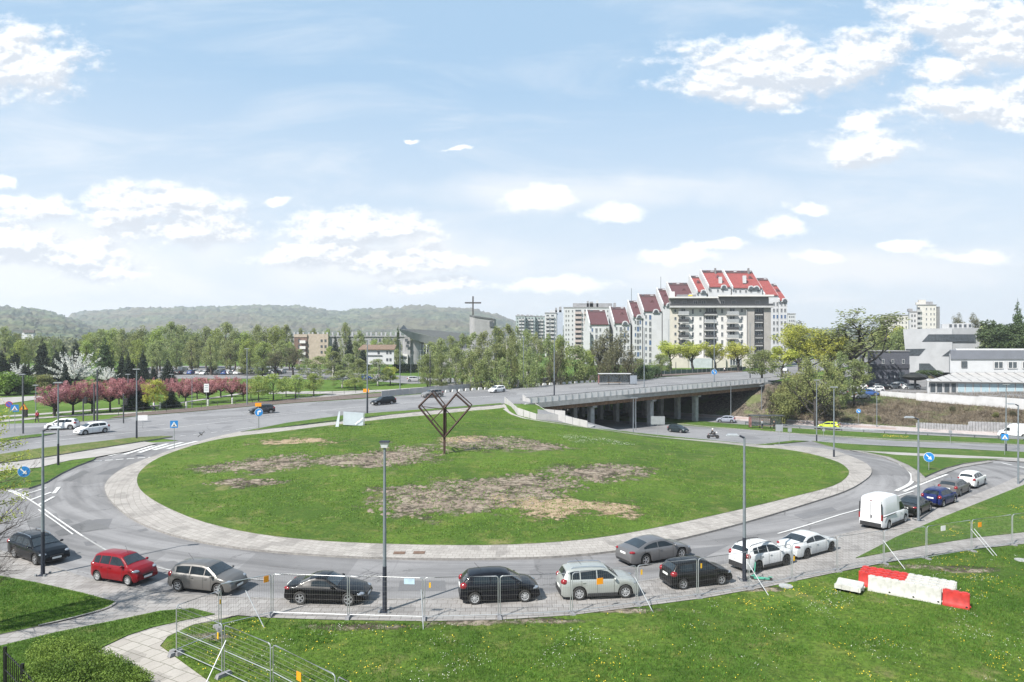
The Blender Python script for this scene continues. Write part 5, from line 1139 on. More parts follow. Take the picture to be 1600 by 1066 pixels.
# small white house, brick flats behind, other distant roofs
D = 235
hs_ = thing('house', 'small white two-storey house with a brown tiled roof left of the church', 'house')
room(hs_, 'wall', R_WH, 573, 615.5, 546.5, 569.5, D, 9)
MB().prism([(FX(560, D), D-.6, FZ(546.8, D)), (FX(617, D), D-.6, FZ(546.8, D)), (FX(616, D), D+5, FZ(540, D)), (FX(562, D), D+5, FZ(540, D))], (0, 0, .25)).build('roof', pm('brown_tiles', (.17, .115, .08), .8, 0, .25, 2, .2), hs_)
for px, py in ((590,549),(603.5,549),(608.5,549),(603.5,560),(608.5,560)): window(hs_, px, px+3, py, py+4.3, D, 'dark')
blk(573, 597, 555, 556, D, .3, dy=-.3).build('cornice', FRD, hs_)
D = 340
bf = thing('brick_flats', 'long beige and brown four-storey flats behind the park trees', 'building')
BB = pm('beige_brick', (.38, .32, .26), .85, 0, .12, 1, .1); RB2 = pm('brown_brick', (.15, .095, .075), .85, 0, .15, 1, .1)
room(bf, 'wall', CHC, 395, 462, 526, 575, D, 12); room(bf, 'stair_bay', RB2, 461.5, 482, 527, 575, D, 3, dy=-2); room(bf, 'stair_top', BB, 461.5, 482, 522.5, 527, D, 3, dy=-2.2); room(bf, 'wall', BB, 482.2, 514, 522, 575, D, 13, dy=-1.6)
room(bf, 'wall', CHC, 514.2, 640, 526, 575, D, 12); blk(395, 461, 524.5, 526.4, D, 13, dy=-.5).build('roof', ROOFG, bf); blk(514.2, 640, 524.5, 526.4, D, 13, dy=-.5).build('roof', ROOFG, bf)
for r2 in range(4):
    for c in (400,407,414,421,428,435,442,449,455): window(bf, c, c+3, 529.5+r2*9, 534.5+r2*9, D, 'dark')
    for c in (501, 507): window(bf, c, c+3, 530.5+r2*9, 534.5+r2*9, D-1.6, 'dark')
    for c in (580,586,592,598,604,610,616): window(bf, c, c+3, 529.5+r2*9, 534.5+r2*9, D, 'dark')
    window(bf, 466, 469, 529.5+r2*9, 535+r2*9, D-2, 'dark'); room(bf, 'balcony', R_LG, 471, 480, 532+r2*9, 536.5+r2*9, D, 1, dy=-3)
chm = MB().box((0, 0, 0), (.8, .8, 1.8)).mesh('chimney', pm('chimney_grey', (.33, .34, .35), .8))
for k in range(26): px = 443+k*7.6; link('chimney', chm, None, bf, (FX(px, D+4), D+4+(k % 3), FZ(522, D)))
lr = thing('long_roofed_block', 'dark flat roof of a block among the hazy trees at the far left', 'building'); room(lr, 'wall', pm('dark_roof_far', (.12, .1, .1), .8), 36, 53, 516, 520, 620, 14); room(lr, 'lower_wall', R_WH, 34, 52, 520.2, 540, 621, 12)
# white tents / kiosks near the car park
# ---------------------------------------------------------------- bus shelters
SGL = pm('shelter_glass', (.22, .25, .26), .1, 0, .1, 2, spec=.6); _t = NT(SGL.node_tree); _b = [x for x in _t.n if x.type == 'BSDF_PRINCIPLED'][0]; _o = [x for x in _t.n if x.type == 'OUTPUT_MATERIAL'][0]; _t.l.new(_t.add('ShaderNodeMixShader', ins={0: .5, 1: _t.add('ShaderNodeBsdfTransparent').outputs[0], 2: _b.outputs[0]}).outputs[0], _o.inputs[0])
def shelter(label, px, D, L, zf, glassy_=True, rz=0):
    r_ = thing('bus_shelter', label, 'bus shelter', (FX(px, D), D, zf(FX(px, D), D)+.1), rz)
    MB().box((0, 0, 2.55), (L, 1.7, .14)).build('roof', DGREY if glassy_ else R_WH, r_)
    n = int(L/2)
    for k in range(n+1):
        x = -L/2+.15+k*(L-.3)/n; MB().box((x, .7, 1.25), (.13, .13, 2.5)).build('post', DGREY, r_)
    for k in range(n):
        x = -L/2+.15+(k+.5)*(L-.3)/n; MB().box((x, .72, 1.3), ((L-.3)/n-.25, .02, 1.8)).build('glass_panel', SGL, r_)
    MB().box((0, .35, .5), (L*.45, .35, .06)).build('bench', pm('bench_wood', (.25, .17, .1), .6), r_)
    MB().box((-L/2+.1, -.05, 1.3), (.1, 1.3, 1.9)).build('side_panel', pm('poster_panel', (.25, .12, .12), .5, 0, .5, 2), r_)
    return r_
shelter('glass bus shelter beside the lower road right of the bridge', 1197.5, 137, 6.6, zT); 
s2 = shelter('white-roofed tram stop shelter on the far side of the bridge road', 960, 163, 7.5, zU, False)
MB().box((4.3, -.6, 1.2), (1.6, .12, 1.9)).build('information_panel', pm('info_panel_back', (.22, .25, .29), .6), s2)
# ---------------------------------------------------------------- trees and shrubs
rg = np.random.default_rng(3)
def leaf_mat(name, c1, c2, trans=.4, objvar=.25):
    m, t, b = new_mat(name)
    oi = t.add('ShaderNodeObjectInfo'); pos = t.add('ShaderNodeTexCoord').outputs['Object']
    n = t.noise(pos, .55, 4, .6); n2 = t.noise(pos, 4.5, 3, .7)
    c = t.mix(t.ramp(n, .35, .65), c1, c2); c = t.mix(t.ramp(n2, .35, .75, True, 0, .55), c, [x*.5 for x in c1])
    hs = t.add('ShaderNodeHueSaturation', ins={'Color': c, 'Hue': t.math('ADD', .5-.012, t.math('MULTIPLY', oi.outputs['Random'], .024)), 'Value': t.math('ADD', 1-objvar/2, t.math('MULTIPLY', oi.outputs['Random'], objvar))})
    t.l.new(hs.outputs[0], b.inputs['Base Color']); b.inputs['Roughness'].default_value = .65; b.inputs['Specular IOR Level'].default_value = .2
    tr = t.add('ShaderNodeBsdfTranslucent', ins={0: hs.outputs[0]}); mx = t.add('ShaderNodeMixShader', ins={0: trans, 1: b.outputs[0], 2: tr.outputs[0]})
    o = [x for x in t.n if x.type == 'OUTPUT_MATERIAL'][0]; t.l.new(mx.outputs[0], o.inputs[0]); return m
LF = {'fresh': leaf_mat('leaves_fresh', (0.230, 0.292, 0.085), (0.355, 0.424, 0.123)), 'mid': leaf_mat('leaves_mid', (0.173, 0.217, 0.090), (0.270, 0.315, 0.120)), 'olive': leaf_mat('leaves_olive', (.17, .19, .075), (.29, .30, .11)), 'yellow': leaf_mat('leaves_yellow_green', (.33, .37, .07), (.50, .52, .11)),
      'dark': leaf_mat('needles_dark', (.016, .028, .02), (.03, .045, .028), .1), 'spruce': leaf_mat('needles_mid', (0.048, 0.078, 0.036), (0.072, 0.108, 0.042), .1), 'pink': leaf_mat('blossom_pink', (.28, .10, .105), (.58, .30, .31), .3), 'white': leaf_mat('blossom_white', (0.762, 0.774, 0.716), (0.850, 0.850, 0.850), .3),
      'brown': leaf_mat('buds_brown', (.12, .12, .07), (.19, .18, .10)), 'hedge': leaf_mat('leaves_hedge', (.075, .135, .022), (.18, .26, .045), .25, .1), 'birch': leaf_mat('leaves_birch', (0.216, 0.255, 0.111), (0.319, 0.360, 0.152), .4)}
BARK = pm('bark', (.075, .06, .05), .9, 0, .3, 3, .5); BARKL = pm('bark_birch', (.42, .41, .38), .8, 0, .3, 2, .3); BARKD = pm('bark_dark', (.035, .03, .028), .9, 0, .3, 3, .5); LIME = pm('lime_wash', (.6, .6, .57), .8)
def leaves(cent, rad, n, size, flat=1., shell=.55, seed=0, squash=None, elong=1.):
    """n leaf-size quads spread through the given blobs"""
    r_ = np.random.default_rng(seed); cent = np.array(cent); rad = np.array(rad)
    w_ = rad.prod(1)**.75; idx = r_.choice(len(cent), n, p=w_/w_.sum())
    d = r_.normal(size=(n, 3)); d /= np.linalg.norm(d, axis=1)[:, None]; rr = (r_.random(n)**(1/3.)*(1-shell)+shell*r_.random(n)**.35)[:, None]
    P = cent[idx]+d*rr*rad[idx]
    a = r_.normal(size=(n, 3)); a /= np.linalg.norm(a, axis=1)[:, None]; b = np.cross(a, r_.normal(size=(n, 3))); b /= np.linalg.norm(b, axis=1)[:, None]
    s = size*(.6+.8*r_.random(n))[:, None]; a = a*s*elong; b = b*s*.7
    V = np.stack([P-a, P-b*.8, P+a, P+b*.8], 1).reshape(-1, 3); Fq = np.arange(n*4).reshape(n, 4); return V, Fq
def egg(C_, rs, zlo, zhi, R_, n, pw=.8):
    for _ in range(n):
        f = rs.random(); z = zlo+(zhi-zlo)*f; r = R_*(max(.02, math.sin(PI*min(1, (.12+.88*f)))))**pw*rs.random()**.5; t = rs.uniform(0, 6.28); C_.append((r*math.cos(t), r*math.sin(t), z))
    return C_
def limbs(mb, base, h, r0, n, spread, up, rs, levels=2, start=.3, tips=None, wig=.12):
    """trunk and limbs; returns tips"""
    tips = tips if tips is not None else []
    trunk = [Vector(base)]; 
    for k in range(1, 6): trunk.append(Vector((base[0]+rs.uniform(-wig, wig)*k*.5, base[1]+rs.uniform(-wig, wig)*k*.5, base[2]+h*k/5)))
    mb.tube(trunk, [r0*(1-.16*k) for k in range(6)], 7)
    tips.append(trunk[-1])
    def branch(p, d, L, r, lv):
        q = [p]; dd = d.copy()
        for k in range(3):
            dd = (dd+Vector((rs.uniform(-.25, .25), rs.uniform(-.25, .25), up*.3))).normalized(); q.append(q[-1]+dd*L/3)
        mb.tube(q, [r, r*.75, r*.5, r*.25], 5, False); tips.append(q[-1]); tips.append(q[2])
        if lv > 0:
            for k in range(3):
                j = rs.choice((1, 2, 3)); d2 = (dd+Vector((rs.uniform(-.9, .9), rs.uniform(-.9, .9), rs.uniform(-.2, .7)))).normalized(); branch(q[j], d2, L*.55, r*.45, lv-1)
    for k in range(n):
        f = start+(1-start)*(k+.5)/n; p = trunk[0].lerp(trunk[-1], f); i = min(int(f*5), 4); p = trunk[i].lerp(trunk[i+1], f*5-i)
        t = k*2.4+rs.uniform(-.4, .4); d = Vector((math.cos(t), math.sin(t), up)).normalized(); branch(p, d, spread*(1.15-.55*f), r0*.42*(1.2-.6*f), levels-1)
    return tips
def proto(kind, seed):
    """returns (trunk mesh, crown mesh); unit: metres for a tree of nominal height"""
    rs = random.Random(seed); mb = MB(); sd_ = seed*13+1
    if kind in ('round', 'roundy', 'rounda'):     # lollipop maples 10 m
        tips = limbs(mb, (0, 0, 0), 6.2, .2, 8, 2.8, .9, rs, 2, .35); C_ = egg([], rs, 2.6, 8.8, 3.1, 60, .5); V, Fq = leaves(C_, [(.8, .8, .75)]*len(C_), 4600, .14, seed=sd_)
        V = V; H_ = 10; mat = {'round': 'fresh', 'roundy': 'yellow', 'rounda': 'mid'}[kind]; bk = BARKD
    elif kind == 'street':    # sparse yellow green street maple 9 m, bare trunk, visible limbs
        tips = limbs(mb, (0, 0, 0), 5.5, .24, 9, 3.2, .8, rs, 3, .4); C_ = [(t.x, t.y, max(t.z, 3.6)) for t in tips]; V, Fq = leaves(C_, [(.75, .75, .65)]*len(C_), 4200, .13, seed=sd_); mat = 'yellow'; bk = BARKD
    elif kind == 'poplar':    # belt trees 16 m, tall uneven crowns
        tips = limbs(mb, (0, 0, 0), 13, .3, 12, 3., 1.5, rs, 2, .2); C_ = egg([], rs, 3.2, 15.2, 3.3, 70, .6); V, Fq = leaves(C_, [(.85, .85, 1.2)]*len(C_), 5000, .19, seed=sd_); mat = rs.choice(['fresh', 'fresh', 'mid', 'birch']); bk = BARK
    elif kind == 'birch':
        tips = limbs(mb, (0, 0, 0), 12.5, .16, 14, 2.5, 1.1, rs, 2, .22); C_ = egg([], rs, 2.4, 14.6, 2.7, 60, .6); V, Fq = leaves(C_, [(.55, .55, 1.1)]*len(C_), 4200, .13, seed=sd_, elong=1.2); mat = 'birch'; bk = BARKL
    elif kind == 'birchd':
        tips = limbs(mb, (0, 0, 0), 12.5, .18, 14, 2.7, 1.0, rs, 2, .2); C_ = egg([], rs, 1.8, 14.6, 3.1, 60, .6); V, Fq = leaves(C_, [(.75, .75, 1.2)]*len(C_), 5200, .15, seed=sd_, elong=1.2); mat = 'mid'; bk = BARKD
    elif kind == 'sparse':    # tall, thin foliage with the sky showing through, 16 m
        tips = limbs(mb, (0, 0, 0), 12, .34, 12, 5.2, 1.1, rs, 4, .25, wig=.4); C_ = [(t.x, t.y, max(t.z, 3)) for t in tips]; V, Fq = leaves(C_, [(.55, .55, .5)]*len(C_), 3000, .13, seed=sd_); mat = 'mid'; bk = BARKD
    elif kind == 'bare':      # dark twiggy tree, buds only, 14 m
        tips = limbs(mb, (0, 0, 0), 11, .3, 13, 4.2, 1.3, rs, 4, .2, wig=.3); C_ = [(t.x, t.y, max(t.z, 2)) for t in tips]; V, Fq = leaves(C_, [(.6, .6, .6)]*len(C_), 3600, .1, seed=sd_, elong=1.6); mat = 'brown'; bk = BARKD
    elif kind == 'bigolive':  # wide olive tree 12 m
        tips = limbs(mb, (0, 0, 0), 8, .38, 11, 5.6, .6, rs, 3, .18, wig=.35); C_ = [(t.x, t.y, max(t.z, 2)) for t in tips]; V, Fq = leaves(C_, [(.8, .8, .65)]*len(C_), 6000, .13, seed=sd_); mat = 'olive'; bk = BARKD
    elif kind == 'bigyellow':
        tips = limbs(mb, (0, 0, 0), 9, .36, 12, 5.8, .7, rs, 3, .22, wig=.3); C_ = [(t.x, t.y, max(t.z, 3)) for t in tips]; V, Fq = leaves(C_, [(.85, .85, .7)]*len(C_), 8500, .14, seed=sd_); mat = 'yellow'; bk = BARKD
    elif kind in ('conifer', 'spruce', 'pinetop'):   # 12 m
        mb.tube([(0, 0, 0), (0, 0, 6), (0, 0, 12)], [.2, .12, .02], 6); C_ = []; Rr = []
        for k in range(26):
            f = (k+.5)/26; z = .6+11.2*f; R_ = 2.7*(1-f)**.85*(1+.25*rs.uniform(-1, 1))+.15
            for j in range(5 if f < .8 else 3):
                t = k*1.7+j*2*PI/5+rs.uniform(-.3, .3); C_.append((math.cos(t)*R_*.6, math.sin(t)*R_*.6, z-R_*.12)); Rr.append((R_*.5, R_*.5, .38))
        V, Fq = leaves(C_, Rr, 7000, .15, seed=sd_, elong=1.5); mat = 'spruce' if kind == 'spruce' else 'dark'; bk = BARKD
    elif kind == 'pine':      # broad dark pine 13 m
        tips = limbs(mb, (0, 0, 0), 10, .3, 10, 4.2, .45, rs, 2, .25, wig=.3); C_ = [(t.x, t.y, t.z) for t in tips]; V, Fq = leaves(C_, [(1.5, 1.5, .8)]*len(C_), 9000, .16, seed=sd_, elong=1.6); mat = 'spruce'; bk = BARK
    elif kind in ('cherry',):    # vase-shaped blossom tree 5.5 m
        mb.tube([(0, 0, 0), (.03, 0, .9), (0, .02, 1.8)], [.2, .17, .15], 8); C_ = []
        for k in range(30):
            t = k*2.4; e = rs.uniform(.35, 1.25); d = Vector((math.cos(t)*math.cos(e), math.sin(t)*math.cos(e), math.sin(e))); L = rs.uniform(2.8, 3.9)
            q = [Vector((0, 0, 1.6)), Vector((0, 0, 1.6))+d*L*.5+Vector((0, 0, -.1)), Vector((0, 0, 1.6))+d*L+Vector((0, 0, .25))]; mb.tube(q, [.075, .045, .012], 5, False)
            for f in (.45, .6, .75, .9, 1.0, 1.08): p = q[0].lerp(q[2], f); C_.append((p.x+rs.uniform(-.25, .25), p.y+rs.uniform(-.25, .25), p.z+rs.uniform(-.2, .2)))
        V, Fq = leaves(C_, [(.42, .42, .42)]*len(C_), 5200, .085, seed=sd_, elong=1.4); mat = 'pink'; bk = BARKD
    elif kind == 'blossom':   # big white blossom 8 m: spiky radiating sprays
        mb.tube([(0, 0, 0), (0, 0, 2)], [.25, .2], 8); C_ = []; Rr = []
        for k in range(46):
            t = k*2.4; e = rs.uniform(.05, 1.4); d = Vector((math.cos(t)*math.cos(e), math.sin(t)*math.cos(e), math.sin(e))); L = rs.uniform(4., 6.2)
            q = [Vector((0, 0, 1.6)), Vector((0, 0, 1.6))+d*L*.5, Vector((0, 0, 1.6))+d*L+Vector((0, 0, .3))]; mb.tube(q, [.07, .045, .012], 4, False)
            for f in (.4, .55, .7, .82, .92, 1.0): p = q[0].lerp(q[2], f); C_.append(tuple(p)); Rr.append((.5*(1.4-f*.95),)*3)
        V, Fq = leaves(C_, Rr, 8000, .11, seed=sd_); mat = 'white'; bk = BARKD
    elif kind in ('bush', 'bushg', 'bushd', 'bushb'):   # dense shrub 4 m
        tips = []
        for k in range(7):
            t = k*.9; mb.tube([(0, 0, 0), (math.cos(t)*.8, math.sin(t)*.8, 1.6), (math.cos(t)*1.3, math.sin(t)*1.3, 2.9)], [.07, .05, .02], 4, False)
        C_ = [(rs.uniform(-1.3, 1.3), rs.uniform(-1.3, 1.3), rs.uniform(.8, 3.1)) for _ in range(26)]; V, Fq = leaves(C_, [(.85, .85, .75)]*26, 5200, .1, seed=sd_); mat = {'bush': 'olive', 'bushg': 'hedge', 'bushd': 'spruce', 'bushb': 'brown'}[kind]; bk = BARKD
    tm = mb.mesh('trunk', bk); cm = np_mesh('crown', V, Fq, LF[mat]); zt = float(V[:, 2].max()); wd = float(np.percentile(np.abs(V[:, 0]), 97))
    return tm, cm, zt, wd
PR = {}
NV = {'poplar': 5, 'birch': 4, 'birchd': 2, 'cherry': 4, 'round': 2, 'street': 3, 'bush': 2, 'conifer': 2}
def tree(kind, px, D, ytop, label, wpx=None, cat='tree', group=None, Z=None, name=None, seed=None, dy0=0):
    v = RND.randrange(NV.get(kind, 1)) if seed is None else seed
    key = (kind, v)
    if key not in PR: PR[key] = proto(kind, 17+v*7+sum(map(ord, kind)) % 50)
    tm, cm, zt, wd = PR[key]; x = FX(px, D); z = interp(ZT if Z is None else Z, x, D)-.05+dy0; h = max(1.2, topz(ytop, D)-z); sz = h/zt
    sx = sz if wpx is None else (wpx/2*D/F)/wd
    nm = name or {'conifer': 'conifer', 'spruce': 'conifer', 'birch': 'birch_tree', 'birchd': 'birch_tree', 'cherry': 'cherry_tree', 'bush': 'shrub', 'bushg': 'shrub', 'bushd': 'shrub', 'bushb': 'shrub', 'pine': 'pine_tree', 'blossom': 'blossom_tree', 'poplar': 'poplar_tree'}.get(kind, 'tree')
    t = thing(nm, label, cat if not kind.startswith('bush') else 'shrub', (x, D, z), RND.uniform(0, 6.28), group); t.scale = (sx, sx, sz)
    link('trunk', tm, None, t); link('crown', cm, None, t); return t
# belt of tall trees behind the park (left)
g = 'green trees of the belt behind the park'
belt = [(8,508,0),(24,519,1),(45,522,0),(62,520,0),(84,524,1),(140,518,0),(158,513,0),(176,511,1),(192,512,0),(208,514,0),(222,507,1),(238,512,0),(250,508,0),(268,501,1),(282,506,0),(297,513,0),(310,514,0),(322,509,1),(338,511,0),(354,502,0),(368,512,1),(384,516,0),(402,506,0),(414,510,1),(430,507,0)]
for i, (px, yt, k) in enumerate(belt):
    tree('poplar', px, 255+(i*37 % 40), yt, 'tall tree, %s from the left in the back row, %s' % (ORD[i], 'before the left hill' if px < 120 else 'above conifers' if px < 230 else 'above the car park' if px < 345 else 'left of the brick flats'), wpx=26+(i*7 % 9), group=g)
for i, (px, yt) in enumerate(((30,530),(70,532),(135,530),(170,530),(215,528),(245,530),(275,528),(300,531),(330,528),(360,531),(390,528),(412,532),(440,531))):
    tree('poplar', px, 225+(i*13 % 20), yt, 'mid green tree, %s from the left in the front row, %s' % (ORD[i], 'left of the white blossom' if px < 120 else 'over the cherry trees' if px < 250 else 'beside the car park'), wpx=28, group='front row of the tree belt')
for i, (px, yt, D) in enumerate(((447,506,300),(470,512,380),(490,512,380),(540,503,300),(562,515,300),(530,516,380),(585,528,300),(605,522,300),(512,512,380),(618,527,290))): tree('poplar', px, D, yt, 'green tree among the brick flats, %s from the left' % ORD[sorted((447,470,490,540,562,530,585,605,512,618)).index(px)], wpx=20 if D < 350 else 14, group='trees among the brick flats')
for i, (px, D, yt, w_) in enumerate(((66,205,528,30),(118,200,527,24),(100,200,538,26),(88,190,545,22),(3,185,548,28),(22,190,545,30),(190,195,552,18),(200,190,550,16),(223,190,548,20),(262,185,560,22),(240,187,572,16),(102,168,561,16),(80,180,575,22),(40,180,566,26),(208,192,562,18))):
    tree('conifer', px, D, yt, 'dark conifer in the park, %s' % ['with a pointed top left of the white blossom','tall and broad just behind the white blossom','slim one left of the broad conifer','low one left of the white blossom','broad one at the left edge','second from the left edge','slim one right of the blossom','pointed one right of the blossom','tall one above the cherries','wide one above the cherry row middle','small one left of the wide conifer','small pointed one in front of the white blossom','short one above the first cherry tree','short one above the green bush','short one between two taller conifers'][i], wpx=w_)
tree('spruce', 164, 190, 526, 'mid green conifer right of the white blossom', wpx=26); tree('blossom', 117, 176, 547, 'large white blossom tree with radiating sprays', wpx=60); tree('blossom', 168, 186, 572, 'smaller white blossom shrub right of the large one', wpx=24); tree('blossom', 30, 182, 566, 'pale blossom shrub left of the dark conifers', wpx=34)
tree('bushg', 12, 150, 578, 'big rounded green bush at the left edge of the park', wpx=62, Z=ZU); tree('bushd', 40, 152, 602, 'dark green bush beside the big rounded bush', wpx=36)
tree('bush', 60, 165, 584, 'pale olive bush behind the first cherry tree', wpx=34)
# cherries
ch_ = [(85,651,596,44),(114,648,593,52),(144,645,592,40),(172,643,589,48),(200,641,588,38),(290,633,590,40),(325,630,586,44),(362,627,588,34),(262,630,590,30),(380,626,596,22),(228,636,590,30),(308,624,589,32),(345,621,587,34),(186,632,589,34),(280,622,590,30)]
for i, (px, pb, yt, w_) in enumerate(ch_):
    p = GU(px, pb); rk = sorted(c[0] for c in ch_).index(px); tree('cherry', px, p.y, yt, 'pink-blossomed cherry tree in the park, %s from the left' % ORD[rk], wpx=w_, group='cherry trees in the park', Z=ZU)
for px, pb in ((291,638),(325,634),(363,631),(250,639)): p = GU(px, pb); tag(MB().tube([(0, 0, 0), (0, 0, 1.1)], .16, 8).build('painted_post', LIME), 'white lime-washed stump below the cherries, %s from the left' % ORD[(250, 291, 325, 363).index(px)], 'stump'); o = bpy.data.objects[[k for k in bpy.data.objects.keys() if k.startswith('painted_post')][-1]]; o.location = p
for px, pb, yt, w_, k, lb in ((213,640,597,34,'conifer','dark bushy conifer between the cherry trees, the larger one'),(267,637,607,27,'conifer','dark bushy conifer between the cherry trees, the smaller one')): p = GU(px, pb); tree(k, px, p.y, yt, lb, wpx=w_, Z=ZU, seed=0)
p = GU(240, 641); tree('roundy', 240, p.y, 591, 'yellow-green young tree between the two dark bushy conifers', wpx=32, Z=ZU)
for i, (px, pb, yt, w_) in enumerate(((404,628,586,32),(427,626,583,40),(462,622,585,34),(490,619,583,34),(392,624,592,24),(447,620,588,26))): p = GU(px, pb); tree('round', px, p.y, yt, 'rounded olive green tree by the park path, %s from the left' % ORD[sorted((404,427,462,490,392,447)).index(px)], wpx=w_, Z=ZU, group='rounded trees by the park path')
# middle: loose light trees, conifers, birches
for i, (px, D, yt, w_, k) in enumerate(((500,205,556,34,'birch'),(520,200,548,36,'birch'),(545,190,552,34,'birch'),(560,180,560,30,'birch'),(480,210,560,30,'birch'),(590,172,560,38,'birch'),(610,176,572,26,'roundy'),(535,165,578,40,'birch'),(555,160,590,34,'round'),(430,215,548,26,'bare'),(458,225,540,24,'bare'),(410,215,540,28,'birchd'),(385,225,545,26,'birchd'))):
    tree(k, px, D, yt, 'loose %s tree before the flats and the small house, %s from the left' % ({'birch': 'light green', 'roundy': 'yellow-green', 'round': 'green', 'bare': 'brown twiggy', 'birchd': 'mid green'}[k], ORD[sorted((500,520,545,560,480,590,610,535,555,430,458,410,385)).index(px)]), wpx=w_)
for i, (px, D, yt) in enumerate(((440,270,528),(452,262,533),(468,250,545),(515,262,540),(533,255,536),(556,262,532),(578,258,538),(593,262,534),(606,270,530),(620,262,545))): tree('poplar' if i % 2 else 'birch', px, D, yt, 'light green tree hiding the foot of the long flats, %s from the left' % ORD[i], wpx=20, group='trees before the long flats')
for px, yt, lb in ((524,523,'left of the pair of dark conifers before the flats'),(546,521,'right of the pair of dark conifers before the flats'),(567,540,'dark conifer before the small white house')): tree('conifer', px, 245, yt, lb, wpx=18)
tree('spruce', 622, 270, 506, 'slim conifer behind the church roof', wpx=9)
hd = thing('hedge', 'dark clipped hedge at the foot of the church', 'hedge'); V, Fq = leaves([(FX(px, 238), 238, zU(FX(px, 238), 238)+1.6) for px in range(617, 672, 3)], [(1.2, 1.2, 1.7)]*19, 5000, .2, seed=4); link('foliage', np_mesh('foliage', V, Fq, LF['dark']), None, hd)
bl = [(672,176,533,34),(688,170,527,34),(704,180,523,34),(668,165,552,26),(722,172,520,36),(742,178,518,38),(758,168,515,34),(776,176,508,34),(792,172,505,34),(808,178,508,30),(824,170,513,32),(838,176,518,30),(712,160,542,30),(735,158,545,32),(765,158,540,32),(798,160,535,32),(828,160,540,30),(690,158,552,26),(752,156,560,28),(784,156,558,28)]
for i, (px, D, yt, w_) in enumerate(sorted(bl)): tree('birch' if i % 3 else 'birchd', px, D, yt, 'tall spring birch, %s from the left in the grove, %s' % (ORD[i], 'below the church roof' if px < 712 else 'below the cross' if px < 775 else 'right of the church tower'), wpx=w_, group='birches behind the tram track')
for i, (px, D, yt, w_, k, lb) in enumerate(((857,172,520,34,'birchd','mid green birch right of the birch grove'),(876,185,522,32,'round','bright green tree before the pinkish block'),(868,168,540,26,'bare','dark twiggy tree between birches and bright green tree'),(898,175,537,44,'rounda','broad green tree beside the tram track'),(918,178,545,30,'round','light green tree left of the dark twiggy pair'),(938,182,512,36,'bare','left one of the two tall dark twiggy trees before the red roofs'),(962,180,514,36,'bare','right one of the two tall dark twiggy trees before the red roofs'),(950,175,540,30,'bare','lower dark twiggy tree before the tall pair'),(982,176,538,30,'bare','low dark twiggy tree right of the tall pair'),(998,200,560,24,'rounda','small green tree before the red-roofed flats'),(1034,200,553,28,'rounda','dense green tree left of the street maples'),(1010,185,568,24,'bushd','dark green bush behind the tram stop'),(1022,190,572,20,'bushd','dark green bush right of the tram stop'))): tree(k, px, D, yt, lb, wpx=w_)
for px, D, yt, w_, lb in ((1048,238,531,36,'first'),(1082,236,532,38,'second'),(1118,240,535,34,'third'),(1154,234,532,38,'fourth')): tree('street', px, D, yt, 'yellow-green street maple before the grey flats, %s from the left' % lb, wpx=w_, group='street maples')
# right side
p = GU(1190, 597); tree('rounda', 1190, p.y, 546, 'olive round tree at the right end of the bridge', wpx=46, Z=ZU)
RT = [('street',1222,190,540,46,'sparse yellow-green tree right of the round tree at the bridge end'),('bigyellow',1262,190,503,86,'large bright yellow-green tree on the right skyline'),('bigyellow',1298,180,515,60,'yellow-green tree just right of the largest one'),('bare',1250,230,500,40,'brown twiggy tree behind the large yellow-green tree'),('sparse',1340,176,478,86,'tall airy tree with the sky showing through its limbs'),('birchd',1378,200,505,40,'dark olive tree behind the brick building'),('rounda',1405,230,512,36,'green tree between brick and concrete buildings'),('street',1395,245,508,50,'yellowish tree behind the brick building'),
      ('bigolive',1276,137,551,86,'large olive tree growing on the bank above the cycle path'),('birchd',1312,150,548,40,'green tree at the edge of the yard'),('rounda',1335,152,560,44,'dense green tree before the brick building'),('bush',1248,150,580,50,'olive bush at the top of the stairs by the bank'),('bush',1225,146,610,36,'olive bush above the bus shelter'),('bare',1206,147,604,18,'small bare tree beside the bridge end'),('bushb',1290,146,604,34,'brown bush on top of the bank'),
      ('pine',1572,190,497,74,'broad dark pine behind the showroom, left of the pair'),('pine',1596,200,500,60,'broad dark pine behind the showroom, right of the pair'),('spruce',1590,215,468,26,'pointed spruce rising above the pines at the right edge'),('birch',1540,215,505,34,'light green tree between concrete building and pines'),('bare',1500,260,488,20,'bare tree poking above the concrete building roof, left'),('bare',1528,262,488,22,'bare tree poking above the concrete building roof, right'),('conifer',1556,176,546,24,'small conifer behind the white showroom roof'),('conifer',1537,180,548,14,'tiny conifer behind the white showroom roof')]
for k, px, D, yt, w_, lb in RT: tree(k, px, D, yt, lb, wpx=w_)
for i in range(16):   # shrubs on the bank
    px = RND.uniform(1225, 1290) if i < 9 else RND.uniform(1300, 1600); q = G(px, RND.uniform(618, 650) if i < 9 else RND.uniform(630, 668)); s = RND.uniform(.8, 2.2) if i < 9 else RND.uniform(.5, 1.)
    tree('bushb' if i % 3 else 'bush', px, q.y, 533+(H-q.z-s)*F/q.y, 'low brown scrub clump on the bank', group='scrub on the bank', cat='shrub')
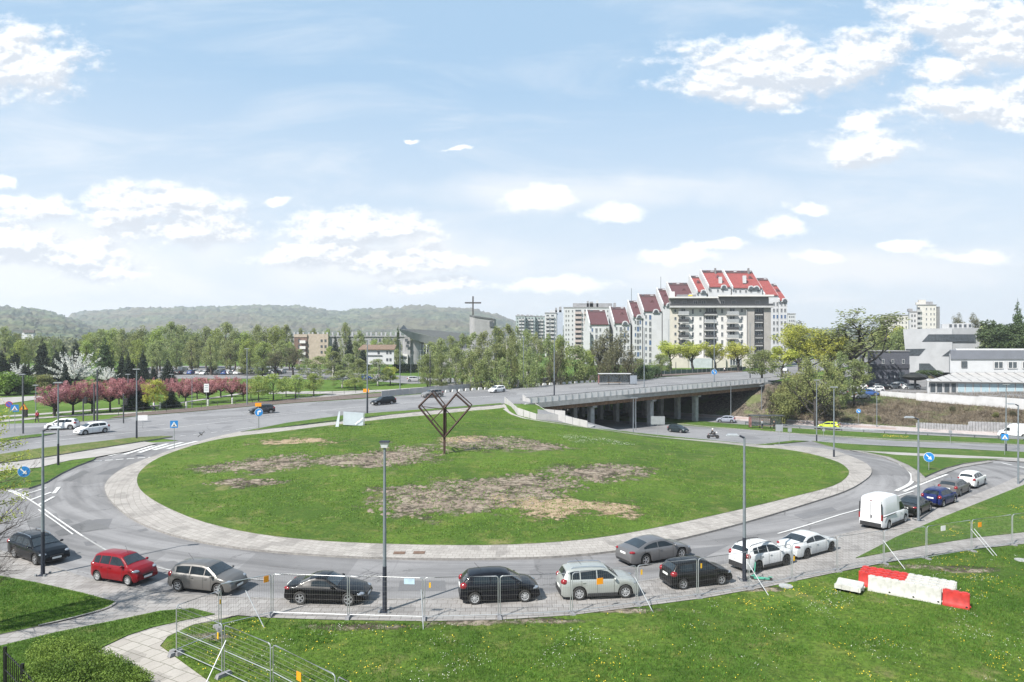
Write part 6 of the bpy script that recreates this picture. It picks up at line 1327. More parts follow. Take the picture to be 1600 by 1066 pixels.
# dry grass and twigs on the bank: uncountable stuff
r_ = np.random.default_rng(8); pts = []
for _ in range(26000):
    px = 1200+r_.random()*420; py = 612+r_.random()*62
    if len(pts) >= 9000: break
    pts.append((px, py))
q0 = []
for i, (px, py) in enumerate(pts[:1400]):
    q = G(px, py)
    if q.x > 40 and interp(ZT, q.x, q.y) > -3.2: q0.append(q)
q0 = np.array([tuple(q) for q in q0]); n = 42000; idx = r_.integers(0, len(q0), n); P = q0[idx]+np.c_[r_.normal(size=(n, 2))*1.1, np.zeros(n)]
P[:, 2] = [interp(ZT, a, b) for a, b in P[:, :2]]
keep = np.array([px_ < 1e9 for px_ in P[:, 0]])
hgt = .15+.55*r_.random(n)**2; d = r_.normal(size=(n, 2))*.35; wv = r_.normal(size=(n, 2)); wv /= np.linalg.norm(wv, axis=1)[:, None]; wv *= .035
V = np.stack([np.c_[P[:, :2]-wv, P[:, 2]], np.c_[P[:, :2]+wv, P[:, 2]], np.c_[P[:, :2]+d, P[:, 2]+hgt]], 1).reshape(-1, 3)
o = link('bank_undergrowth', np_mesh('bank_undergrowth', V, np.arange(n*3).reshape(n, 3), leaf_mat('dry_stems', (.09, .07, .05), (.22, .18, .13), .1))); o['kind'] = 'stuff'
# near hedge bottom left, iron fence, bare tree at the left edge
q = [WP(*a) for a in ((70,1040,1.5),(120,1035,1.7),(160,1055,1.7),(40,1060,1.4),(100,1075,1.6),(200,1080,1.6),(150,1100,1.6),(90,1110,1.6),(50,1100,1.5),(215,1100,1.5),(90,1050,1.5))]
hd = thing('hedge', 'bright green clipped hedge beside the iron fence in the lower left corner', 'hedge')
C_ = []; rs = random.Random(4)
for _ in range(330):
    px = rs.uniform(52, 222); py = rs.uniform(994, 1150); lim = 986+max(0, (px-120))*.6
    if py < lim+12: py = lim+12+rs.uniform(0, 20)
    z = 1.6-.9*rs.random()**3-rs.uniform(0, .15); C_.append(WP(px, py, z))
V, Fq = leaves(C_, [(.42, .42, .3)]*len(C_), 75000, .032, seed=9, shell=.2); link('foliage', np_mesh('foliage', V, Fq, LF['hedge']), None, hd)
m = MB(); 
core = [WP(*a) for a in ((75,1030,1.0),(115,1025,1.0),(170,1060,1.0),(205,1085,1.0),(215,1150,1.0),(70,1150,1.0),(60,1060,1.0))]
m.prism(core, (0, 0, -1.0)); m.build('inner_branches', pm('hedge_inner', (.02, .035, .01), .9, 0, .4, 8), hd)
IR = pm('black_iron', (.012, .012, .013), .5, .3, .1, 5)
fe = thing('iron_fence', 'black iron fence with railings beside the hedge in the lower left corner', 'fence')
a0, a1, a2 = Vector(WP(8, 1093, 0)), Vector(WP(36, 1125, 0)), Vector(WP(62, 1160, 0))
a0, a1, a2 = Vector(WP(8,1082,0)), Vector(WP(35,1112,0)), Vector(WP(64,1150,0))
for a, b in ((a0, a1), (a1, a2)):
    MB().box((a.x, a.y, .85), (.09, .09, 1.7)).build('post', IR, fe)
    for z in (.15, .85, 1.5): MB().tube([a+Vector((0, 0, z)), b+Vector((0, 0, z))], .02, 5).build('rail', IR, fe)
    for k in range(1, 9): q = a.lerp(b, k/9); MB().box((q.x, q.y, .82), (.022, .022, 1.5)).build('bar', IR, fe)
MB().box((a2.x, a2.y, .85), (.09, .09, 1.7)).build('post', IR, fe)
bt = thing('bare_tree', 'bare twiggy tree reaching in from the left edge in front of the estate car', 'tree', WP(-110, 1000, 0)); mb = MB(); rs = random.Random(21)
mb.tube([(0, 0, 0), (.1, 0, 2.5), (.05, .1, 6.8)], [.2, .15, .06], 9); tb = MB()
def tw(p, d, L, r, lv):
    q = [p]; dd = d.copy()
    for k in range(5): dd = (dd+Vector((rs.uniform(-.16, .2), rs.uniform(-.2, .2), rs.uniform(-.1, .2)))).normalized(); q.append(q[-1]+dd*L/5)
    tb.tube(q, [r*(1-.17*k) for k in range(6)], 5, False)
    if lv:
        for k in range(4): j = rs.choice((1, 2, 3, 4)); tw(q[j], (dd+Vector((rs.uniform(-.5, .7), rs.uniform(-.7, .7), rs.uniform(-.5, .8)))).normalized(), L*.55, r*.5, lv-1)
for k in range(20): tw(Vector((.05, .05, .8+k*.27)), Vector((rs.uniform(.6, 1), rs.uniform(-.6, .6), rs.uniform(-.25, .6))).normalized(), rs.uniform(2.6, 3.5), .035, 3)
mb.build('trunk', BARK, bt, smooth=40); tb.build('branches', pm('twig_bark', (.07, .055, .05), .9), bt)
lt = thing('leafy_branch_tree', 'young tree with pale yellow-green leaves poking in at the left edge above the bare tree', 'tree', (-23.7, 31, 0)); mb = MB(); mb.tube([(0, 0, 0), (0, 0, 5), (0, 0, 9.5)], [.15, .1, .04], 7); mb.build('trunk', BARK, lt)
tb = MB(); C_ = []
for k in range(34):
    z = 5.0+k*.15; t = k*2.4; L = 1.9 if z < 8.6 else 1.2; e = Vector((math.cos(t)*L, math.sin(t)*L, .5)); tb.tube([(0, 0, z), tuple(Vector((0, 0, z))+e)], [.03, .008], 4, False)
    for f in (.5, .7, .85, 1.): C_.append(tuple(Vector((0, 0, z))+e*f))
tb.build('branches', BARK, lt); V, Fq = leaves(C_, [(.28, .28, .28)]*len(C_), 5200, .045, seed=2); link('crown', np_mesh('crown', V, Fq, LF['yellow']), None, lt)
# ---------------------------------------------------------------- wooded hills and far woods
def hills():
    nx_, ny_ = 620, 60; px = np.linspace(-260, 1860, nx_); prof_x = [-260,-60,0,30,60,90,110,125,150,200,260,330,400,455,500,545,580,620,660,700,740,765,790,830,900,1000,1200,1500,1860]
    r_ = np.random.default_rng(1)
    def ridge(D, ys, name, c, seed, bump, D0, amp_):
        top_ = np.interp(px, [a for a, _ in ys], [b for _, b in ys]); rows = []
        rr = np.random.default_rng(seed)
        t = np.linspace(0, 1, ny_)[:, None]; Dm = D0+(D-D0)*t; zt = H+(533-top_)[None, :]*D/F-bump*1.15; base = 2.
        zz = base+(zt-base)*(t**.8)
        n_ = rr.random((ny_, nx_)); n2 = np.kron(rr.random((ny_//4+1, nx_//5+1)), np.ones((4, 5)))[:ny_, :nx_]; zz = zz+(n_*bump+n2*bump*1.3)*(.3+t*.7)
        X = (px[None, :]-800)/F*Dm+n_*6; Y = Dm+0*X+rr.random((ny_, nx_))*8
        Xb = (px-800)/F*(D+300); rowb = np.stack([Xb, np.full(nx_, D+300.), np.full(nx_, 0.)], 1)
        V = np.concatenate([np.stack([X, Y, zz], 2).reshape(-1, 3), rowb]); jj, ii = np.meshgrid(np.arange(ny_), np.arange(nx_-1), indexing='ij'); q = (jj*nx_+ii).ravel()
        Fq = np.stack([q, q+1, q+nx_+1, q+nx_], 1); o = link(name, np_mesh(name, V, Fq, c)); o['kind'] = 'structure'
    def hm(name, a, b2, c3):
        m, t, b = new_mat(name); pos = t.add('ShaderNodeNewGeometry').outputs['Position']
        n1 = t.noise(pos, .012, 5, .6); n2 = t.noise(pos, .045, 4, .7); n3 = t.noise(pos, .0035, 3, .5)
        c = t.mix(t.ramp(n1, .38, .62), a, b2); c = t.mix(t.ramp(n2, .5, .68, True, 0, .9), c, c3); c = t.mix(t.ramp(n2, .48, .34, True, 0, .8), c, [x*.35 for x in a]); c = t.mix(t.ramp(n3, .45, .6, True, 0, .4), c, (.11, .08, .06))
        t.l.new(c, b.inputs['Base Color']); b.inputs['Roughness'].default_value = .95; b.inputs['Specular IOR Level'].default_value = 0; return m
    ridge(3000, [(-260,515),(90,512),(110,492),(130,487),(180,484),(250,480.5),(330,480),(400,478.5),(455,478.5),(500,484),(530,486.5),(575,484),(620,480),(665,479),(700,481),(740,485),(775,491),(800,500),(830,508),(900,512),(1250,515),(1860,512)], 'hills', hm('hill_wood', (.045,.06,.05), (.09,.11,.065), (.17,.165,.115)), 5, 11, 1500, 1)
    ridge(2100, [(-260,488),(-60,484),(0,479.5),(10,478.5),(40,483),(60,487.5),(90,493),(110,499),(128,508),(160,516),(300,519),(1860,519)], 'hills', hm('hill_wood_near', (.035,.055,.045), (.08,.105,.055), (.15,.17,.09)), 6, 9, 900, 1)
hills()
# far woods between the park and the hills: one mass
C_ = []; rs = random.Random(8)
for _ in range(900):
    D = rs.uniform(420, 950); px = rs.uniform(-60, 1660); C_.append((FX(px, D), D, rs.uniform(4, 11)+ (D-420)*.006))
V, Fq = leaves(C_, [(9, 9, 6.5)]*len(C_), 60000, 1.3, seed=12, shell=.8); o = link('far_woods', np_mesh('far_woods', V, Fq, leaf_mat('far_leaves', (.11, .13, .06), (.2, .2, .09), .2))); o['kind'] = 'stuff'
# ---------------------------------------------------------------- street lamps
LP = pm('lamp_pole', (.22, .25, .28), .5, .4, .12, 3); LPD = pm('lamp_base_dark', (.02, .025, .04), .6, .1, .15, 3); LHD = pm('lamp_head', (.33, .35, .37), .45, .4, .1, 4); LDF = pm('lamp_diffuser', (.6, .62, .64), .3)
def lamp(label, px, pb, pt, style='led', Z=None, dark=.27, group=None, arm=(-1, 0), r0=.09, plate=False):
    p = G(px, pb, Z); h = H+(533-pt)*p.y/F-p.z; t = thing('street_lamp', label, 'street lamp', p, 0, group)
    MB().tube([(0, 0, h*dark), (0, 0, h-.1)], [r0, r0*.62], 10).build('pole', LP, t, smooth=40)
    MB().tube([(0, 0, 0), (0, 0, h*dark)], [r0*1.25, r0*1.08], 10).build('lower_pole', LPD if dark > .05 else LP, t, smooth=40)
    if style == 'led':
        a = math.atan2(arm[1], arm[0]); d = Vector((math.cos(a), math.sin(a), 0))
        MB().tube([(0, 0, h-.12), tuple(d*.25+Vector((0, 0, h)))], [.06, .05], 8).build('arm', LPD, t)
        MB().box(tuple(d*.62+Vector((0, 0, h+.06))), (.66, .28, .09), a, .7).build('lamp_head', LHD, t); MB().box(tuple(d*.66+Vector((0, 0, h+.0))), (.6, .24, .03), a).build('diffuser', LDF, t)
    elif style == 'bowl':
        MB().box((0, 0, h-.06), (.4, .36, .07), 0, 1.12).build('lamp_head', LHD, t)
        MB().box((0, 0, h-.19), (.28, .24, .2), 0, 1.35).build('diffuser', LDF, t); MB().box((0, 0, h+.0), (.46, .4, .05)).build('lamp_cap', LPD, t)
    elif style == 'flat': MB().box((0, 0, h), (.8, .3, .1)).build('lamp_head', LHD, t)
    else:
        MB().tube([(0, 0, h-.1), (-.4, 0, h+.15), (-1.1, 0, h+.2)], [.05, .045, .03], 6).build('arm', LP, t); MB().box((-1.3, 0, h+.2), (.7, .22, .1)).build('lamp_head', LHD, t)
    if pb > 800:
        b = MB().box((0, 0, .03), (.5, .5, .05))
        b.build('base_plate', LPD, t)
        for sx in (-1, 1):
            for sy in (-1, 1): MB().box((sx*.24, sy*.24, .08), (.1, .1, .16)).build('anchor_bolt', GALV, t)
    return t
nl = 'lamps around the roundabout'
lamp('street lamp standing on the pavement in the middle foreground', 601, 957, 690, 'bowl', group=nl)
lamp('street lamp beside the green scooter', 1163, 908, 681, 'led', group=nl, dark=.3, arm=(-1, .1))
lamp('street lamp in front of the dark estate car at the left edge', 67, 900, 670, 'led', group=nl, arm=(1, .3), dark=.3)
lamp('street lamp between the parked cars right of the white van', 1435, 814, 653, 'led', group=nl, dark=.02, arm=(-1, .1))
lamp('street lamp on the right end of the island ring by the crosswalk', 1303, 716, 605, 'flat', group=nl, dark=.12)
lamp('street lamp on the verge at the far right edge', 1591, 757, 632, 'led', group=nl, dark=.02, arm=(-1, .1))
lamp('street lamp on the left traffic island', 91, 729, 598, 'flat', group=nl)
lamp('tall street lamp on the grass strip right of the white cars', 213.5, 687, 577, 'flat', ZU, group='lamps along the main road')
for px, pb, pt, dk, lb in ((574,647,531,.3,'street lamp with orange sign before the black taxi'),(866,619,526,.25,'street lamp on the bridge road, second from the left'),(818,604,527,.02,'tall lamp left of the bridge beyond the tram track'),(944.5,594.5,529,.02,'tall lamp behind the tram stop'),(1006.5,606,512,.05,'street lamp on the bridge road right of the tram stop'),(1116,597.5,500,.05,'tall street lamp on the bridge beside the blue arrow sign'),(1172,591,505,.15,'street lamp near the right end of the bridge'),(625,613,531,.02,'tall lamp before the church rim'),(386,633,545,.02,'tall dark mast left of the arrow sign'),(1045,578,500,.02,'tall lamp before the left end of the grey flats'),(1098,574,520,.02,'lamp before the middle of the grey flats')):
    lamp(lb, px, pb, pt, 'arm' if px in (1006.5, 944.5) else 'flat', ZU, dark=dk, r0=.11, group='lamps along the main road')
for px, pb, pt, lb in ((1276,691,594,'street lamp left of the island lamp beside the lower road'),(1572,706,601,'tall lamp beside the blue crossing sign at the right edge'),(1370,668,600,'lamp on the bank side of the cycle path'),(1142,655,600,'lamp beside the lower road left of the bus shelter'),(1190,640,603,'short lamp beside the stairs at the bridge end'),(989.5,676,622,'left one of the two poles standing before the bridge'),(993.5,673,622,'right one of the two poles standing before the bridge')):
    lamp(lb, px, pb, pt, 'flat', dark=.12 if px in (1276, 1572) else .02, group='lamps along the lower road')
for i, (px, pb, pt) in enumerate(((35,672,585),(56,655,602),(200,640,585),(268,622,585),(300,637,588),(297,575,555),(441,578,556),(475,582,548),(467,621,585),(803,598,560),(712,600,570),(728,597,572),(920,592,557),(642,588,555),(654,600,562),(657,592,548))):
    lamp('park lamp post, %s from the left of the short ones' % ORD[sorted((35,56,200,268,300,297,441,475,467,803,712,728,920,642,654,657)).index(px)], px, pb, pt, 'flat', ZU, dark=.02, r0=.07, group='short lamps of the park and forecourt')
def mast(label, px, pb, pt, Z=ZU, r=.13, mat=None, name='tram_mast'):
    p = G(px, pb, Z); h = H+(533-pt)*p.y/F-p.z; t = thing(name, label, 'mast', p); MB().tube([(0, 0, 0), (0, 0, h)], [r, r*.8], 8).build('pole', mat or DGREY, t); return t, h
for px, pb, pt, lb in ((152,658,578,'thick dark tram mast before the cherry trees'),(147,658,600,'thin dark post beside the thick tram mast'),(672,606,551,'dark tram mast before the birches'),(1056,583,566,'small dark mast at the green mesh fence'),(1113,578,552,'dark mast before the grey flats')): mast(lb, px, pb, pt)
t, h = mast('grey portal mast behind the tram stop, left leg', 989, 592, 556, mat=GALV); 
def portal():
    a = GU(989, 592); b = GU(1006, 589); t = thing('tram_portal', 'thin steel portal over the tram track behind the stop', 'portal'); MB().tube([a+Vector((0, 0, 5.2)), b+Vector((0, 0, 5.4))], .05, 5).build('crossbeam', GALV, t)
portal()
# traffic lights on posts
TLB = pm('signal_black', (.015, .015, .016), .5)
for px, pb, pt, lb in ((36,678,586,'dark traffic signal post at the left edge with a yellow warning sign'),(130,659,624,'black traffic signal right of the lamp on the traffic island'),(193,662,616,'green-grey traffic signal post before the dark bushy conifer')):
    p = GU(px, pb); h = H+(533-pt)*p.y/F-p.z; t = thing('traffic_light', lb, 'traffic light', p); MB().tube([(0, 0, 0), (0, 0, h)], .09, 8).build('pole', DGREY, t)
    zz = 3.1 if px != 36 else 2.6
    MB().box((.35, 0, zz), (.32, .3, .95)).build('signal_box', TLB, t)
    for k in range(3): MB().ell((.53, -.05, zz+.3-.3*k), (.12, .14, .05), 8, 4).build('visor', TLB, t)
# ---------------------------------------------------------------- road signs
BLU = pm('sign_blue', (.01, .19, .5), .5, 0, .05, 2); SWH = pm('sign_white', (.7, .7, .7), .5, 0, .04, 2); SRED = pm('sign_red', (.5, .02, .03), .5); SYEL = pm('sign_yellow', (.75, .42, .02), .5, 0, .05, 2); SORG = pm('sign_orange', (.8, .3, .01), .5, 0, .05, 2); SBLK = pm('sign_black', (.01, .01, .01), .5)
def disc(r, n=24, y=0): return [(r*math.cos(2*PI*k/n), y, r*math.sin(2*PI*k/n)) for k in range(n)]
def sign(label, px, pb, pc, kind, Z=None, size=None, cat='road sign', extra=None):
    p = G(px, pb, Z); zc = H+(533-pc)*p.y/F-p.z; t = thing('road_sign', label, cat, p, math.atan2(-p.x, p.y)*.5)
    MB().tube([(0, .05, 0), (0, .05, zc+.3)], .035, 8).build('pole', GALV, t)
    s = size or .4; pl = None
    def P(pts, y, mat, nm, th=.02): return MB().prism([(x, y, zc+z) for x, _, z in pts], (0, th, 0)).build(nm, mat, t if pl is None else pl)
    if kind == 'arrow':   # white arrow down right on a blue disc
        pl = P(disc(s*1.06), -.01, SWH, 'rim'); pl2 = pl; P(disc(s), -.03, BLU, 'disc')
        a = [(-.62, .48), (-.48, .62), (.12, .02), (.34, .24), (.52, -.52), (-.24, -.34), (-.02, -.12)]
        P([(x*s, 0, z*s) for x, z in a], -.05, SWH, 'arrow')
    elif kind == 'arrow_right':
        pl = P(disc(s*1.06), -.01, SWH, 'rim'); P(disc(s), -.03, BLU, 'disc'); P([(x*s, 0, z*s) for x, z in ((-.35, -.6), (-.35, .2), (-.1, .45), (.2, .45), (.2, .7), (.65, .3), (.2, -.1), (.2, .15), (-.02, .15), (-.05, .05), (-.05, -.6))], -.05, SWH, 'arrow')
    elif kind == 'cross':  # pedestrian crossing
        pl = P([(-s, 0, -s), (s, 0, -s), (s, 0, s), (-s, 0, s)], -.02, BLU, 'plate'); P([(-.8*s, 0, -.62*s), (.8*s, 0, -.62*s), (0, 0, .72*s)], -.045, SWH, 'triangle')
        P([(-.08*s, 0, -.1*s), (.12*s, 0, -.1*s), (.3*s, 0, -.5*s), (.12*s, 0, -.5*s), (0, 0, -.25*s), (-.2*s, 0, -.5*s), (-.34*s, 0, -.5*s)], -.065, SBLK, 'figure'); P([(x, 0, z+.12*s) for x, _, z in disc(.1*s, 8)], -.065, SBLK, 'figure_head')
    elif kind == 'noparking':
        pl = P(disc(s), -.01, SRED, 'rim'); P(disc(s*.8), -.03, pm('sign_blue_violet', (.06, .1, .42), .5), 'disc'); P([(-.62*s, 0, .5*s), (-.5*s, 0, .62*s), (.62*s, 0, -.5*s), (.5*s, 0, -.62*s)], -.05, SRED, 'bar')
    elif kind == 'warn': pl = P([(-s, 0, -.8*s), (s, 0, -.8*s), (0, 0, s)], -.01, SRED, 'rim'); P([(-.72*s, 0, -.64*s), (.72*s, 0, -.64*s), (0, 0, .68*s)], -.03, SYEL, 'triangle'); P([(-.1*s, 0, -.5*s), (.1*s, 0, -.5*s), (.1*s, 0, .2*s), (-.1*s, 0, .2*s)], -.05, SBLK, 'symbol')
    elif kind == 'board': pl = P([(-s*1.4, 0, -s*.85), (s*1.4, 0, -s*.85), (s*1.4, 0, s*.85), (-s*1.4, 0, s*.85)], -.01, SWH if extra is None else extra, 'board')
    elif kind == 'tall': pl = P([(-s*.55, 0, -s), (s*.55, 0, -s), (s*.55, 0, s), (-s*.55, 0, s)], -.01, SWH, 'board'); [P([(-.4*s, 0, z*s-.06*s), (.35*s, 0, z*s-.06*s), (.35*s, 0, z*s+.06*s), (-.4*s, 0, z*s+.06*s)], -.03, pm('sign_print', (.2, .33, .3), .6), 'pictogram') for z in (.6, .1, -.45)]
    elif kind == 'back': pl = P([(-s, 0, -s), (s, 0, -s), (s, 0, s), (-s, 0, s)], -.01, pm('sign_back', (.32, .34, .36), .5, .4, .1, 2), 'plate')
    return t
sign('round blue arrow sign on the left traffic island', 37.5, 757, 737, 'arrow', size=.47)
sign('round blue arrow sign on the triangular island at the right', 1451.5, 737, 714.5, 'arrow', size=.47)
sign('blue pedestrian crossing sign at the left crosswalk', 272, 702, 663, 'cross', size=.4)
sign('blue pedestrian crossing sign at the right edge beside the tall lamp', 1570, 712, 683, 'cross', size=.4)
sign('round no parking sign at the left edge', 14, 672, 632, 'noparking', ZU, .42); sign('blue pedestrian crossing sign beside the no parking sign', 23, 676, 638, 'cross', ZU, .45)
sign('yellow warning sign on the signal post at the left edge', 37, 678, 636, 'warn', ZU, .5)
t = sign('blue turn-right sign with an orange board above, left of the dark car', 404.5, 672, 644.5, 'arrow_right', ZU, .5)
sign('orange board above the blue turn-right sign', 403.5, 670, 632.5, 'board', ZU, .28, extra=SORG)
sign('white notice board at the foot of the tall lamp', 223, 670, 653, 'board', ZU, .42); sign('tall white bus stop sign beside the main road', 322.5, 639, 606.5, 'tall', ZU, 0.72)
sign('orange temporary sign on the lamp left of the taxi', 572, 645, 610.5, 'board', ZU, .33, extra=SORG)
sign('blue keep-right sign on the bridge road', 1116, 597, 581.5, 'arrow', ZU, .62); sign('blue round cycle sign at the foot of the bank', 1341.5, 664, 642.5, 'arrow', size=.42)
SBK = pm('sign_back', (.32, .34, .36), .5, .4, .1, 2)
for px, pb, pc, k, s, lb in ((1028,683,657,'board',.8,'large blank grey sign back on two posts before the bridge'),(1217.5,697,669,'back',.5,'small grey sign back beside the lower road, left of the pair'),(1234,690,672,'back',.3,'small grey sign back beside the lower road, right of the pair'),(1485,694,675,'back',.25,'small dark sign on the verge of the lower road at the right'),(1287,690,672,'back',.2,'thin marker post on the verge beside the island lamp')): sign(lb, px, pb, pc, k, size=s, extra=SBK)
# ---------------------------------------------------------------- heart sculpture of welded square frames
p = G(694.5, 712); k = p.y/F
def SP(px, py, dy=0): return Vector(((px-694.5)*k*(1), dy, (712-py)*k))
CORT = pm('weathered_steel', (.055, .03, .024), .8, .2, .3, 5, .3)
sc_ = thing('heart_sculpture', 'dark weathered steel heart sculpture of two open square frames on a post', 'sculpture', (p.x, p.y, p.z+.15))
MB().box((0, 0, (712-637)*k/2), (.22, .22, (712-637)*k+.2)).build('post', CORT, sc_)
cB, cC = SP(694.5, 685), SP(694.5, 640)
L_ = [cB, SP(655, 637), SP(676, 616.5), cC]; R_ = [cB, SP(735, 638), SP(713, 618), cC]
def bar(a, b, w=.14): 
    m = MB(); m.tube([a, b], w*.72, 4); return m.build('frame_bar', CORT, sc_)
for Q in (L_, R_):
    for i in range(4):
        bar(Q[i]+Vector((0, -.45, 0)), Q[(i+1) % 4]+Vector((0, -.45, 0))); bar(Q[i]+Vector((.12, .45, .16)), Q[(i+1) % 4]+Vector((.12, .45, .16)), .08)
    for i in (1, 2): bar(Q[i]+Vector((0, -.45, 0)), Q[i]+Vector((.12, .45, .16)), .1)
bar(L_[1], cC+Vector((0, 0, -.1)), .05); bar(cC, SP(672, 662), .07); bar(cC, SP(715, 664), .07)
# fallen billboard
p = G(548, 668); k = p.y/F
bb = thing('billboard', 'tilted pale blue-white billboard lying on the grass slope', 'billboard', (p.x, p.y, p.z+.1), .12)
def BP_(px, py, y=0): return ((px-548)*k, y, (668-py)*k)
BBW = pm('billboard_panel', (.36, .41, .44), .5, 0, .08, .8, .05, stain=.3)
MB().prism([BP_(536, 665, .1), BP_(567, 667, .1), BP_(567, 648, .6), BP_(536, 645.5, .6)], (0, .12, .03)).build('panel', BBW, bb)
MB().prism([BP_(524, 672, -.3), BP_(530, 668, -.3), BP_(531.5, 644, .3), BP_(529, 645, .3)], (0, .12, 0)).build('side_panel', BBW, bb)
MB().tube([BP_(568.3, 668, .2), BP_(568, 647, .6)], .05, 5).build('post', GALV, bb); MB().tube([BP_(530, 660, .2), BP_(538, 660, .3)], .04, 5).build('bracket', GALV, bb); MB().tube([BP_(555, 664, .0), BP_(567, 655, .2)], .025, 5).build('stay', GALV, bb)
# ---------------------------------------------------------------- construction fence panels
WIRE = pm('fence_wire', (.2, .2, .19), .6, .4, .1, 5); FRM = pm('fence_tube', (.46, .48, .49), .42, .6, .1, 5); FBL = pm('fence_foot', (.2, .2, .21), .8, 0, .2, 4)
def fence_panel(A, B, label, sparse=False, group='wire fence panels', tagc=None, strut=None, h=2.0, lower=True):
    d = (B-A); L = d.to_2d().length-.1; t = thing('fence_panel', label, 'fence panel', A, math.atan2(d.y, d.x), group); dzz = (B.z-A.z)
    r = .022; x0 = .05
    f = MB(); z0 = .12; c = .12
    f.tube([(x0, 0, z0-.1), (x0, 0, h-c), (x0+c*.3, 0, h-c*.3), (x0+c, 0, h+dzz*.03), (x0+L-c, 0, h+dzz), (x0+L-c*.3, 0, h-c*.3+dzz), (x0+L, 0, h-c+dzz), (x0+L, 0, z0-.1+dzz)], r, 6); f.build('frame', FRM, t, smooth=50)
    MB().tube([(x0, 0, z0+.06), (x0+L, 0, z0+.06+dzz)], r*.8, 6).build('bottom_rail', FRM, t)
    if sparse: MB().tube([(x0, 0, h*.5), (x0+L, 0, h*.5+dzz)], r*.8, 6).build('middle_rail', FRM, t)
    w = MB(); wr = .0028
    n = int(L/.11) if not sparse else int(L/.2)
    for k in range(1, n if not sparse else 1): x = x0+L*k/n; w.box((x, 0, (z0+h)/2+dzz*k/n), (wr*1.5, wr, h-z0-.05))
    for k in range(1, 8 if not sparse else 10): z = z0+.05+(h-z0-.05)*k/(8 if not sparse else 10); w.tube([(x0, 0, z), (x0+L, 0, z+dzz)], wr*(.7 if not sparse else 1.8), 4, False)
    o = w.build('wire_mesh', WIRE, t)
    MB().box((0, 0, .07), (.22, .66, .14), 0, .8).build('foot', FBL, t)
    if tagc: 
        mt, fx_, fw, fh, fz_ = tagc; MB().box((x0+L*fx_, -.03, fz_), (fw, .015, fh)).build('notice', mt, t)
    if strut: MB().tube([(x0+L*strut, -.02, h*.72), (x0+L*strut+.35, -1.25, .0)], .022, 6).build('strut', FRM, t)
    return t
FP_ = [(425,963),(544.5,967),(662,970),(780,967),(893,961.5),(995,947.5),(1090,935),(1170,922),(1237,908),(1308,894.5),(1381,883),(1447.5,875.5),(1518,863.5),(1581.5,853.5),(1645,843)]
FPW = [G(*q)+Vector((0, 0, .02)) for q in FP_]
YT = (SYEL, .12, .06, .2, 1.72)
info = [('from the left corner panel',None,None),('under the foreground lamp',(pm('notice_blue', (.42,.55,.65), .5), .82, .5, .26, 1.82),.98),('before the small black hatchback',(SYEL,.07,.09,.24,1.65),None),('between black hatchback and silver suv',None,None),('before the silver suv',(SORG,.42,.34,.3,1.45),.98),('before the black hatchback',(SYEL,.06,.09,.24,1.65),None),('left of the scooter',(SYEL,.05,.08,.24,1.62),None),('before the white suv',None,None),('before the white saloon',(SYEL,.03,.1,.26,1.2),None),('right of the white saloon',None,None),('behind the red and white barriers',None,None),('with a white notice',(SWH,.35,.4,.3,1.75),None),('with an orange notice',(SORG,.18,.3,.3,1.65),None),('at the right edge',None,None)]
for i, (a, b) in enumerate(zip(FPW, FPW[1:])):
    if i >= len(info): break
    nm, tg, st = info[i]; fence_panel(a, b, 'wire fence panel along the pavement, %s from the left, %s' % (ORD[i+1], nm), tagc=tg, strut=st or (.99 if i in (6, 9, 11) else .04 if i == 12 else None))
# the fenced corner at the lower left
c0 = G(378, 977); c1 = G(340, 990) ; a0_ = FPW[0]
q1, q2 = Vector(WP(274, 1022, .09)), Vector(WP(348, 1056, .09))
fence_panel(Vector(WP(340,983,.09)), FPW[0], 'wire fence panel at the left corner of the pavement row with an orange notice', tagc=(SORG, .9, .24, .3, 1.75), strut=.5)
fence_panel(q1, Vector(WP(347,992,.09)), 'wire fence panel running back from the lower left corner', tagc=(SYEL, .97, .06, .2, 1.5))
fence_panel(q1+Vector((.05, -.05, 0)), q2, 'leftmost panel of the near fence row at the lower left', sparse=True, tagc=(SYEL, .93, .08, .25, 1.5))
q3 = Vector(WP(424, 1092, .09)); q4 = Vector(WP(525, 1150, .09)); q5 = Vector(WP(640, 1220, .09))
fence_panel(q2+Vector((.05, -.03, 0)), q3, 'second panel of the near fence row at the lower left', sparse=True, strut=.05)
fence_panel(q3+Vector((.05, -.03, 0)), q4, 'near fence panel with an orange notice at the bottom edge', sparse=True, tagc=(SORG, .45, .26, .3, 1.35)); fence_panel(q4+Vector((.05, -.03, 0)), q5, 'nearest fence panel rising from the bottom edge', sparse=True)
# ---------------------------------------------------------------- plastic barriers
BRD = pm('plastic_red', (.42, .03, .026), .5, 0, .2, 3, .1, stain=.45); BWH = pm('plastic_white', (.46, .46, .43), .55, 0, .14, 3, .15, stain=.6)
def barrier_mesh(nm, mat, L=1.25):
    rows = []; n = 22
    for i in range(n+1):
        x = -L/2+L*i/n; bulge = .035*abs(math.sin(PI*3*i/n)) ; e = .03 if i in (0, n) else 0
        prf = [(.24, 0), (.245, .08), (.20, .2), (.12+bulge, .42), (.10+bulge, .72), (.13, .82), (.125, .86)]
        rows.append([(x, y-e, z) for y, z in prf]+[(x, -y+e, z) for y, z in prf[::-1]])
    m = MB(); m.grid(rows); m.poly(rows[0]); m.poly(rows[-1])
    for s in (-.36, 0, .36): m.box((s*L*.9, 0, .875), (L*.2, .2, .05))
    m.ell((L/2+.0, 0, .12), (.07, .07, .07), 8, 4)
    me = m.mesh(nm, mat, 40); return me
BMR, BMW = barrier_mesh('barrier', BRD), barrier_mesh('barrier', BWH)
capm = MB().ell((0, 0, 0), (.06, .02, .06), 10, 4).mesh('drain_plug', SBLK)
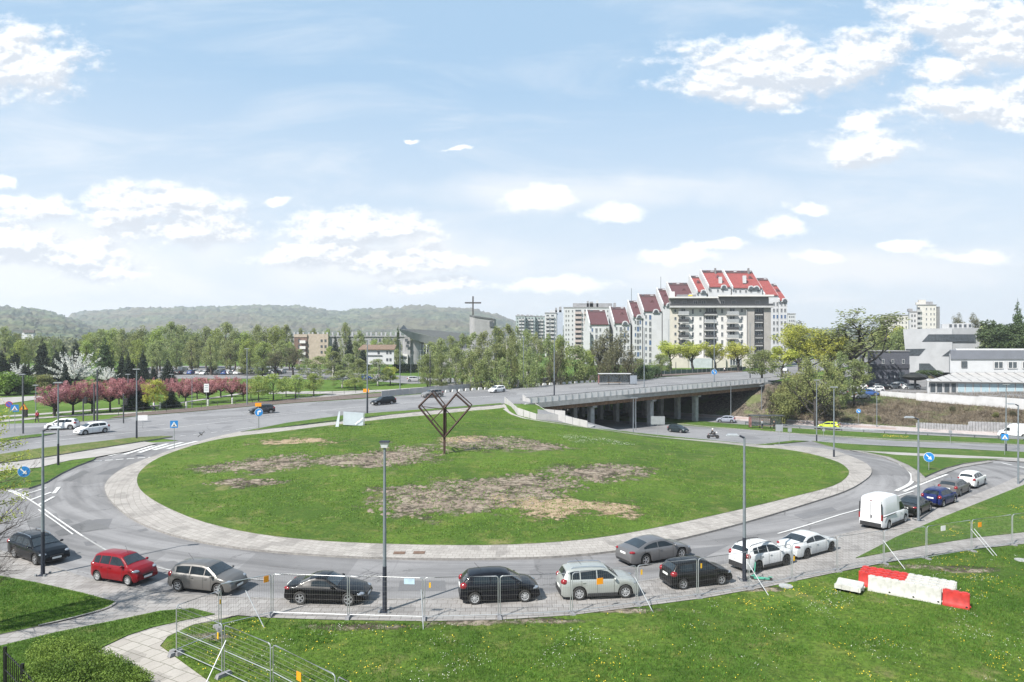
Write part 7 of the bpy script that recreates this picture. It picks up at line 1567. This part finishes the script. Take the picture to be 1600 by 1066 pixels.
A_, B_ = Vector(WP(1357, 921, .1)), Vector(WP(1493, 947, .1)); dr = (B_-A_); dr.z = 0; Lr = dr.length; dr.normalize(); pr2 = Vector((-dr.y, dr.x, 0)); ang = math.atan2(dr.y, dr.x)
nb = 0
for row, cols in enumerate((['w', 'w', 'w', 'r'], ['r', 'r', 'w', 'w'], ['r', 'r', 'w', 'w'], ['r', 'r', 'w', 'w'])):
    for j, c in enumerate(cols):
        s = .56+j*1.08+(-.55 if row and True else 0)+(.1 if (row, j) == (0, 3) else 0); q = A_+dr*s+pr2*(row*.5+(.0 if (row, j) != (0, 3) else -.03)); ro = ['front', 'second', 'third', 'rear'][row]
        t = link('plastic_barrier', BMR if c == 'r' else BMW, None, None, (q.x, q.y, zT(q.x, q.y)+.09), (0, 0, ang+RND.uniform(-.03, .03)), (.9, .9, .86))
        tag(t, '%s plastic road barrier in the %s row of the pile, %s from the left' % ('red' if c == 'r' else 'white', ro, ORD[j]), 'road barrier', 'red and white barriers stored on the lawn')
        if row == 0: link('drain_plug', capm, None, t, (.5, -.235, .14))
q = Vector(WP(1330, 920, .1)); t = link('plastic_barrier', BMW, None, None, (q.x, q.y, q.z+.24), (PI/2*.98, 0, ang-.02)); tag(t, 'white plastic road barrier lying on its side left of the pile', 'road barrier', 'red and white barriers stored on the lawn')
# ---------------------------------------------------------------- electric scooter
p = G(1181, 907); MINT = pm('mint_green', (.09, .38, .27), .45, 0, .06, 3)
es = thing('kick_scooter', 'mint green electric scooter beside the lamp at the fence', 'scooter', p+Vector((0, 0, .01)), -.25, None, .85)
MB().box((.35, 0, .17), (.95, .2, .08)).build('deck', MINT, es); MB().tube([(-.12, 0, .2), (-.02, 0, 1.18)], .035, 8).build('stem', MINT, es); MB().tube([(-.02, -.28, 1.2), (-.02, .28, 1.2)], .022, 6).build('handlebar', SBLK, es)
for x in (-.17, .88): MB().tube([(x, -.03, .13), (x, .03, .13)], .13, 14).build('wheel', TYRE, es); MB().box((x, 0, .28), (.26, .09, .03)).build('mudguard', MINT, es)
# manhole covers on the lawn
for px, py, lb in ((1228,919,'round grey concrete manhole lid on the lawn left of the barriers'),(1596,878,'grey concrete manhole lid on the lawn at the right edge')):
    q = G(px, py); tag(MB().tube([(q.x, q.y, q.z+.05), (q.x, q.y, q.z+.13)], .36, 16).build('concrete_manhole', CONCD), lb, 'manhole')
# ---------------------------------------------------------------- people
SKIN = pm('skin', (.45, .28, .2), .6)
def skinm(name, verts, edges, rad, mat, parent, root=0):
    me = bpy.data.meshes.new(name); me.from_pydata(verts, edges, []); me.materials.append(mat); o = link(name, me, None, parent)
    sk = o.modifiers.new('skin', 'SKIN'); sk.use_smooth_shade = True; me.skin_vertices or None
    for i, r in enumerate(rad): me.skin_vertices[0].data[i].radius = (r, r) if not hasattr(r, '__len__') else r
    for i in range(len(verts)): me.skin_vertices[0].data[i].use_root = (i == root)
    ss = o.modifiers.new('sub', 'SUBSURF'); ss.levels = 1; ss.render_levels = 1; return o
def person(label, loc, rz=0, walk=.25, top=(.3, .02, .05), leg=(.03, .03, .04), hair=(.05, .035, .03), sit=False, s=1., bag=None, group=None, helmet=None, lean=0.):
    t = thing('person', label, 'person', loc, rz, group, s)
    ln = lean
    pel = (0, 0, .95); ch_ = (ln*.5, 0, 1.3); nk = (ln*.8, 0, 1.48); hd_ = (ln+.02, 0, 1.62); ht = (ln+.02, 0, 1.72)
    w1, w2 = walk, -walk
    if sit: hipL, kL, fL = (0, .09, .9), (.42, .14, .86), (.38, .16, .45); hipR, kR, fR = (0, -.09, .9), (.42, -.14, .86), (.38, -.16, .45); toL, toR = (.5, .16, .42), (.5, -.16, .42)
    else: hipL, kL, fL, toL = (0, .09, .9), (w1*.6+.03, .1, .5), (w1, .1, .08), (w1+.16, .1, .04); hipR, kR, fR, toR = (0, -.09, .9), (w2*.3+.05, -.1, .5), (w2, -.1, .1), (w2+.15, -.1, .04)
    aL = [(ln*.7, .19, 1.42), (ln*.7-.05+w2*.3, .24, 1.15), (ln*.7+.1+w2*.4, .22, .92), (ln*.7+.14+w2*.4, .21, .84)]; aR = [(ln*.7, -.19, 1.42), (ln*.7-.02+w1*.3, -.24, 1.15), (ln*.7+.12+w1*.4, -.22, .92), (ln*.7+.16+w1*.4, -.21, .84)]
    if sit: aL = [(ln*.7, .19, 1.42), (.3+ln*.4, .26, 1.2), (.55, .28, 1.1), (.62, .27, 1.1)]; aR = [(x, -y, z) for x, y, z in aL]
    V = [pel, ch_, nk, hd_, ht, hipL, kL, fL, toL, hipR, kR, fR, toR]+aL+aR
    E = [(0, 1), (1, 2), (2, 3), (3, 4), (0, 5), (5, 6), (6, 7), (7, 8), (0, 9), (9, 10), (10, 11), (11, 12), (2, 13), (13, 14), (14, 15), (15, 16), (2, 17), (17, 18), (18, 19), (19, 20)]
    Rr = [(.13, .1), (.14, .1), .055, .1, .085, .085, .06, .04, .035, .085, .06, .04, .035, .055, .042, .032, .03, .055, .042, .032, .03]
    skinm('body', V, E, Rr, SKIN, t)
    tm = pm('cloth_%d' % int(sum(top)*1000+top[0]*100), top, .85, 0, .2, 9, .2); lm = pm('trousers_%d' % int(sum(leg)*1000), leg, .85, 0, .2, 9, .2)
    skinm('jacket', [(0, 0, .9), ch_, nk]+aL[:3]+aR[:3], [(0, 1), (1, 2), (2, 3), (3, 4), (4, 5), (2, 6), (6, 7), (7, 8)], [(.16, .13), (.18, .14), .075, .075, .06, .05, .075, .06, .05], tm, t)
    skinm('trousers', [(0, 0, .96), hipL, kL, (fL[0], fL[1], fL[2]+.03), hipR, kR, (fR[0], fR[1], fR[2]+.03)], [(0, 1), (1, 2), (2, 3), (0, 4), (4, 5), (5, 6)], [(.15, .12), .1, .075, .06, .1, .075, .06], lm, t)
    hm_ = pm('hair_%d' % int(hair[0]*1000), hair, .7); MB().ell((ln+.0, 0, 1.68), (.115, .1, .1) if not helmet else (.15, .14, .15), 12, 8).build('hair' if not helmet else 'helmet', hm_ if not helmet else pm('helmet_white', helmet, .25), t, smooth=60)
    if bag: MB().ell((-.2, 0, 1.2), (.12, .17, .24), 10, 6).build('backpack', pm('bag_%d' % int(bag[0]*1000), bag, .8), t, smooth=60)
    return t
def PG_(px, pb, Z=ZU): return G(px, pb, Z)
person('person in a red jacket with a red backpack walking on the park path', PG_(58, 661), PI*.85, .28, (.30, .03, .06), (.03, .03, .04), (.5, .45, .4), bag=(.35, .02, .04))
person('person in dark clothes with a white bag under the first cherry tree', PG_(84, 649), .2, .15, (.02, .02, .025), (.02, .02, .02)); person('person in black standing beside the one with the white bag', PG_(88.5, 648), 2.9, .08, (.015, .015, .018), (.02, .02, .025))
person('person in a white shirt and dark trousers between the two bushy conifers', PG_(240.5, 643.5), .1, .2, (.62, .62, .62), (.04, .05, .09))
person('person in a red coat on the path beyond the bridge road', PG_(886, 594.5), .3, .2, (.5, .02, .05), (.05, .03, .04), s=1.); person('person in dark green beside the one in the red coat', PG_(893, 594.5), .3, .2, (.03, .09, .07), (.03, .03, .03))
shx, shD = FX(1197, 135.5), 135.5
person('person in a grey top waiting under the bus shelter', (FX(1191, 136), 136, zT(FX(1191, 136), 136)+.1), 2.2, .06, (.33, .35, .38), (.04, .05, .08)); person('person in black standing at the right end of the bus shelter', (FX(1209.5, 134.5), 134.5, zT(FX(1209.5, 134.5), 134.5)+.1), -1.8, .05, (.012, .012, .014), (.015, .015, .016))
person('person walking before the shop windows of the grey flats', (FX(1158, 240), 240, zU(FX(1158, 240), 240)), 0, .2, (.02, .02, .03), (.02, .02, .02)); person('person in a white top at the crossing before the grey flats', (FX(1132, 225), 225, zU(FX(1132, 225), 225)), 0, .2, (.6, .6, .6), (.03, .03, .05))
# motorcycle and rider
p = G(1114, 686); hdg = -.12
mc = thing('motorcycle', 'black motorcycle with white front riding on the lower road', 'motorcycle', p+Vector((0, 0, .08)), hdg)
for x in (-.72, .72): MB().tube([(x, -.07, .31), (x, .07, .31)], .31, 18).build('wheel', TYRE, mc)
MB().ell((0, 0, .55), (.55, .2, .34), 12, 8).build('engine', DGREY, mc, smooth=50); MB().ell((.15, 0, .85), (.32, .17, .16), 12, 8).build('tank', SBLK, mc, smooth=50); MB().box((-.35, 0, .82), (.6, .26, .1)).build('seat', SBLK, mc)
MB().tube([(.72, 0, .31), (.5, 0, 1.05)], .04, 6).build('fork', CHR, mc); MB().tube([(.45, -.35, 1.1), (.45, .35, 1.1)], .02, 6).build('handlebar', SBLK, mc); MB().ell((.6, 0, .98), (.14, .16, .16), 10, 6).build('fairing', SWH, mc, smooth=60); MB().ell((-.75, 0, .72), (.12, .08, .06), 8, 4).build('taillight', TLR, mc)
person('motorcyclist in black with a white helmet', p+Vector((-.25*math.cos(hdg), -.25*math.sin(hdg), .0)), hdg, 0, (.012, .012, .014), (.012, .012, .013), sit=True, helmet=(.6, .6, .6), lean=.2)
# bird in flight over the crosswalk
bd = tag(MB().ell((0, 0, 0), (.2, .09, .08), 8, 6).prism([(-.05, .05, .02), (.08, .05, .02), (.0, .45, .22), (-.1, .4, .2)], (0, 0, .015)).prism([(-.05, -.05, .02), (.08, -.05, .02), (.0, -.4, -.15), (-.1, -.36, -.14)], (0, 0, .015)).prism([(-.15, .03, 0), (-.35, .07, .02), (-.35, -.07, .02), (-.15, -.03, 0)], (0, 0, .015)).build('bird', SBLK), 'small dark bird flying above the crosswalk road', 'bird')
bd.location = WP(314.5, 679, 3.2); bd.rotation_euler = (.3, .3, -.6)
# green dark awning / umbrella in the yard, white tents near the car park
aw = thing('yard_awning', 'dark rounded awning standing in the yard left of the showroom', 'awning', at(1430, 172)); MB().ell((0, 0, 3.2), (3., 2.4, .9), 14, 8).build('canopy', pm('black_cloth', (.012, .014, .014), .8), aw, smooth=50); MB().tube([(0, 0, 0), (0, 0, 3)], .25, 8).build('pole', DGREY, aw)
hg = thing('hedge', 'low dark green hedge before the concrete building', 'hedge'); V, Fq = leaves([(FX(px, 178), 178, H+(533-583)*178/F) for px in range(1437, 1470, 3)], [(1.2, 1.2, .8)]*11, 2500, .14, seed=6); link('foliage', np_mesh('foliage', V, Fq, LF['spruce']), None, hg)
# ---------------------------------------------------------------- grass tufts and dandelions
def inpoly(P, poly):
    x, y = P[:, 0], P[:, 1]; c = np.zeros(len(P), bool); n = len(poly)
    for i in range(n):
        (x1, y1), (x2, y2) = poly[i], poly[(i+1) % n]
        with np.errstate(divide='ignore', invalid='ignore'): c ^= ((y1 > y) != (y2 > y)) & (x < (x2-x1)*(y-y1)/(y2-y1+1e-12)+x1)
    return c
def zarr(P):
    i = np.clip(np.searchsorted(XS, P[:, 0])-1, 0, len(XS)-2); j = np.clip(np.searchsorted(YS, P[:, 1])-1, 0, len(YS)-2)
    a = (P[:, 0]-XS[i])/(XS[i+1]-XS[i]); b = (P[:, 1]-YS[j])/(YS[j+1]-YS[j])
    z00, z10, z01, z11 = ZT[j, i], ZT[j, i+1], ZT[j+1, i], ZT[j+1, i+1]
    return np.where(a >= b, z00+(z10-z00)*a+(z11-z10)*b, z00+(z11-z01)*a+(z01-z00)*b)
def px2w(poly): return [tuple(G(a, b)[:2]) for a, b in poly]
def vnoise(P, s, seed):
    r_ = np.random.default_rng(seed); g_ = r_.random((256, 256)); X = P[:, 0]*s+500; Y = P[:, 1]*s+500; xi, yi = np.floor(X).astype(int), np.floor(Y).astype(int); fx_, fy_ = X-xi, Y-yi; fx_ = fx_*fx_*(3-2*fx_); fy_ = fy_*fy_*(3-2*fy_)
    g = lambda a, b: g_[a % 256, b % 256]
    return (g(xi, yi)*(1-fx_)+g(xi+1, yi)*fx_)*(1-fy_)+(g(xi, yi+1)*(1-fx_)+g(xi+1, yi+1)*fx_)*fy_
def scatter(poly, n, seed, thr=None, s=.5):
    W_ = np.array(px2w(poly)); r_ = np.random.default_rng(seed); lo, hi = W_.min(0), W_.max(0); P = lo+(hi-lo)*r_.random((n, 2)); P = P[inpoly(P, [tuple(q) for q in W_])]
    if thr is not None: v = .6*vnoise(P, s, seed)+.4*vnoise(P, s*3, seed+1); P = P[v > thr]
    return P
LAWN = [(1610,856),(1520,864),(1450,874),(1380,887),(1300,903),(1200,924),(1100,942),(1000,955),(890,969),(780,976),(660,978),(520,976),(430,973),(375,970),(300,984),(268,1000),(262,1015),(300,1045),(350,1080),(350,1100),(1610,1100)]
def blades(name, P, h0, wid, off, seed, mat, nb=3):
    r_ = np.random.default_rng(seed); P = np.repeat(P, nb, 0)+r_.normal(size=(len(P)*nb, 2))*.05; n = len(P); z = zarr(P)+off
    t = r_.random(n)*6.283; w_ = np.stack([np.cos(t), np.sin(t)], 1)*wid*(.5+r_.random(n))[:, None]; d = r_.normal(size=(n, 2))*h0*.45; h = h0*(.4+.9*r_.random(n))
    V = np.stack([np.c_[P-w_, z], np.c_[P+w_, z], np.c_[P+d, z+h]], 1).reshape(-1, 3)
    o = link(name, np_mesh(name, V, np.arange(n*3).reshape(n, 3), mat)); o['kind'] = 'stuff'; return o
GB = leaf_mat('grass_blades', (.06, .125, .018), (.11, .20, .03), .35); GBL = leaf_mat('grass_blades_light', (.10, .18, .028), (.16, .25, .045), .3)
P1 = scatter(LAWN, 75000, 1); keepm = ~(((vnoise(P1, .16, 5) > .62)) & (np.random.default_rng(2).random(len(P1)) > .35)); blades('lawn_grass', P1[keepm], .085, .012, .085, 3, GB, 2)
blades('lawn_grass', scatter(LAWN, 60000, 7, .56, .45), .13, .014, .085, 4, GB, 3)
blades('lawn_grass', scatter(LAWN, 30000, 17, .60, .9), .09, .02, .085, 5, GBL, 2)
for i, pl in enumerate(([(1345,872),(1400,845),(1470,815),(1540,787),(1600,763),(1600,830),(1450,850),(1400,858)], [(0,904),(60,915),(130,931),(177,943),(160,952),(118,965),(60,979),(0,992)], [(0,1014),(90,992),(180,974),(250,959),(300,955),(330,962),(288,969),(238,980),(198,993),(158,1012),(128,1038),(60,1095),(0,1095)])): blades('verge_grass', scatter(pl, 16000, 30+i), .09, .014, .085, 31+i, GB, 2)
ISL = [(240,735),(300,703),(376,687),(500,672),(690,650),(785,642),(830,660),(1000,685),(1190,705),(1300,724),(1318,744),(1150,797),(960,836),(760,852),(500,845),(300,805),(235,765)]
blades('island_grass', scatter(ISL, 70000, 41, .42, .25), .10, .03, .18, 42, GBL, 2)
# dandelions: yellow heads on the near lawn, white daisies
def flowers(name, P, r, off, mat, seed):
    r_ = np.random.default_rng(seed); n = len(P); z = zarr(P)+off+r_.random(n)*.05; k = 5; V = []
    t = np.arange(k)*2*PI/k; ring = np.stack([np.cos(t), np.sin(t), np.zeros(k)], 1)*r
    V = (np.c_[P, z][:, None, :]+ring[None]*(.6+.8*r_.random(n))[:, None, None]); V[:, :, 2] += V[:, :, 1]*0-(V[:, :, 1]-P[:, 1][:, None])*-.5; V = V.reshape(-1, 3)
    o = link(name, np_mesh(name, V, np.arange(n*k).reshape(n, k), mat)); o['kind'] = 'stuff'
YF = pm('dandelion_yellow', (.70, .52, .03), .8); WF = pm('daisy_white', (.62, .62, .56), .8)
flowers('dandelions', scatter(LAWN, 12000, 51, .71, .5), .017, .13, YF, 52); flowers('dandelions', scatter(LAWN, 900, 53), .016, .13, YF, 54); flowers('daisies', scatter(LAWN, 14000, 55, .66, .6), .012, .14, WF, 56)
flowers('dandelions', scatter([(1440,850),(1520,808),(1600,775),(1600,815),(1500,840)], 4000, 57, .62, .4), .02, .15, YF, 58); flowers('dandelions', scatter([(1380,681),(1420,683),(1420,686),(1380,684)], 260, 59), .03, .2, YF, 60)
flowers('daisies', scatter([(860,680),(910,684),(960,690),(1000,700),(900,696)], 1200, 61, .5, .8), .018, .26, WF, 62)
# clods of churned soil standing proud of the island lawn
CLD = pm('soil_clods', (.17, .135, .105), .95, 0, .5, 1.5, .4); r_ = np.random.default_rng(77); V = []; Fq = []
for (px, py, rx, ry, k) in SOIL:
    if k or py > 860: continue
    c = G(px, py)
    for _ in range(int(rx*ry*16)):
        a = r_.random()*6.283; q = r_.random()**.5; x, y = c.x+rx*q*math.cos(a), c.y+ry*1.5*q*math.sin(a); s = .05+.16*r_.random()**2.2; z = interp(ZT, x, y)+.16; i0 = len(V)
        o6 = [(s, 0, 0), (0, s, 0), (-s, 0, 0), (0, -s, 0), (0, 0, s*.8)]; V += [(x+ox*(1+r_.random()), y+oy*(1+r_.random()), z+oz) for ox, oy, oz in o6]; Fq += [(i0, i0+1, i0+4), (i0+1, i0+2, i0+4), (i0+2, i0+3, i0+4), (i0+3, i0, i0+4)]
o = link('soil_clods', np_mesh('soil_clods', np.array(V), np.array(Fq), CLD)); o['kind'] = 'stuff'
# ---------------------------------------------------------------- the air
hz = MB().box((0, 2000, 92), (12000, 4400, 196)).build('haze', None); hz['kind'] = 'stuff'; hz.data.materials.clear()
m = bpy.data.materials.new('haze'); m.use_nodes = True; t = NT(m.node_tree); t.n.clear(); pv = t.add('ShaderNodeVolumePrincipled', ins={'Color': (.88, .94, 1, 1), 'Density': .00019, 'Anisotropy': .2}); t.add('ShaderNodeOutputMaterial', ins={'Volume': pv.outputs[0]}); hz.data.materials.append(m)
# real-world albedo: everything built (not the plants) a little darker than first mixed
for m in bpy.data.materials:
    if not m.use_nodes or any(k in m.name for k in ('grass', 'leaves', 'needles', 'blossom', 'buds', 'ground', 'verge', 'haze', 'hill', 'dry_', 'glass')): continue
    t = m.node_tree
    for n in list(t.nodes):
        if n.type != 'BSDF_PRINCIPLED': continue
        s = n.inputs['Base Color']
        if s.is_linked:
            src = s.links[0].from_socket; x = t.nodes.new('ShaderNodeMix'); x.data_type = 'RGBA'; x.blend_type = 'MULTIPLY'; x.inputs[0].default_value = 1; x.inputs[7].default_value = (.8, .8, .8, 1)
            t.links.new(src, x.inputs[6]); t.links.new(x.outputs[2], s)
